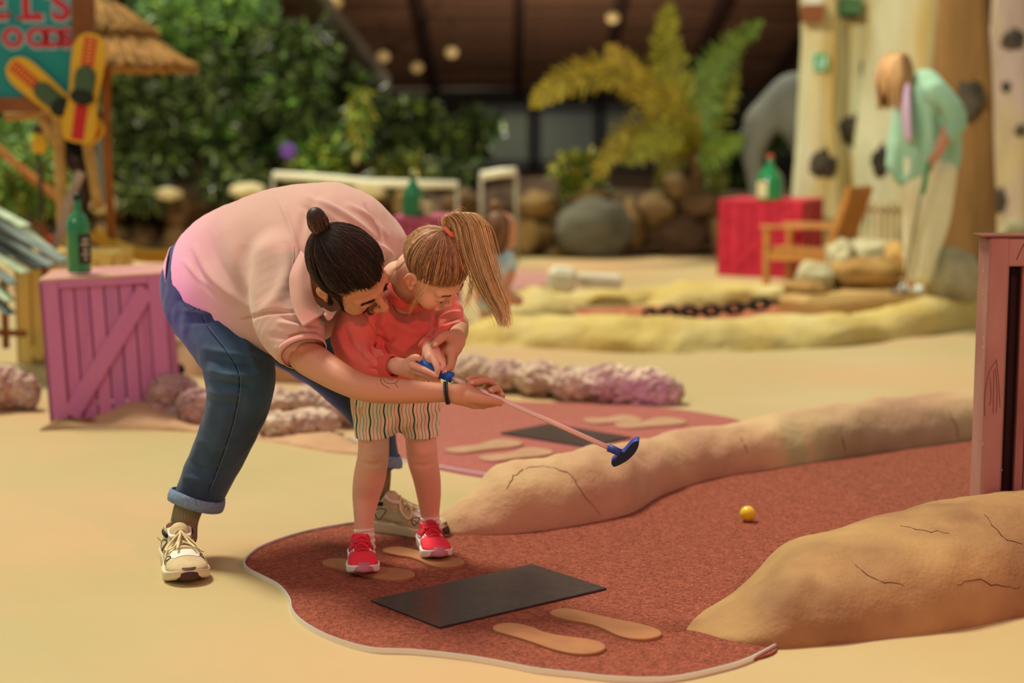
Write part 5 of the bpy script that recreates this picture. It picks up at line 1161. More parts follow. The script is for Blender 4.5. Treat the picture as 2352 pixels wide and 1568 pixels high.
h.limb([(P(1062, 893, 3.985), .016), (P(1100, 905, 4.01), .013)], k=.010)
h.limb([(P(1078, 912, 3.958), .016), (P(1108, 918, 3.955), .0125), (P(1134, 921, 3.965), .0102), (P(1148, 925, 3.975), .0088)], k=.007, n=2)      # thumb
for ch_ in ([(1112, 926, 4.00, .011), (1140, 914, 4.03, .0098), (1149, 905, 4.045, .0092), (1141, 893, 4.03, .0088), (1128, 896, 3.998, .0082)],
            [(1104, 918, 4.01, .011), (1134, 902, 4.045, .0096), (1138, 885, 4.05, .0092), (1118, 874, 4.03, .0088), (1096, 877, 4.005, .0083), (1080, 878, 3.997, .0078)],
            [(1096, 908, 4.02, .011), (1122, 893, 4.06, .0094), (1120, 873, 4.06, .0088), (1100, 867, 4.04, .0084), (1082, 869, 4.018, .0078), (1074, 872, 4.01, .0072)],
            [(1108, 928, 3.995, .0105), (1134, 926, 4.02, .0090), (1150, 918, 4.03, .0082), (1153, 908, 4.015, .0078)]):
    h.limb([(P(x, y, Y), r) for x, y, Y, r in ch_], k=.003, n=2)
V, F = h.build(); V = smoothv(V, F, 1); parts_.append((V, F, paint(V, SKM, [])))
# left arm behind the girl and left hand over her sleeve
arm2 = Org(.003); arm2.limb([(P(890, 600, 4.44), .055), (P(985, 690, 4.52), .045), (P(1040, 735, 4.44), .036), (P(1052, 757, 4.32), .028), (P(1050, 772, 4.22), .024)], k=.01, n=3)
V, F = arm2.build(); V = smoothv(V, F, 1); parts_.append((V, F, paint(V, SKM, [])))
h = Org(.0016)
h.limb([(P(1052, 757, 4.30), .0262), (P(1050, 768, 4.20), .0235), (P(1046, 785, 4.12), .022)], k=.01); h.limb([(P(1046, 782, 4.11), .021), (P(1036, 806, 4.07), .017)], k=.012); h.limb([(P(1050, 775, 4.13), .019), (P(1048, 800, 4.09), .0145), (P(1040, 815, 4.08), .011)], k=.012)
h.limb([(P(1040, 772, 4.12), .015), (P(1020, 772, 4.08), .0125), (P(1008, 781, 4.065), .0108), (P(997, 791, 4.06), .0092)], k=.009, n=2)     # thumb
for ch_ in ([(1038, 800, 4.07, .0115), (1036, 826, 4.055, .0100), (1034, 840, 4.045, .0094), (1024, 850, 4.035, .0086), (1019, 855, 4.03, .0074)],
            [(1044, 802, 4.085, .0112), (1040, 828, 4.085, .0098), (1034, 846, 4.075, .0088), (1024, 856, 4.065, .0078)],
            [(1040, 805, 4.10, .0110), (1034, 830, 4.11, .0094), (1026, 848, 4.10, .0086), (1014, 856, 4.085, .0076)],
            [(1034, 802, 4.11, .0100), (1026, 826, 4.13, .0086), (1016, 842, 4.12, .0078), (1008, 850, 4.10, .007)]):
    h.limb([(P(x, y, Y), r) for x, y, Y, r in ch_], k=.003, n=2)
V, F = h.build(); V = smoothv(V, F, 1); parts_.append((V, F, paint(V, SKM, [])))
body_m = joinmesh('body', parts_, m_skin, man)
m_nail = M('fingernail', (232, 178, 160), r=.25, spec=.6)
def nail(par, x, y, a, b_, ang, sc_=1.0):
    bv = bvh(par); h_ = hit(bv, x, y); 
    if h_ is None: return
    Rr = Matrix.Rotation(-ang, 3, 'Y'); V, F = ball((0, 0, 0), (a, .0018, b_), 2); obj('fingernail', [Rr @ Vector(v) + h_ for v in V], F, m_nail, par)
nail(body_m, 1000, 790, .0062, .0052, .5); nail(body_m, 1084, 879, .0046, .0034, .1); nail(body_m, 1128, 897, .004, .003, .2); nail(body_m, 1023, 853, .0045, .004, .8); nail(body_m, 1076, 870, .003, .0028, .2)
# shins under the socks
for pts in ([(P(480, 1090, 4.43), .05), (P(440, 1150, 4.43), .040), (P(424, 1195, 4.43), .036), (P(420, 1230, 4.42), .038)], [(P(868, 1030, 4.78), .038), (P(872, 1090, 4.79), .032), (P(868, 1130, 4.79), .033), (P(864, 1170, 4.79), .034)]):
    og = Org(.0028); og.limb(pts, k=.01, n=3); V, F = og.build(); N_ = normals(V, F); c0_ = np.array(pts[1][0]); an = np.arctan2(V[:, 1] - c0_[1], V[:, 0] - c0_[0] - (V[:, 2] - c0_[2]) * .25); V = V + N_ * (.0018 * np.sin(an * 26))[:, None]
    link('sock', npmesh('sock', V, F, m_sock), man)
# jeans
j = Org(.0048)
j.etube([E(415, 590, 4.74, 585, 700, 4.50, .13), E(404, 625, 4.70, 590, 765, 4.46, .13), E(424, 705, 4.56, 610, 800, 4.38, .108), E(464, 785, 4.44, 616, 843, 4.32, .092), E(484, 850, 4.38, 619, 880, 4.29, .086), E(484, 915, 4.39, 603, 948, 4.31, .078), E(466, 985, 4.42, 573, 1020, 4.36, .070), E(440, 1050, 4.45, 545, 1078, 4.40, .068), E(415, 1105, 4.46, 515, 1132, 4.42, .066), E(409, 1128, 4.46, 505, 1152, 4.42, .064)], k=.03)
j.limb([(P(520, 650, 4.68), .135), (P(600, 720, 4.72), .115), (P(700, 790, 4.72), .095), (P(790, 868, 4.72), .082), (P(850, 950, 4.75), .062), (P(876, 1020, 4.78), .047), (P(880, 1050, 4.78), .046)], k=.04, n=2)
j.plane(P(455, 1148, 4.44), (P(440, 1200, 4.44) - P(458, 1140, 4.44)), P(380, 1260, 4.2), P(560, 1120, 4.7))
st_j = [([(412, 690), (450, 690), (500, 700)], 6, -.006), ([(420, 712), (470, 722), (530, 740)], 7, .006), ([(430, 740), (480, 735), (540, 722)], 6, -.005), ([(470, 800), (520, 812), (590, 826)], 8, .006), ([(478, 826), (530, 838), (600, 846)], 6, -.006), ([(482, 850), (530, 862), (590, 864)], 8, .007), ([(486, 876), (530, 884), (580, 888)], 6, -.007), ([(484, 898), (510, 906), (550, 904)], 7, .006), ([(480, 920), (520, 930), (560, 926)], 6, -.004),
        ([(560, 760), (575, 820), (600, 870)], 10, .005), ([(440, 1060), (470, 1074), (510, 1076)], 6, -.004), ([(425, 1095), (460, 1102), (505, 1108)], 6, .005), ([(450, 1010), (500, 1022), (545, 1018)], 8, .003), ([(412, 650), (440, 664), (470, 668)], 5, -.004), ([(520, 940), (505, 1000), (480, 1080)], 14, .003)]
jeans = organic('jeans', j, m_denim, man, 2, st_j, [(.006, 9, (1, 1, .6), 2), (.003, 26, (1, 1, .7), 5)])
bj = bvh(jeans)
seam(bj, [(440, 660), (470, 740), (515, 800), (545, 850), (548, 900), (532, 980), (505, 1060), (478, 1130)], .0016, m_dseam, 'side_seam', jeans)
seam(bj, [(444, 660), (474, 740), (519, 800), (549, 850), (552, 900), (536, 980), (509, 1060), (482, 1128)], .0006, m_dthread, 'stitching', jeans, .0012)
seam(bj, [(410, 640), (440, 668), (480, 690), (520, 712)], .0012, m_dseam, 'yoke_seam', jeans); seam(bj, [(408, 655), (418, 690), (445, 712), (452, 670)], .0012, m_dseam, 'back_pocket', jeans)
seam(bj, [(409, 610), (440, 640), (490, 680)], .0022, m_dseam, 'waistband', jeans)
# turn-ups
def turnup(A, B, t, hgt, nm, par, mat, ad):
    A, B = Vector(A), Vector(B); c = (A + B) / 2; u = (B - A) / 2; w_ = Vector((0, 1, 0)).cross(u).cross(u).normalized() * -1; w_ = Vector(ad).normalized().cross(u).normalized() * t; ax = Vector(ad).normalized(); V = []; F = []; n = 48
    prof = [(1.00, 0), (1.05, .002), (1.09, .3), (1.10, .6), (1.07, .95), (1.02, 1.0), (.93, .97), (.92, .5), (.92, 0)]
    for r_, z in prof:
        for k in range(n):
            a = 2 * math.pi * k / n; wv = 1 + .02 * math.sin(3 * a + z * 2); V.append(c + (u * math.cos(a) + w_ * math.sin(a)) * r_ * wv + ax * (z * hgt + .003 * math.sin(2 * a + 1)))
    m_ = len(prof)
    for i in range(m_ - 1):
        for k in range(n): F.append((i * n + k, i * n + (k + 1) % n, (i + 1) * n + (k + 1) % n, (i + 1) * n + k))
    o_ = obj(nm, V, F, mat, par); o_['label'] = 'paler turned up hem'; return o_
tu = turnup(P(403, 1116, 4.46), P(510, 1150, 4.42), .072, .034, 'turn_up', jeans, m_denimin, P(440, 1200, 4.44) - P(458, 1145, 4.44)); seam(bvh(tu), [(449, 1130), (446, 1142), (450, 1158)], .0018, m_dthread, 'hem_stitch', tu)
turnup(P(845, 1036, 4.78), P(918, 1044, 4.78), .046, .036, 'turn_up', jeans, m_denimin, (.12, 0, -1))
# shoes
m_suede = M('beige_suede', (206, 190, 150), r=.95, c2=(190, 172, 132), sc=60, bumps=[(500, .5, .001)], spec=.15); m_shwhite = M('white_mesh', (222, 220, 204), r=.7, bumps=[(700, .5, .001)]); m_shsole = M('cream_sole', (216, 204, 168), r=.5); m_gum = M('brown_gum', (74, 48, 34), r=.7, bumps=[(300, .5, .001)]); m_blk = M('black_trim', (22, 22, 24), r=.7); m_lace = M('cream_lace', (220, 206, 160), r=.9, bumps=[(800, .5, .0006)])
ms = dict(upper=m_suede, sole=m_shsole, bumper=m_gum, tongue=m_shwhite, lace=m_lace, mesh=m_shwhite, black=m_blk, seam=M('dark_suede_seam', (150, 130, 92), r=.9))  # seam: darker tan line along the suede overlay edges
def yz(x, y, z=0.0): g = G(x, y, z); return (g.x, g.y, z)
shoe(man, yz(404, 1282), yz(438, 1349), .29, .122, .078, 'adult', ms); shoe(man, yz(838, 1216), (yz(1040, 1228)[0], 4.66, 0), .265, .108, .084, 'adult', ms)
# polo
p = Org(.0044)
p.etube([E(418, 596, 4.74, 556, 722, 4.48, .125), E(432, 560, 4.72, 580, 755, 4.43, .135), E(490, 508, 4.66, 612, 785, 4.36, .148), E(575, 466, 4.61, 650, 800, 4.29, .152), E(655, 447, 4.56, 700, 780, 4.24, .15), E(740, 438, 4.53, 745, 750, 4.22, .145), E(812, 458, 4.51, 795, 730, 4.24, .13), E(868, 502, 4.50, 845, 705, 4.27, .10), E(900, 560, 4.48, 885, 660, 4.33, .062)], k=.02)
p.limb([(P(860, 560, 4.46), .072), (P(885, 600, 4.50), .060)], k=.03)
p.etube([E(585, 650, 4.30, 715, 590, 4.28, .10), E(580, 725, 4.23, 735, 660, 4.20, .088), E(605, 785, 4.16, 738, 720, 4.13, .074), E(640, 822, 4.11, 736, 765, 4.09, .062), E(660, 842, 4.09, 742, 788, 4.07, .060)], k=.035)
p.plane(P(693, 808, 4.10), (P(693, 808, 4.10) - P(655, 740, 4.18)), P(560, 880, 3.9), P(800, 740, 4.3), k=.003)
p.plane(P(487, 662, 4.6), (P(487, 662, 4.6) - P(560, 600, 4.5)), P(340, 800, 4.2), P(520, 540, 5.0), k=.004)
p.ell(P(745, 690, 4.16), (.05, .06, .05), k=.01, mode='s')
st_p = [([(640, 455), (668, 520), (688, 600), (690, 640)], 6, .005), ([(700, 450), (770, 480), (830, 520), (860, 545)], 7, .006), ([(690, 470), (750, 500), (800, 540)], 7, -.006), ([(800, 470), (850, 500), (885, 540)], 6, .005), ([(840, 470), (868, 520), (878, 560)], 4, -.005), ([(895, 590), (880, 620), (895, 650)], 6, -.008), ([(870, 560), (900, 590), (905, 630)], 5, .005),
        ([(556, 735), (620, 718), (690, 715)], 4, -.005), ([(600, 720), (640, 680), (660, 620), (650, 560)], 16, .008), ([(585, 700), (560, 640), (570, 560)], 18, -.006), ([(640, 740), (690, 752), (730, 770)], 6, .005), ([(645, 728), (690, 738), (735, 750)], 5, -.006), ([(620, 770), (680, 775), (735, 765)], 7, -.005), ([(630, 800), (690, 800), (735, 775)], 6, .004),
        ([(440, 580), (470, 650), (540, 710)], 7, -.006), ([(450, 570), (490, 640), (560, 700)], 9, .006), ([(425, 600), (470, 650), (530, 700)], 6, .005), ([(520, 520), (540, 600), (590, 700)], 16, .005), ([(480, 540), (505, 610), (560, 690)], 12, -.004), ([(655, 800), (700, 812), (730, 790)], 3, -.002), ([(690, 600), (700, 660), (720, 720)], 8, -.006), ([(730, 450), (700, 500), (690, 560)], 10, -.004)]
polo = organic('polo_shirt', p, m_polo, man, 2, st_p, [(.006, 6, (1, 1, 1), 9), (.003, 17, (1, .6, .8), 4)])
bp_ = bvh(polo)
seam(bp_, [(552, 732), (600, 717), (650, 716), (690, 728)], .0011, m_polorib, 'sleeve_seam', polo); seam(bp_, [(676, 560), (672, 620), (668, 660)], .001, m_polorib, 'shoulder_seam', polo)
turn = turnup(P(656, 838, 4.09), P(738, 784, 4.07), .0575, .018, 'sleeve_cuff', polo, m_polorib, (P(693, 808, 4.10) - P(655, 740, 4.18)) * -1); turn['label'] = 'ribbed cuff'
def cp(x, y, off): 
    h_ = hit(bp_, x, y, off); return h_ if h_ is not None else P(x, y, 4.15)
inner = [P(712, 590, 4.16), P(712, 625, 4.13), P(716, 662, 4.10), P(727, 697, 4.09), P(750, 716, 4.10)]
outer = [cp(692, 575, .012), cp(668, 625, .012), cp(666, 665, .012), cp(675, 712, .014), cp(696, 751, .016)]; mid_ = [(a + b) / 2 - Vector((0, .018, 0)) for a, b in zip(inner, outer)]
cf = sheet('collar', [outer, mid_, inner], m_polorib, polo, .003)
sheet('collar', [[P(735, 712, 4.10), P(752, 735, 4.085), P(763, 731, 4.085)], [P(742, 706, 4.10), P(760, 716, 4.09), P(775, 712, 4.09)]], m_polorib, polo, .003)
obj('button', *ball(P(748, 722, 4.078), (.0045, .002, .0045), 2), m_shwhite, polo)
# bracelet and tattoo
bb = bvh(body_m); m_bead = M('black_bead', (26, 22, 20), r=.25, coat=.5); m_tat = M('tattoo_ink', (60, 44, 42), r=.7)
c = P(1026, 902, 3.966); lst = []
for k in range(34):
    a = 2 * math.pi * k / 34
    for q in (-1, 1): lst.append(ball(c + Vector((q * .0028 + .009 * math.sin(a) * -.35, .0262 * math.cos(a), .0262 * math.sin(a))), .0032, 1))
obj('bracelet', *join(lst), m_bead, man)['label'] = 'black beaded bracelet'
for q in ([(881, 869), (884, 876), (893, 880), (905, 880), (913, 875), (915, 868)], [(874, 866), (876, 878), (884, 886), (894, 891)], [(889, 869), (894, 872), (902, 873)], [(897, 866), (897, 871)], [(901, 866), (901, 871)], [(908, 880), (911, 886), (914, 890)]): seam(bb, q, .0006, m_tat, 'tattoo_line', body_m, .0001, 6, 4.1)
# hair
hlm = lambda y, x: ((.050 + .62 * (y - .07) + .034 * math.exp(-((abs(x) - .55) / .17) ** 2)) if abs(x) < .84 else .006) if y > 0 else (.0 + .42 * y)
tie_l = (0.0, -.092, .086)
SH = hairshell(None, tie_l, hlm, 4200, 3, lift=.008, pts=10, wob=.14)
SH = np.concatenate([SH, hairshell(None, tie_l, lambda y, x: -.012 if y < .01 else .07, 1800, 33, lift=.007, pts=10, wob=.1)]); strands(world(SH, axm, cm, sm_), .00062, 'hair', m_hair, man, tints(6000, (40, 26, 22), 5, .35, 1.9, (92, 62, 46), .12))['label'] = 'dark hair pulled back into a bun'
og = Org(.0028); og.ell((0, -.012, .035), (.0795, .0995, .0855), k=.004); og.plane((0, .068, .066), (0, .53, -.85), (-.1, -.12, -.1), (.1, .12, .14), k=.006); og.plane((0, 0, .012), (0, .0, -1), (-.1, -.02, -.06), (.1, .12, .02), k=.006)
og.ell((-.050, .074, .062), (.019, .03, .024), k=.004, mode='s'); og.ell((.050, .074, .062), (.019, .03, .024), k=.004, mode='s'); og.ell((-.0795, .0, -.012), (.02, .03, .03), k=.004, mode='s'); og.ell((.0795, .0, -.012), (.02, .03, .03), k=.004, mode='s')
V, F = og.build(); me = npmesh('hair_base', world(V, axm, cm, sm_), F, m_hair); colattr(me, np.tile(np.array(lin((30, 20, 18))[:3]), (len(V), 1))); link('hair_base', me, man)
tw = Vector(world([tie_l], axm, cm, sm_)[0]); px_, py_ = proj([tuple(tw)]); kY = tw.y
bun_c = P(729, 507, kY - .005); rs = np.random.RandomState(8); bs = []
bax = (bun_c - tw).normalized(); s1 = bax.cross(Vector((0, -1, 0))).normalized(); s2 = bax.cross(s1)
for k in range(520):
    a = rs.uniform(0, 2 * math.pi); rr = .8 + .25 * rs.uniform(); P_ = []; tw2 = rs.uniform(-.8, .8)
    for u in np.linspace(0, 1, 12):
        rad = (.0085 * (1 - u) + .021 * math.sin(math.pi * u ** 1.15) ** .6) * rr; z = u * .068; aa = a + tw2 * u
        P_.append(tw + bax * (z - .004) + s1 * rad * math.cos(aa) + s2 * rad * math.sin(aa) * .9)
    bs.append([tuple(q) for q in P_])
strands(bs, .0011, 'bun', m_hair, man, tints(520, (60, 40, 32), 6, .4, 1.8, (120, 84, 62), .25), taper=.8); og = Org(.003); og.limb([(tw, .011), (tw + bax * .022, .020), (tw + bax * .042, .0235), (tw + bax * .046, .0215)], k=.01)
V, F = og.build(); me = npmesh('bun_core', V, F, m_hair); colattr(me, np.tile(np.array(lin((48, 32, 26))[:3]), (len(V), 1))); link('bun_core', me, man)
obj('hair_tie', *tube([tw + bax * .002 + s1 * .0135 * math.cos(a) + s2 * .0135 * math.sin(a) for a in np.linspace(0, 2 * math.pi, 20, endpoint=False)], .0042, 8, closed=True), m_blk, man)
# beard, brows, lashes as short hairs
bh_ = BVHTree.FromPolygons([tuple(v) for v in Vl], [tuple(int(i) for i in f) for f in parts_[0][1]])
def hairs_on(bv, fnpts, n, ln, dirv, seed, r, nm, par, col, ax, c, s, jit=.3):
    rs = np.random.RandomState(seed); out = []
    for _ in range(n * 3):
        if len(out) >= n: break
        q = fnpts(rs); h_ = bv.find_nearest(Vector(q))
        if h_[0] is None: continue
        d = Vector(dirv(h_[0])) + Vector(rs.normal(size=3)) * jit; nn = h_[1]; d = (d - nn * d.dot(nn)).normalized() + nn * .35; b0 = h_[0]; l_ = ln * rs.uniform(.6, 1.2)
        out.append([tuple(b0), tuple(b0 + d * l_ * .5 + nn * .0004), tuple(b0 + d * l_)])
    return strands(world(np.array(out), ax, c, s), r, nm, m_hair, par, tints(len(out), col, seed, .6, 1.4))
def bpts(rs):
    t = rs.uniform(0, 1); s = -1 if rs.uniform() < .7 else 1; y = .008 + .085 * t + rs.normal() * .006; z = -.02 - .075 * t ** .7 + rs.normal() * .013; x = s * (.075 - .055 * t ** 2) + rs.normal() * .008; return (x, y, z)
for s in (-1, 1): hairs_on(bh_, lambda rs: (s * .08, rs.uniform(.004, .038), rs.uniform(-.055, .035)), 900, .013, lambda p_: (0, .15, -1), 41 + s, .00045, 'sideburn', man, (34, 22, 18), axm, cm, sm_)
hairs_on(bh_, bpts, 2600, .009, lambda p_: (0, .5, -1), 21, .00038, 'beard', man, (34, 22, 18), axm, cm, sm_)
for s in (-1, 1): hairs_on(bh_, lambda rs: (s * rs.uniform(.014, .050 if s > 0 else .03), .095, .016 + rs.normal() * .0022), 170, .010, lambda p_: (s * 1, 0, .25), 31 + s, .00042, 'eyebrow', man, (34, 22, 18), axm, cm, sm_)
for s in (-1, 1): hairs_on(bh_, lambda rs: (s * rs.uniform(.018, .046), .105, -.017), 60, .008, lambda p_: (s * .2, 1, -.8), 35 + s, .00035, 'eyelash', man, (20, 14, 12), axm, cm, sm_, .1)
rs = np.random.RandomState(77); fl_ = []
for k in range(46):
    a0 = rs.uniform(0, 1); b0 = world([(-.066 + rs.normal() * .004, -.03 - .05 * a0, .0 - .03 * a0)], axm, cm, sm_)[0]; d1 = np.array([-.5 + rs.normal() * .4, -.5, -.2 + rs.normal() * .5]); d2 = rs.normal(size=3); 
    fl_.append([b0 + d1 * u * .028 + d2 * .010 * math.sin(u * 4) * u for u in np.linspace(0, 1, 8)])
strands(fl_, .00028, 'stray_hairs', m_hair, man, tints(46, (50, 34, 28), 3))
# ------------------------------------------------------------------ the girl
girl = thing('person', G(900, 1290), 'small blond girl with a ponytail, coral sweatshirt, striped shorts and pink shoes', 'person')
m_sweat = M('coral_jersey', (228, 120, 106), r=.9, sheen=.25, c2=(220, 108, 94), sc=4, bumps=[(700, .25, .0007), (40, .12, .004)], spec=.15)
m_srib = M('coral_rib', (218, 88, 78), r=.9, sheen=.2, spec=.15, bumps=[(1, .0, .001)])
m_shorts = M('striped_cotton', (222, 204, 172), r=.9, attr='Col', bumps=[(60, .5, .004), (400, .2, .001)], spec=.15)
m_wsock = M('white_sock', (226, 210, 196), r=.95, spec=.1, bumps=[(500, .3, .001)])
axg = frame((.60, -.17, -.78), (.48, -.69, .52)); cg = P(996, 620, 4.13); sg_ = .875
o = head_sdf(True, .62); o.cone((0, -.02, -.04), (0, -.06, -.15), .046, .050, k=.03)
V, F = o.build(); V = smoothv(V, F, 1); Vg = V.copy()
scg = lambda V: np.clip((V[:, 2] - .045 - .62 * (V[:, 1] - .075)) * 90, 0, 1) * (np.abs(V[:, 0]) < .079)
chk = lambda V: np.exp(-((np.abs(V[:, 0]) - .045) ** 2 + (V[:, 2] + .04) ** 2) / .024 ** 2) * (V[:, 1] > .03) * .35
lid = lambda V: np.exp(-((np.abs(V[:, 0]) - .032) ** 2 / .016 ** 2 + (V[:, 2] + .018) ** 2 / .0035 ** 2)) * (V[:, 1] > .07) * .5
lipg = lambda V: np.exp(-((V[:, 0] / .022) ** 2 + ((V[:, 2] + .079) / .009) ** 2) ** 2) * (V[:, 1] > .085) * .7
earr = lambda V: np.clip((np.abs(V[:, 0]) - .082) * 200, 0, 1) * .35
hc = paint(Vg, SKG, [(scg, (150, 104, 76)), (chk, (232, 130, 110)), (lid, (150, 90, 70)), (lipg, (206, 104, 96)), (earr, (226, 120, 90))])
gp = [(world(V, axg, cg, sg_), F, hc)]
og = Org(.003)
og.etube([E(815, 940, 4.36, 898, 940, 4.36, .048), E(822, 1005, 4.36, 894, 1003, 4.36, .042), E(821, 1048, 4.35, 893, 1048, 4.35, .040), E(812, 1092, 4.37, 886, 1096, 4.37, .038), E(809, 1132, 4.39, 874, 1136, 4.39, .034), E(812, 1176, 4.39, 862, 1180, 4.39, .027), E(815, 1215, 4.39, 858, 1217, 4.39, .024), E(812, 1250, 4.38, 860, 1252, 4.38, .026)], k=.01)
og.etube([E(922, 940, 4.42, 1003, 940, 4.42, .048), E(930, 1003, 4.43, 1003, 1001, 4.43, .042), E(935, 1052, 4.43, 1006, 1052, 4.43, .039), E(948, 1095, 4.46, 1012, 1097, 4.46, .036), E(957, 1135, 4.49, 1013, 1136, 4.49, .032), E(964, 1170, 4.51, 1010, 1171, 4.51, .026), E(967, 1195, 4.51, 1009, 1196, 4.51, .024), E(966, 1225, 4.50, 1010, 1225, 4.50, .026)], k=.01)
og.limb([(P(860, 900, 4.38), .06), (P(930, 780, 4.34), .085), (P(925, 720, 4.28), .05)], k=.05); og.limb([(P(965, 900, 4.42), .06), (P(930, 780, 4.34), .085)], k=.05); og.limb([(P(925, 710, 4.28), .045), (Vector(world([(0, -.045, -.07)], axg, cg, sg_)[0]), .046), (Vector(world([(0, -.015, -.03)], axg, cg, sg_)[0]), .044)], k=.03)
V, F = og.build(); V = smoothv(V, F, 1); V = folds(V, F, [([(838, 1035), (862, 1042), (880, 1035)], 10, .003), ([(835, 1062), (860, 1068), (882, 1060)], 6, -.0025), ([(945, 1032), (970, 1040), (992, 1032)], 10, .003), ([(950, 1066), (972, 1070), (995, 1062)], 6, -.0025)]); gp.append((V, F, paint(V, SKG, [])))
h = Org(.0014)   # her right hand along the grip
h.limb([(P(890, 838, 4.10), .020), (P(912, 840, 4.085), .0185)], k=.008); h.limb([(P(912, 838, 4.085), .0175), (P(945, 842, 4.06), .0185)], k=.010); h.limb([(P(915, 846, 4.08), .0150), (P(952, 858, 4.065), .0140)], k=.010)
h.limb([(P(936, 832, 4.06), .011), (P(949, 822, 4.045), .0092), (P(959, 821, 4.04), .0082), (P(963, 825, 4.045), .0070)], k=.006, n=2)
for ch_ in ([(948, 838, 4.045, .0105), (966, 846, 4.033, .0085), (986, 855, 4.025, .0074), (1003, 863, 4.02, .0062)], [(948, 848, 4.055, .0105), (964, 855, 4.045, .0086), (982, 861, 4.037, .0076), (1000, 867, 4.032, .0066)],
            [(950, 856, 4.07, .0098), (966, 863, 4.062, .0080), (985, 868, 4.055, .0072), (1006, 871, 4.045, .0064)], [(946, 862, 4.08, .0090), (960, 871, 4.075, .0074), (974, 870, 4.065, .0066), (986, 866, 4.06, .0060)]):
    h.limb([(P(x, y, Y), r) for x, y, Y, r in ch_], k=.0022, n=2)
V, F = h.build(); V = smoothv(V, F, 1); gp.append((V, F, paint(V, SKG, [])))
h = Org(.0014)   # her left hand
h.limb([(P(982, 790, 4.14), .0200), (P(988, 803, 4.10), .0180), (P(992, 812, 4.07), .0180)], k=.008); h.limb([(P(985, 806, 4.08), .0165), (P(990, 822, 4.05), .0155)], k=.008); h.limb([(P(998, 806, 4.08), .0150), (P(1004, 820, 4.055), .0135)], k=.008)
for ch_ in ([(994, 820, 4.045, .0102), (1000, 833, 4.03, .0088), (1005, 846, 4.022, .0078), (1004, 857, 4.022, .0066)], [(1004, 818, 4.052, .0098), (1012, 829, 4.04, .0084), (1018, 838, 4.035, .0076), (1013, 847, 4.03, .0066)],
            [(1008, 816, 4.065, .0092), (1018, 828, 4.06, .0078), (1022, 840, 4.055, .007), (1014, 850, 4.05, .0062)], [(986, 824, 4.07, .0090), (990, 836, 4.07, .0078), (998, 846, 4.065, .0068), (1006, 852, 4.06, .0062)], [(978, 812, 4.08, .0098), (976, 826, 4.08, .0085), (984, 838, 4.075, .0075)]):
    h.limb([(P(x, y, Y), r) for x, y, Y, r in ch_], k=.0022, n=2)
V, F = h.build(); V = smoothv(V, F, 1); gp.append((V, F, paint(V, SKG, [])))
body_g = joinmesh('body', gp, m_skin, girl)
# socks and shoes
for A in ([E(815, 1212, 4.39, 858, 1214, 4.39, .0265), E(813, 1222, 4.39, 860, 1224, 4.39, .0275), E(811, 1240, 4.385, 861, 1243, 4.385, .027), E(808, 1262, 4.37, 862, 1264, 4.37, .028)], [E(968, 1186, 4.51, 1009, 1184, 4.51, .0265), E(966, 1196, 4.51, 1011, 1194, 4.51, .0275), E(964, 1212, 4.51, 1012, 1210, 4.51, .027), E(960, 1236, 4.49, 1014, 1236, 4.49, .028)]):
    og = Org(.002); og.etube(A, k=.005); x0 = proj([tuple(A[0][0])]); n_ = Vector((0, 0, 1)); c_ = (A[0][0] + A[0][1]) / 2; og.plane(c_ + Vector((0, 0, .002)), n_, c_ - Vector((.06, .06, .0)), c_ + Vector((.06, .06, .06)), k=.003)
    V, F = og.build(); V = smoothv(V, F, 1); cx_, cy_ = proj(V); zt = c_.z; N_ = normals(V, F); V = V + N_ * (.0016 * np.sin((zt - V[:, 2]) * 420 + 2 * np.sin(V[:, 0] * 60)))[:, None]; link('sock', npmesh('sock', V, F, m_wsock), girl)
m_pinku = M('coral_pink_knit', (236, 62, 78), r=.75, c2=(226, 46, 66), sc=10, bumps=[(420, .6, .0012, 'v')], spec=.25); m_pstr = M('rose_strap', (206, 44, 66), r=.6); m_wsole = M('white_foam', (232, 222, 214), r=.5); m_pbump = M('mauve_rubber', (184, 112, 124), r=.5); m_lil = M('lilac_white', (226, 200, 210), r=.5)
mk = dict(upper=m_pinku, sole=m_wsole, bumper=m_pbump, tongue=m_pstr, lace=m_pstr, strap=m_pstr, stripe=m_lil)
zf = .014
g1, g2 = G(827, 1283, zf), G(838, 1331, zf); shoe(girl, (g1.x, g1.y, zf), (g2.x, g2.y, zf), .180, .088, .050, 'kid', mk)
g1, g2 = G(980, 1250, zf), G(1020, 1300, zf); shoe(girl, (g1.x, g1.y, zf), (g2.x, g2.y, zf), .180, .088, .050, 'kid', mk)
# shorts
s = Org(.0036)
s.etube([E(822, 845, 4.36, 1000, 840, 4.38, .085), E(812, 890, 4.38, 1008, 885, 4.40, .092), E(808, 920, 4.39, 1010, 915, 4.41, .09)], k=.02)
s.etube([E(808, 905, 4.37, 915, 905, 4.37, .075), E(810, 950, 4.37, 912, 955, 4.37, .066), E(814, 1000, 4.365, 900, 996, 4.365, .062), E(815, 1014, 4.365, 899, 1010, 4.365, .062)], k=.02)
s.etube([E(905, 905, 4.42, 1012, 905, 4.42, .075), E(918, 950, 4.43, 1010, 950, 4.43, .066), E(924, 998, 4.43, 1010, 996, 4.43, .060), E(924, 1010, 4.43, 1010, 1008, 4.43, .060)], k=.02)
s.plane(P(857, 1003, 4.365), (.02, 0, -1), P(790, 1130, 4.2), P(916, 985, 4.5), k=.002); s.plane(P(967, 1000, 4.43), (0, 0, -1), P(908, 1130, 4.3), P(1040, 985, 4.6), k=.002)
V, F = s.build(); V = smoothv(V, F, 1); V = nfold(V, F, .003, 22, (1.6, 1.6, .35), 3); V = nfold(V, F, .0014, 60, (1, 1, .7), 8)
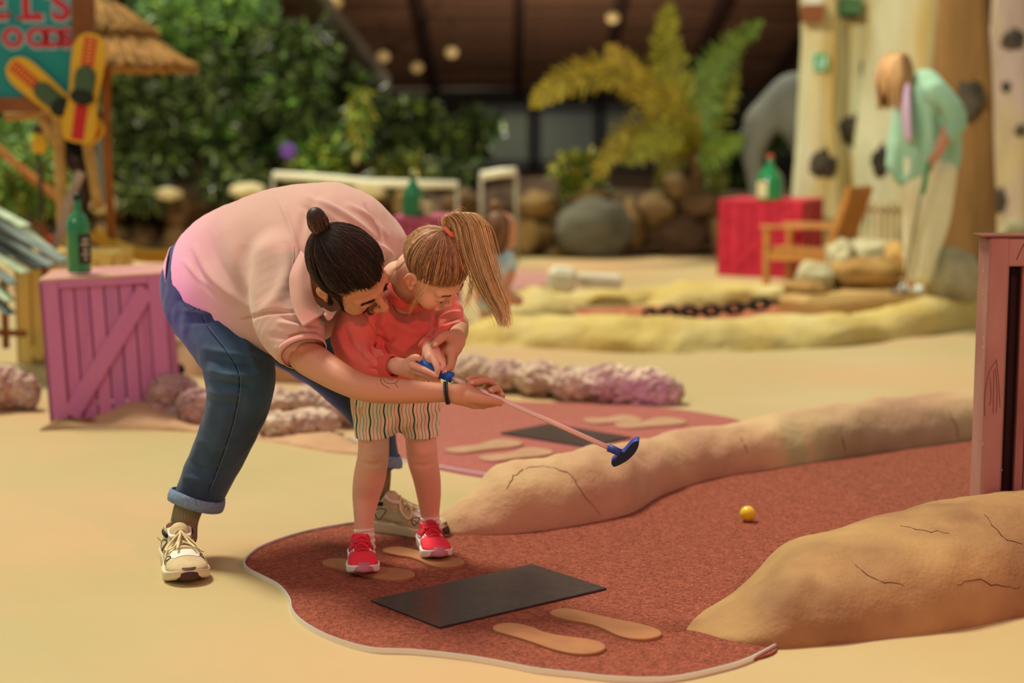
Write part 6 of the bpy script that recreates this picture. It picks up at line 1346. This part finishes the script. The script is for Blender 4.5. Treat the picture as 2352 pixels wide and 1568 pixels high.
V = folds(V, F, [([(925, 900), (918, 950), (912, 1000)], 5, -.006), ([(880, 925), (900, 950), (910, 985)], 7, .004), ([(830, 930), (828, 970), (836, 1003)], 5, -.003), ([(985, 930), (978, 970), (985, 1000)], 5, -.003), ([(950, 930), (956, 970), (950, 1000)], 6, .003)])
xx = V[:, 0] + .002 * np.sin(V[:, 2] * 120); ph_ = np.mod(xx / .026, 1); C = np.tile(np.array(lin((228, 212, 182))[:3]), (len(V), 1))
for a, b, c_ in ((.06, .20, (50, 84, 76)), (.34, .41, (176, 92, 84)), (.56, .64, (90, 84, 84)), (.80, .87, (178, 96, 88))): m_ = (ph_ > a) & (ph_ < b); C[m_] = lin(c_)[:3]
# keep stripes crisp: assign from a finer mesh
me = npmesh('shorts', V, F, m_shorts); colattr(me, C); shorts = link('shorts', me, girl)
nt = m_shorts.node_tree; N, L = nt.nodes, nt.links; b = N['Principled BSDF']; tc = N.new('ShaderNodeTexCoord'); sx = N.new('ShaderNodeSeparateXYZ'); L.new(tc.outputs['Object'], sx.inputs[0])
wv = N.new('ShaderNodeMath'); wv.operation = 'SINE'; mz = N.new('ShaderNodeMath'); mz.operation = 'MULTIPLY'; mz.inputs[1].default_value = 120; L.new(sx.outputs[2], mz.inputs[0]); L.new(mz.outputs[0], wv.inputs[0])
ma = N.new('ShaderNodeMath'); ma.operation = 'MULTIPLY_ADD'; ma.inputs[1].default_value = .0016; L.new(wv.outputs[0], ma.inputs[0]); L.new(sx.outputs[0], ma.inputs[2])
md_ = N.new('ShaderNodeMath'); md_.operation = 'MULTIPLY'; md_.inputs[1].default_value = 1 / .038; L.new(ma.outputs[0], md_.inputs[0]); fr_ = N.new('ShaderNodeMath'); fr_.operation = 'FRACT'; L.new(md_.outputs[0], fr_.inputs[0])
cr = N.new('ShaderNodeValToRGB'); cr.color_ramp.interpolation = 'CONSTANT'; E_ = cr.color_ramp.elements; cream = lin((230, 216, 188)); E_[0].position = 0; E_[0].color = cream; E_[1].position = .08; E_[1].color = lin((44, 84, 76))
for p_, c_ in ((.19, cream), (.36, lin((188, 96, 88))), (.40, cream), (.62, lin((78, 150, 140))), (.67, cream), (.84, lin((188, 96, 88))), (.89, cream)): e = E_.new(p_); e.color = c_
L.new(fr_.outputs[0], cr.inputs[0]); L.new(cr.outputs[0], b.inputs['Base Color'])
# sweatshirt
w_ = Org(.0036)
w_.etube([E(888, 664, 4.27, 972, 684, 4.25, .060), E(850, 690, 4.30, 1025, 700, 4.32, .085), E(825, 740, 4.31, 1045, 745, 4.32, .105), E(832, 790, 4.30, 1026, 785, 4.30, .115), E(848, 822, 4.31, 1000, 806, 4.30, .108), E(860, 845, 4.33, 985, 830, 4.32, .085)], k=.02)
w_.limb([(P(868, 700, 4.25), .060), (P(828, 740, 4.20), .056), (P(808, 780, 4.18), .052), (P(820, 815, 4.15), .046), (P(852, 836, 4.12), .036), (P(880, 840, 4.11), .028), (P(892, 840, 4.105), .024)], k=.025, n=2)
w_.limb([(P(1018, 706, 4.34), .050), (P(1036, 730, 4.32), .034), (P(1030, 755, 4.26), .032), (P(1005, 780, 4.18), .030), (P(990, 794, 4.13), .023)], k=.02, n=2)
w_.cone(P(930, 690, 4.25), P(952, 655, 4.19), .046, .052, k=.006, mode='s')
st_s = [([(872, 700), (868, 740), (880, 770)], 6, -.008), ([(880, 700), (905, 740), (955, 760), (990, 740)], 12, .006), ([(865, 772), (890, 784), (905, 775)], 5, -.008), ([(852, 775), (852, 800), (872, 826)], 4, -.007), ([(868, 780), (868, 802), (885, 826)], 4, .006), ([(838, 790), (838, 812), (855, 832)], 4, .006), ([(880, 782), (884, 800), (898, 822)], 3, -.005), ([(895, 790), (940, 806), (985, 780)], 9, .008), ([(905, 818), (940, 824), (980, 806)], 5, -.008),
        ([(1000, 735), (1030, 722), (1055, 716)], 4, .006), ([(1000, 748), (1030, 736), (1058, 728)], 3, -.006), ([(1002, 760), (1032, 748), (1056, 740)], 4, .005), ([(1006, 770), (1034, 760), (1052, 752)], 3, -.005), ([(935, 740), (960, 752), (985, 745)], 5, -.004), ([(775, 760), (790, 800), (815, 835)], 6, .004), ([(790, 750), (805, 790), (830, 820)], 6, -.005), ([(1010, 700), (1000, 740), (985, 780)], 5, -.005), ([(845, 845), (870, 850), (880, 862)], 4, -.004)]
sw = organic('sweatshirt', w_, m_sweat, girl, 2, st_s, [(.005, 8, (1, 1, 1), 19), (.0015, 34, (1, 1, .8), 14)])
def ribcuff(A, B, t, hgt, nm, par, mat, ad, rib=60):
    o_ = turnup(A, B, t, hgt, nm, par, mat, ad); o_['label'] = 'ribbed cuff'; return o_
ribcuff(P(878, 813, 4.115), P(882, 864, 4.105), .027, .036, 'sleeve_cuff', sw, m_srib, P(915, 843, 4.08) - P(884, 839, 4.11))
ribcuff(P(970, 786, 4.15), P(1008, 796, 4.14), .023, .022, 'sleeve_cuff', sw, m_srib, P(988, 803, 4.10) - P(992, 792, 4.135))
nc = P(940, 668, 4.205); na = Vector((.34, -.62, .60)).normalized(); n1 = na.cross(Vector((0, 1, 0))).normalized(); n2 = na.cross(n1)
nb = []; nf_ = []
for i in range(48):
    a = 2 * math.pi * i / 48
    for r_, z in ((.050, .012), (.054, .014), (.0575, .004), (.061, -.010), (.058, -.014)): nb.append(nc + (n1 * math.cos(a) + n2 * math.sin(a)) * (r_ + .0006 * (i % 2)) + na * z)
for i in range(48):
    for k in range(4): nf_.append((i * 5 + k, i * 5 + k + 1, ((i + 1) % 48) * 5 + k + 1, ((i + 1) % 48) * 5 + k))
obj('neck_band', nb, nf_, m_srib, sw)['label'] = 'ribbed crew neck band'
seam(bvh(sw), [(812, 706), (835, 722), (850, 745), (868, 770)], .001, m_srib, 'shoulder_seam', sw)
# hair
hlg = lambda y, x: (.052 + .62 * (y - .07)) if y > 0 else (.008 + .40 * y)
tgl = (-.018, -.058, .112); SH = hairshell(None, tgl, hlg, 4000, 13, lift=.007, pts=10, wob=.12)
strands(world(SH, axg, cg, sg_), .00055, 'hair', m_hair, girl, tints(4000, (204, 158, 112), 15, .5, 1.6, (128, 86, 60), .4))['label'] = 'blond brown hair combed up into the tie'
og = Org(.0028); og.ell((0, -.012, .035), (.0792, .0992, .0852), k=.004); og.plane((0, .070, .058), (0, .53, -.85), (-.1, -.12, -.1), (.1, .12, .14), k=.006); og.plane((0, 0, .016), (0, .0, -1), (-.1, -.02, -.06), (.1, .12, .02), k=.006)
for q in (-1, 1): og.ell((q * .0795, .0, -.012), (.02, .03, .03), k=.004, mode='s')
V, F = og.build(); me = npmesh('hair_base', world(V, axg, cg, sg_), F, m_hair); colattr(me, np.tile(np.array(lin((126, 84, 60))[:3]), (len(V), 1))); link('hair_base', me, girl)
tg_ = Vector(world([tgl], axg, cg, sg_)[0]); rs = np.random.RandomState(4)
def pony(n, spread, rad, seed, col, nm, lens=(.75, 1.0), alt=None):
    rs = np.random.RandomState(seed); Yt = tg_.y; base = crom([(1034, 527, Yt), (1042, 505, Yt - .004), (1062, 502, Yt - .005), (1084, 525, Yt - .005), (1096, 575, Yt), (1112, 630, Yt), (1132, 680, Yt + .01), (1152, 720, Yt + .01), (1160, 752, Yt + .01)], 4); out = []
    n_ = len(base)
    for _ in range(n):
        a, b_ = rs.normal(), rs.normal(); dr = rs.normal(); L_ = rs.uniform(*lens); ph = rs.uniform(0, 6.28); P_ = []
        for i in np.linspace(0, (n_ - 1) * min(L_, .999), 20):
            k = int(i); f = i - k; k2 = min(k + 1, n_ - 1); q = base[k] * (1 - f) + base[k2] * f; u = i / (n_ - 1); wd = spread[0] + (spread[1] - spread[0]) * math.sin(math.pi * min(1, u * 1.05)) ** .8 + spread[2] * u ** 2
            x = q[0] + a * wd + 4 * math.sin(ph + u * 7) * u; y = q[1] + b_ * wd * .45 * (1 - .3 * u) + 2 * math.cos(ph + u * 6) * u; P_.append(tuple(P(x, y, q[2] + b_ * .010 * (.3 + u) + a * .004)))
        out.append(P_)
    return strands(out, rad, nm, m_hair, girl, tints(n, col, seed, .55, 1.35, alt, .35), taper=.4)
pony(1300, (5, 15, 3), .0006, 44, (238, 204, 150), 'ponytail', (.55, 1.0), alt=(176, 130, 88))['label'] = 'long wavy blond ponytail'
pony(70, (6, 22, 14), .00035, 45, (224, 184, 130), 'stray_hairs', (.5, 1.05))
m_scr = M('gold_pink_tie', (214, 150, 60), r=.4, c2=(226, 90, 110), sc=60, con=.3, bumps=[(200, .6, .002)]); dr_ = (P(1040, 512, tg_.y - .004) - tg_).normalized(); a1 = dr_.cross(Vector((0, 1, 0))).normalized(); a2 = dr_.cross(a1)
obj('hair_tie', *tube([P(1032, 531, tg_.y - .004) + a1 * .015 * math.cos(a) + a2 * .015 * math.sin(a) for a in np.linspace(0, 2 * math.pi, 24, endpoint=False)], [.0062 + .001 * math.sin(5 * k) for k in range(24)], 8, closed=True), m_scr, girl)
def wisps(lst, n, rad, col, seed, sp=5):
    rs = np.random.RandomState(seed); out = []
    for pts in lst:
        for _ in range(n):
            a, b_ = rs.normal() * sp, rs.normal() * sp; C_ = crom([(x + a * (i / len(pts)) + rs.normal() * .8, y + b_ * (i / len(pts)), Y) for i, (x, y, Y) in enumerate(pts)], 4); C_ = C_[:13]; out.append([tuple(P(*q)) for q in C_])
    m_ = min(len(q) for q in out); return strands([q[:m_] for q in out], rad, 'stray_hairs', m_hair, girl, tints(len(out), col, seed, .7, 1.3), 'stuff')
wisps([[(972, 640, 4.03), (965, 665, 4.03), (952, 690, 4.04), (938, 722, 4.05)], [(985, 645, 4.02), (975, 668, 4.02), (960, 685, 4.03), (950, 705, 4.04)], [(1078, 625, 4.08), (1080, 650, 4.08), (1076, 675, 4.08), (1064, 700, 4.08)], [(1082, 600, 4.1), (1086, 640, 4.1), (1080, 680, 4.1), (1066, 712, 4.1)], [(930, 600, 4.12), (915, 615, 4.12), (905, 620, 4.13), (892, 640, 4.14)]], 22, .0003, (206, 160, 116), 9)
wisps([[(960, 560, 4.08), (940, 545, 4.08), (925, 548, 4.08), (915, 560, 4.08)], [(1000, 530, 4.1), (985, 518, 4.1), (975, 520, 4.1), (965, 528, 4.1)], [(1050, 500, 4.1), (1045, 488, 4.1), (1055, 480, 4.1), (1070, 492, 4.1)], [(1080, 510, 4.1), (1100, 515, 4.1), (1112, 540, 4.1), (1118, 570, 4.1)]], 14, .00022, (220, 180, 130), 10, 8)
bhg = BVHTree.FromPolygons([tuple(v) for v in Vg], [tuple(int(i) for i in f) for f in gp[0][1]])
for s_ in (-1, 1): hairs_on(bhg, lambda rs: (s_ * rs.uniform(.016, .048), .09, .016 + rs.normal() * .0016), 90, .008, lambda p_: (s_, 0, .2), 51 + s_, .0003, 'eyebrow', girl, (130, 88, 60), axg, cg, sg_)
for s_ in (-1, 1): hairs_on(bhg, lambda rs: (s_ * rs.uniform(.018, .046), .100, -.019), 60, .008, lambda p_: (s_ * .2, .9, -.9), 55 + s_, .0004, 'eyelash', girl, (90, 58, 42), axg, cg, sg_, .1)
fine = hairshell(None, tgl, lambda y, x: hlg(y, x) - .018 * (y > -.02) * (.4 + .6 * abs(math.sin(x * 17))), 900, 17, lift=.003, wob=.1); strands(world(fine, axg, cg, sg_), .0003, 'fine_hairline', m_hair, girl, tints(900, (196, 146, 104), 18, .7, 1.3))

# ------------------------------------------------------------------ the putter
m_grip = M('blue_grip', (30, 92, 176), r=.5, bumps=[(300, .3, .001)]); m_shaft = M('pale_pink_shaft', (232, 190, 180), r=.3, coat=.3); m_head = M('blue_rubber_head', (44, 62, 140), r=.5); m_sole = M('navy_face', (22, 26, 52), r=.55)
A0, B0 = P(957, 831, 4.055), P(1415, 1035, 3.91); dd = (B0 - A0).normalized(); putt = thing('putter', A0, 'small minigolf putter with blue grip, pale pink shaft and blue head held by both', 'putter')
gl = (P(1040, 868, 4.03) - A0).length; shaft = obj('shaft', *tube([A0 + dd * .03, B0], .0062, 16), m_shaft, putt)
grp = obj('grip', *tube([A0, A0 + dd * .004, A0 + dd * (gl * .5), A0 + dd * (gl * .86), A0 + dd * (gl * .87), A0 + dd * (gl * .99), A0 + dd * gl], [.010, .0125, .0125, .0120, .0135, .0135, .0110], 20), m_grip, putt)
s1 = dd.cross(Vector((0, 1, 0))).normalized(); s2 = dd.cross(s1)
for k in range(12): a = 2 * math.pi * k / 12; obj('grip_rib', *tube([A0 + dd * .008 + (s1 * math.cos(a) + s2 * math.sin(a)) * .0125, A0 + dd * (gl * .84) + (s1 * math.cos(a) + s2 * math.sin(a)) * .0120], .0011, 5), m_grip, grp)
Yh = 3.91; hz = obj('hosel', *tube([P(1397, 1027, Yh + .005), P(1426, 1040, Yh)], [.0098, .0092], 18), m_head, putt)
outl = [(1468, 1012), (1466, 1026), (1458, 1040), (1444, 1054), (1428, 1064), (1412, 1071), (1406, 1068), (1404, 1060), (1412, 1053), (1418, 1049), (1420, 1043), (1430, 1039), (1436, 1034), (1446, 1022), (1454, 1014), (1462, 1010)]
o2 = closed_smooth(outl, 3); n = len(o2); V = []; F = []
for dy, sc_ in ((-.004, .96), (-.001, 1.0), (.020, 1.0), (.024, .94)):
    cx_, cy_ = np.mean([q[0] for q in o2]), np.mean([q[1] for q in o2])
    for x, y in o2: v = P(cx_ + (x - cx_) * sc_, cy_ + (y - cy_) * sc_, Yh); V.append(v + Vector((.10, 1, .25)).normalized() * dy)
for i in range(3):
    for k in range(n): F.append((i * n + k, (i + 1) * n + k, (i + 1) * n + (k + 1) % n, i * n + (k + 1) % n))
F.append(tuple(3 * n + k for k in range(n))); F.append(tuple(range(n))[::-1]); hd = obj('head', V, F, m_head, putt, False)
V2 = [v + Vector((-.10, -1, -.25)).normalized() * .0006 for v in V[:n]]; obj('face_pad', V2, [tuple(range(n))[::-1]], m_sole, hd, False)

# ------------------------------------------------------------------ the woman at the back and the seated child
Yw = 9.95; wo = thing('person', G(2100, 668, .1), 'woman with light brown bob and sage green open shirt looking down, holding a putter', 'person')
def W_(x, y, d=0): return P(x, y, Yw + d)
m_sage = M('sage_cotton', (166, 204, 174), r=.85, c2=(146, 186, 156), sc=4, bumps=[(20, .3, .01)]); m_creamt = M('cream_cotton', (246, 240, 208), r=.85, c2=(230, 220, 176), sc=4, bumps=[(16, .3, .01)]); m_lilact = M('lilac_top', (220, 190, 220), r=.8); m_lens = M('white_shoe', (206, 208, 200), r=.6)
o = head_sdf(False, 1.0); o.cone((0, -.02, -.04), (0, -.06, -.16), .05, .05, k=.03); o.h = .004; V, F = o.build(); axw = frame((-.70, -.25, -.66), (-.45, -.30, .84)); cw = W_(2053, 178); SKW = (206, 140, 108)
wp = [(world(V, axw, cw, .84), F, paint(V, SKW, []))]
og = Org(.007); og.limb([(W_(2175, 300, -.16), .036), (W_(2158, 345, -.20), .030), (W_(2142, 368, -.22), .022)], k=.01, n=2)
for dx in (-6, -2, 3, 7): og.limb([(W_(2142 + dx * .6, 366, -.22), .013), (W_(2135 + dx, 382, -.235), .010), (W_(2132 + dx * .8, 394, -.235), .008)], k=.006)
og.limb([(W_(2140, 360, -.22), .012), (W_(2128, 374, -.24), .009), (W_(2128, 386, -.245), .008)], k=.006)
og.limb([(W_(2140, 225, -.04), .03), (W_(2180, 262, -.12), .03), (W_(2186, 285, -.15), .03), (W_(2175, 300, -.16), .034)], k=.01); og.limb([(W_(2140, 225, -.04), .03), (W_(2105, 290, .05), .04)], k=.01); og.limb([(W_(2115, 420, .03), .06), (W_(2100, 600, .02), .03)], k=.02); og.limb([(W_(2120, 420, .0), .06), (W_(2128, 600, -.06), .03)], k=.02); og.limb([(W_(2085, 200, .02), .05), (W_(2105, 330, .05), .09), (W_(2120, 420, .03), .10)], k=.05); og.limb([(W_(2100, 600, .02), .03), (W_(2092, 650, 0), .028)], k=.01); og.limb([(W_(2128, 600, -.06), .03), (W_(2118, 645, -.08), .028)], k=.01)
V, F = og.build(); wp.append((V, F, paint(V, SKW, []))); joinmesh('body', wp, m_skin, wo)
og = Org(.008); og.etube([(W_(2076, 372, .02), W_(2190, 372, .02), .12), (W_(2072, 430, .02), W_(2186, 430, .0), .12), (W_(2072, 500, .02), W_(2160, 500, -.02), .09), (W_(2072, 570, .0), W_(2148, 570, -.04), .07), (W_(2076, 632, .0), W_(2140, 634, -.06), .06)], k=.03)
og.limb([(W_(2155, 400, -.05), .11), (W_(2150, 500, -.07), .085), (W_(2132, 570, -.08), .072), (W_(2125, 632, -.08), .064)], k=.02, n=2)
organic('trousers', og, m_creamt, wo, 2, [([(2110, 420), (2106, 520), (2104, 630)], 6, -.02), ([(2150, 430), (2140, 540), (2128, 600)], 8, .01)], [(.012, 7, (1, 1, .5), 3)])
og = Org(.008); og.etube([(W_(2088, 190, .0), W_(2150, 175, .1), .06), (W_(2078, 220, .04), W_(2180, 215, .02), .11), (W_(2066, 290, .04), W_(2205, 290, .02), .13), (W_(2055, 350, .04), W_(2208, 350, .02), .14), (W_(2046, 396, .04), W_(2200, 380, .02), .14)], k=.02)
og.limb([(W_(2150, 210, -.10), .075), (W_(2185, 250, -.13), .072), (W_(2196, 285, -.15), .062), (W_(2178, 308, -.17), .052)], k=.03, n=2); og.limb([(W_(2080, 230, .10), .06), (W_(2062, 310, .10), .05), (W_(2050, 380, .06), .045)], k=.03)
og.ell(W_(2078, 360, -.10), (.045, .12, .16), k=.02, mode='s')
shw = organic('shirt', og, m_sage, wo, 2, [([(2110, 200), (2116, 290), (2118, 380)], 5, -.02), ([(2150, 230), (2165, 300), (2190, 370)], 6, -.015), ([(2130, 230), (2140, 300), (2150, 380)], 8, .012)], [(.012, 6, (1, 1, .5), 7)])
og = Org(.007); og.etube([(W_(2074, 200, -.06), W_(2090, 195, -.06), .04), (W_(2072, 260, -.10), W_(2092, 262, -.10), .05), (W_(2078, 315, -.10), W_(2094, 318, -.10), .05)], k=.01); organic('top', og, m_lilact, wo, 1)
SHw = []; rs = np.random.RandomState(6)
for _ in range(1400):
    a = rs.uniform(0, 2 * math.pi); r0 = rs.uniform(0, 1) ** .5; top_ = W_(2064, 120, .0) + Vector((math.cos(a) * .02, math.sin(a) * .02, 0)); sd_ = Vector((math.cos(a) * .10, math.sin(a) * .10, 0)); e = W_(2052 + math.cos(a) * 34, 215 + 28 * (math.cos(a) < .2) - 26 * max(0, math.cos(a)), .0) + Vector((0, math.sin(a) * .09, rs.normal() * .015))
    if math.sin(a) < -.2 and math.cos(a) < -.5: e = W_(2030, 226, -.05)
    c1 = W_(2058, 127, 0) + sd_ * .72 + Vector((0, 0, -.0)); c2 = W_(2055, 168, 0) + sd_ * 1.12; SHw.append([tuple(q) for q in crom([tuple(top_), tuple(c1), tuple(c2), tuple(e)], 3)])
strands(SHw, .0028, 'hair', m_hair, wo, tints(1400, (214, 168, 112), 7, .6, 1.5, (120, 82, 56), .3))
mw = dict(upper=m_lens, sole=m_white, bumper=m_lens, tongue=m_lens, lace=m_white, mesh=m_lens, black=m_statue, seam=m_statue)
for (hx, hy), (tx, ty) in (((2110, 664), (2048, 676)), ((2134, 668), (2086, 682))):
    a, b_ = G(hx, hy, .11), G(tx, ty, .11); shoe(wo, (a.x, a.y, .105), (b_.x, b_.y, .105), .25, .10, .08, 'adult', mw)
t = thing('putter', W_(2130, 395, -.25), 'distant putter with a green grip held by the woman', 'putter'); obj('shaft', *tube([W_(2126, 385, -.25), W_(2074, 664, -.1)], .007, 8), m_grey, t); obj('grip', *tube([W_(2132, 372, -.25), W_(2120, 445, -.22)], .014, 10), m_green, t)
obj('head', *box(W_(2066, 671, -.1), (.11, .04, .03), None, .012), m_grey, t)
# child
Yc2 = 9.4; chd = thing('person', G(1135, 764), 'small blurred child with brown hair and a white blue top beyond the blond ponytail', 'person')
def K(x, y, d=0): return P(x, y, Yc2 + d)
axc = frame((.80, .35, -.3), (.2, 0, .95)); o = head_sdf(True, .7); o.h = .004; V, F = o.build(); kp = [(world(V, axc, K(1150, 534), 1.0), F, paint(V, (216, 150, 116), []))]
og = Org(.006); og.limb([(K(1138, 600), 0.060), (K(1135, 640), 0.090), (K(1130, 676), 0.096)], k=.03); og.limb([(K(1168, 596, -.02), 0.041), (K(1172, 630, -.04), 0.031), (K(1160, 665, -.06), 0.024)], k=.02, n=2); og.limb([(K(1150, 565), 0.042), (K(1142, 590), 0.048)], k=.02); og.limb([(K(1125, 684, -.02), 0.060), (K(1160, 680, -.1), 0.042), (K(1190, 690, -.1), 0.030)], k=.02); og.limb([(K(1122, 690), 0.060), (K(1120, 735), 0.041), (K(1119, 762), 0.036)], k=.02); og.limb([(K(1148, 690, -.05), 0.060), (K(1150, 735, -.05), 0.041), (K(1148, 764, -.05), 0.036)], k=.02)
for q in range(4): og.limb([(K(1160, 665, -.06), 0.014), (K(1158 + q * 3, 678, -.07), 0.010)], k=.005)
V, F = og.build(); kp.append((V, F, paint(V, (216, 150, 116), []))); joinmesh('body', kp, m_skin, chd)
og = Org(.006); og.etube([(K(1118, 585), K(1168, 582), 0.072), (K(1110, 620), K(1172, 618), 0.084), (K(1100, 660), K(1165, 660), 0.102), (K(1096, 690), K(1162, 690), 0.108)], k=.02); og.limb([(K(1160, 592, -.02), 0.054), (K(1170, 608, -.03), 0.048)], k=.02); organic('shirt', og, M('white_blue_shirt', (214, 222, 226), r=.85, c2=(150, 190, 210), sc=14, con=.2), chd, 1)
SK = []; rs = np.random.RandomState(61)
for _ in range(900):
    a = rs.uniform(0, 2 * math.pi); s_ = Vector((math.cos(a) * .105, math.sin(a) * .105, 0)); 
    if math.cos(a) > .55: continue
    SK.append([tuple(q) for q in crom([tuple(K(1146, 480) + s_ * .2), tuple(K(1148, 498) + s_ * .8), tuple(K(1146, 535) + s_ * 1.02), tuple(K(1140 - 6 * rs.uniform(), 585) + s_ * .75)], 3)])
strands(SK, .0022, 'hair', m_hair, chd, tints(len(SK), (150, 104, 70), 9, .6, 1.4, (84, 54, 40), .4)); obj('bun', *ball(K(1138, 474), (.033, .033, .036), 3), M('brown_bun', (140, 98, 66), r=.5), chd)
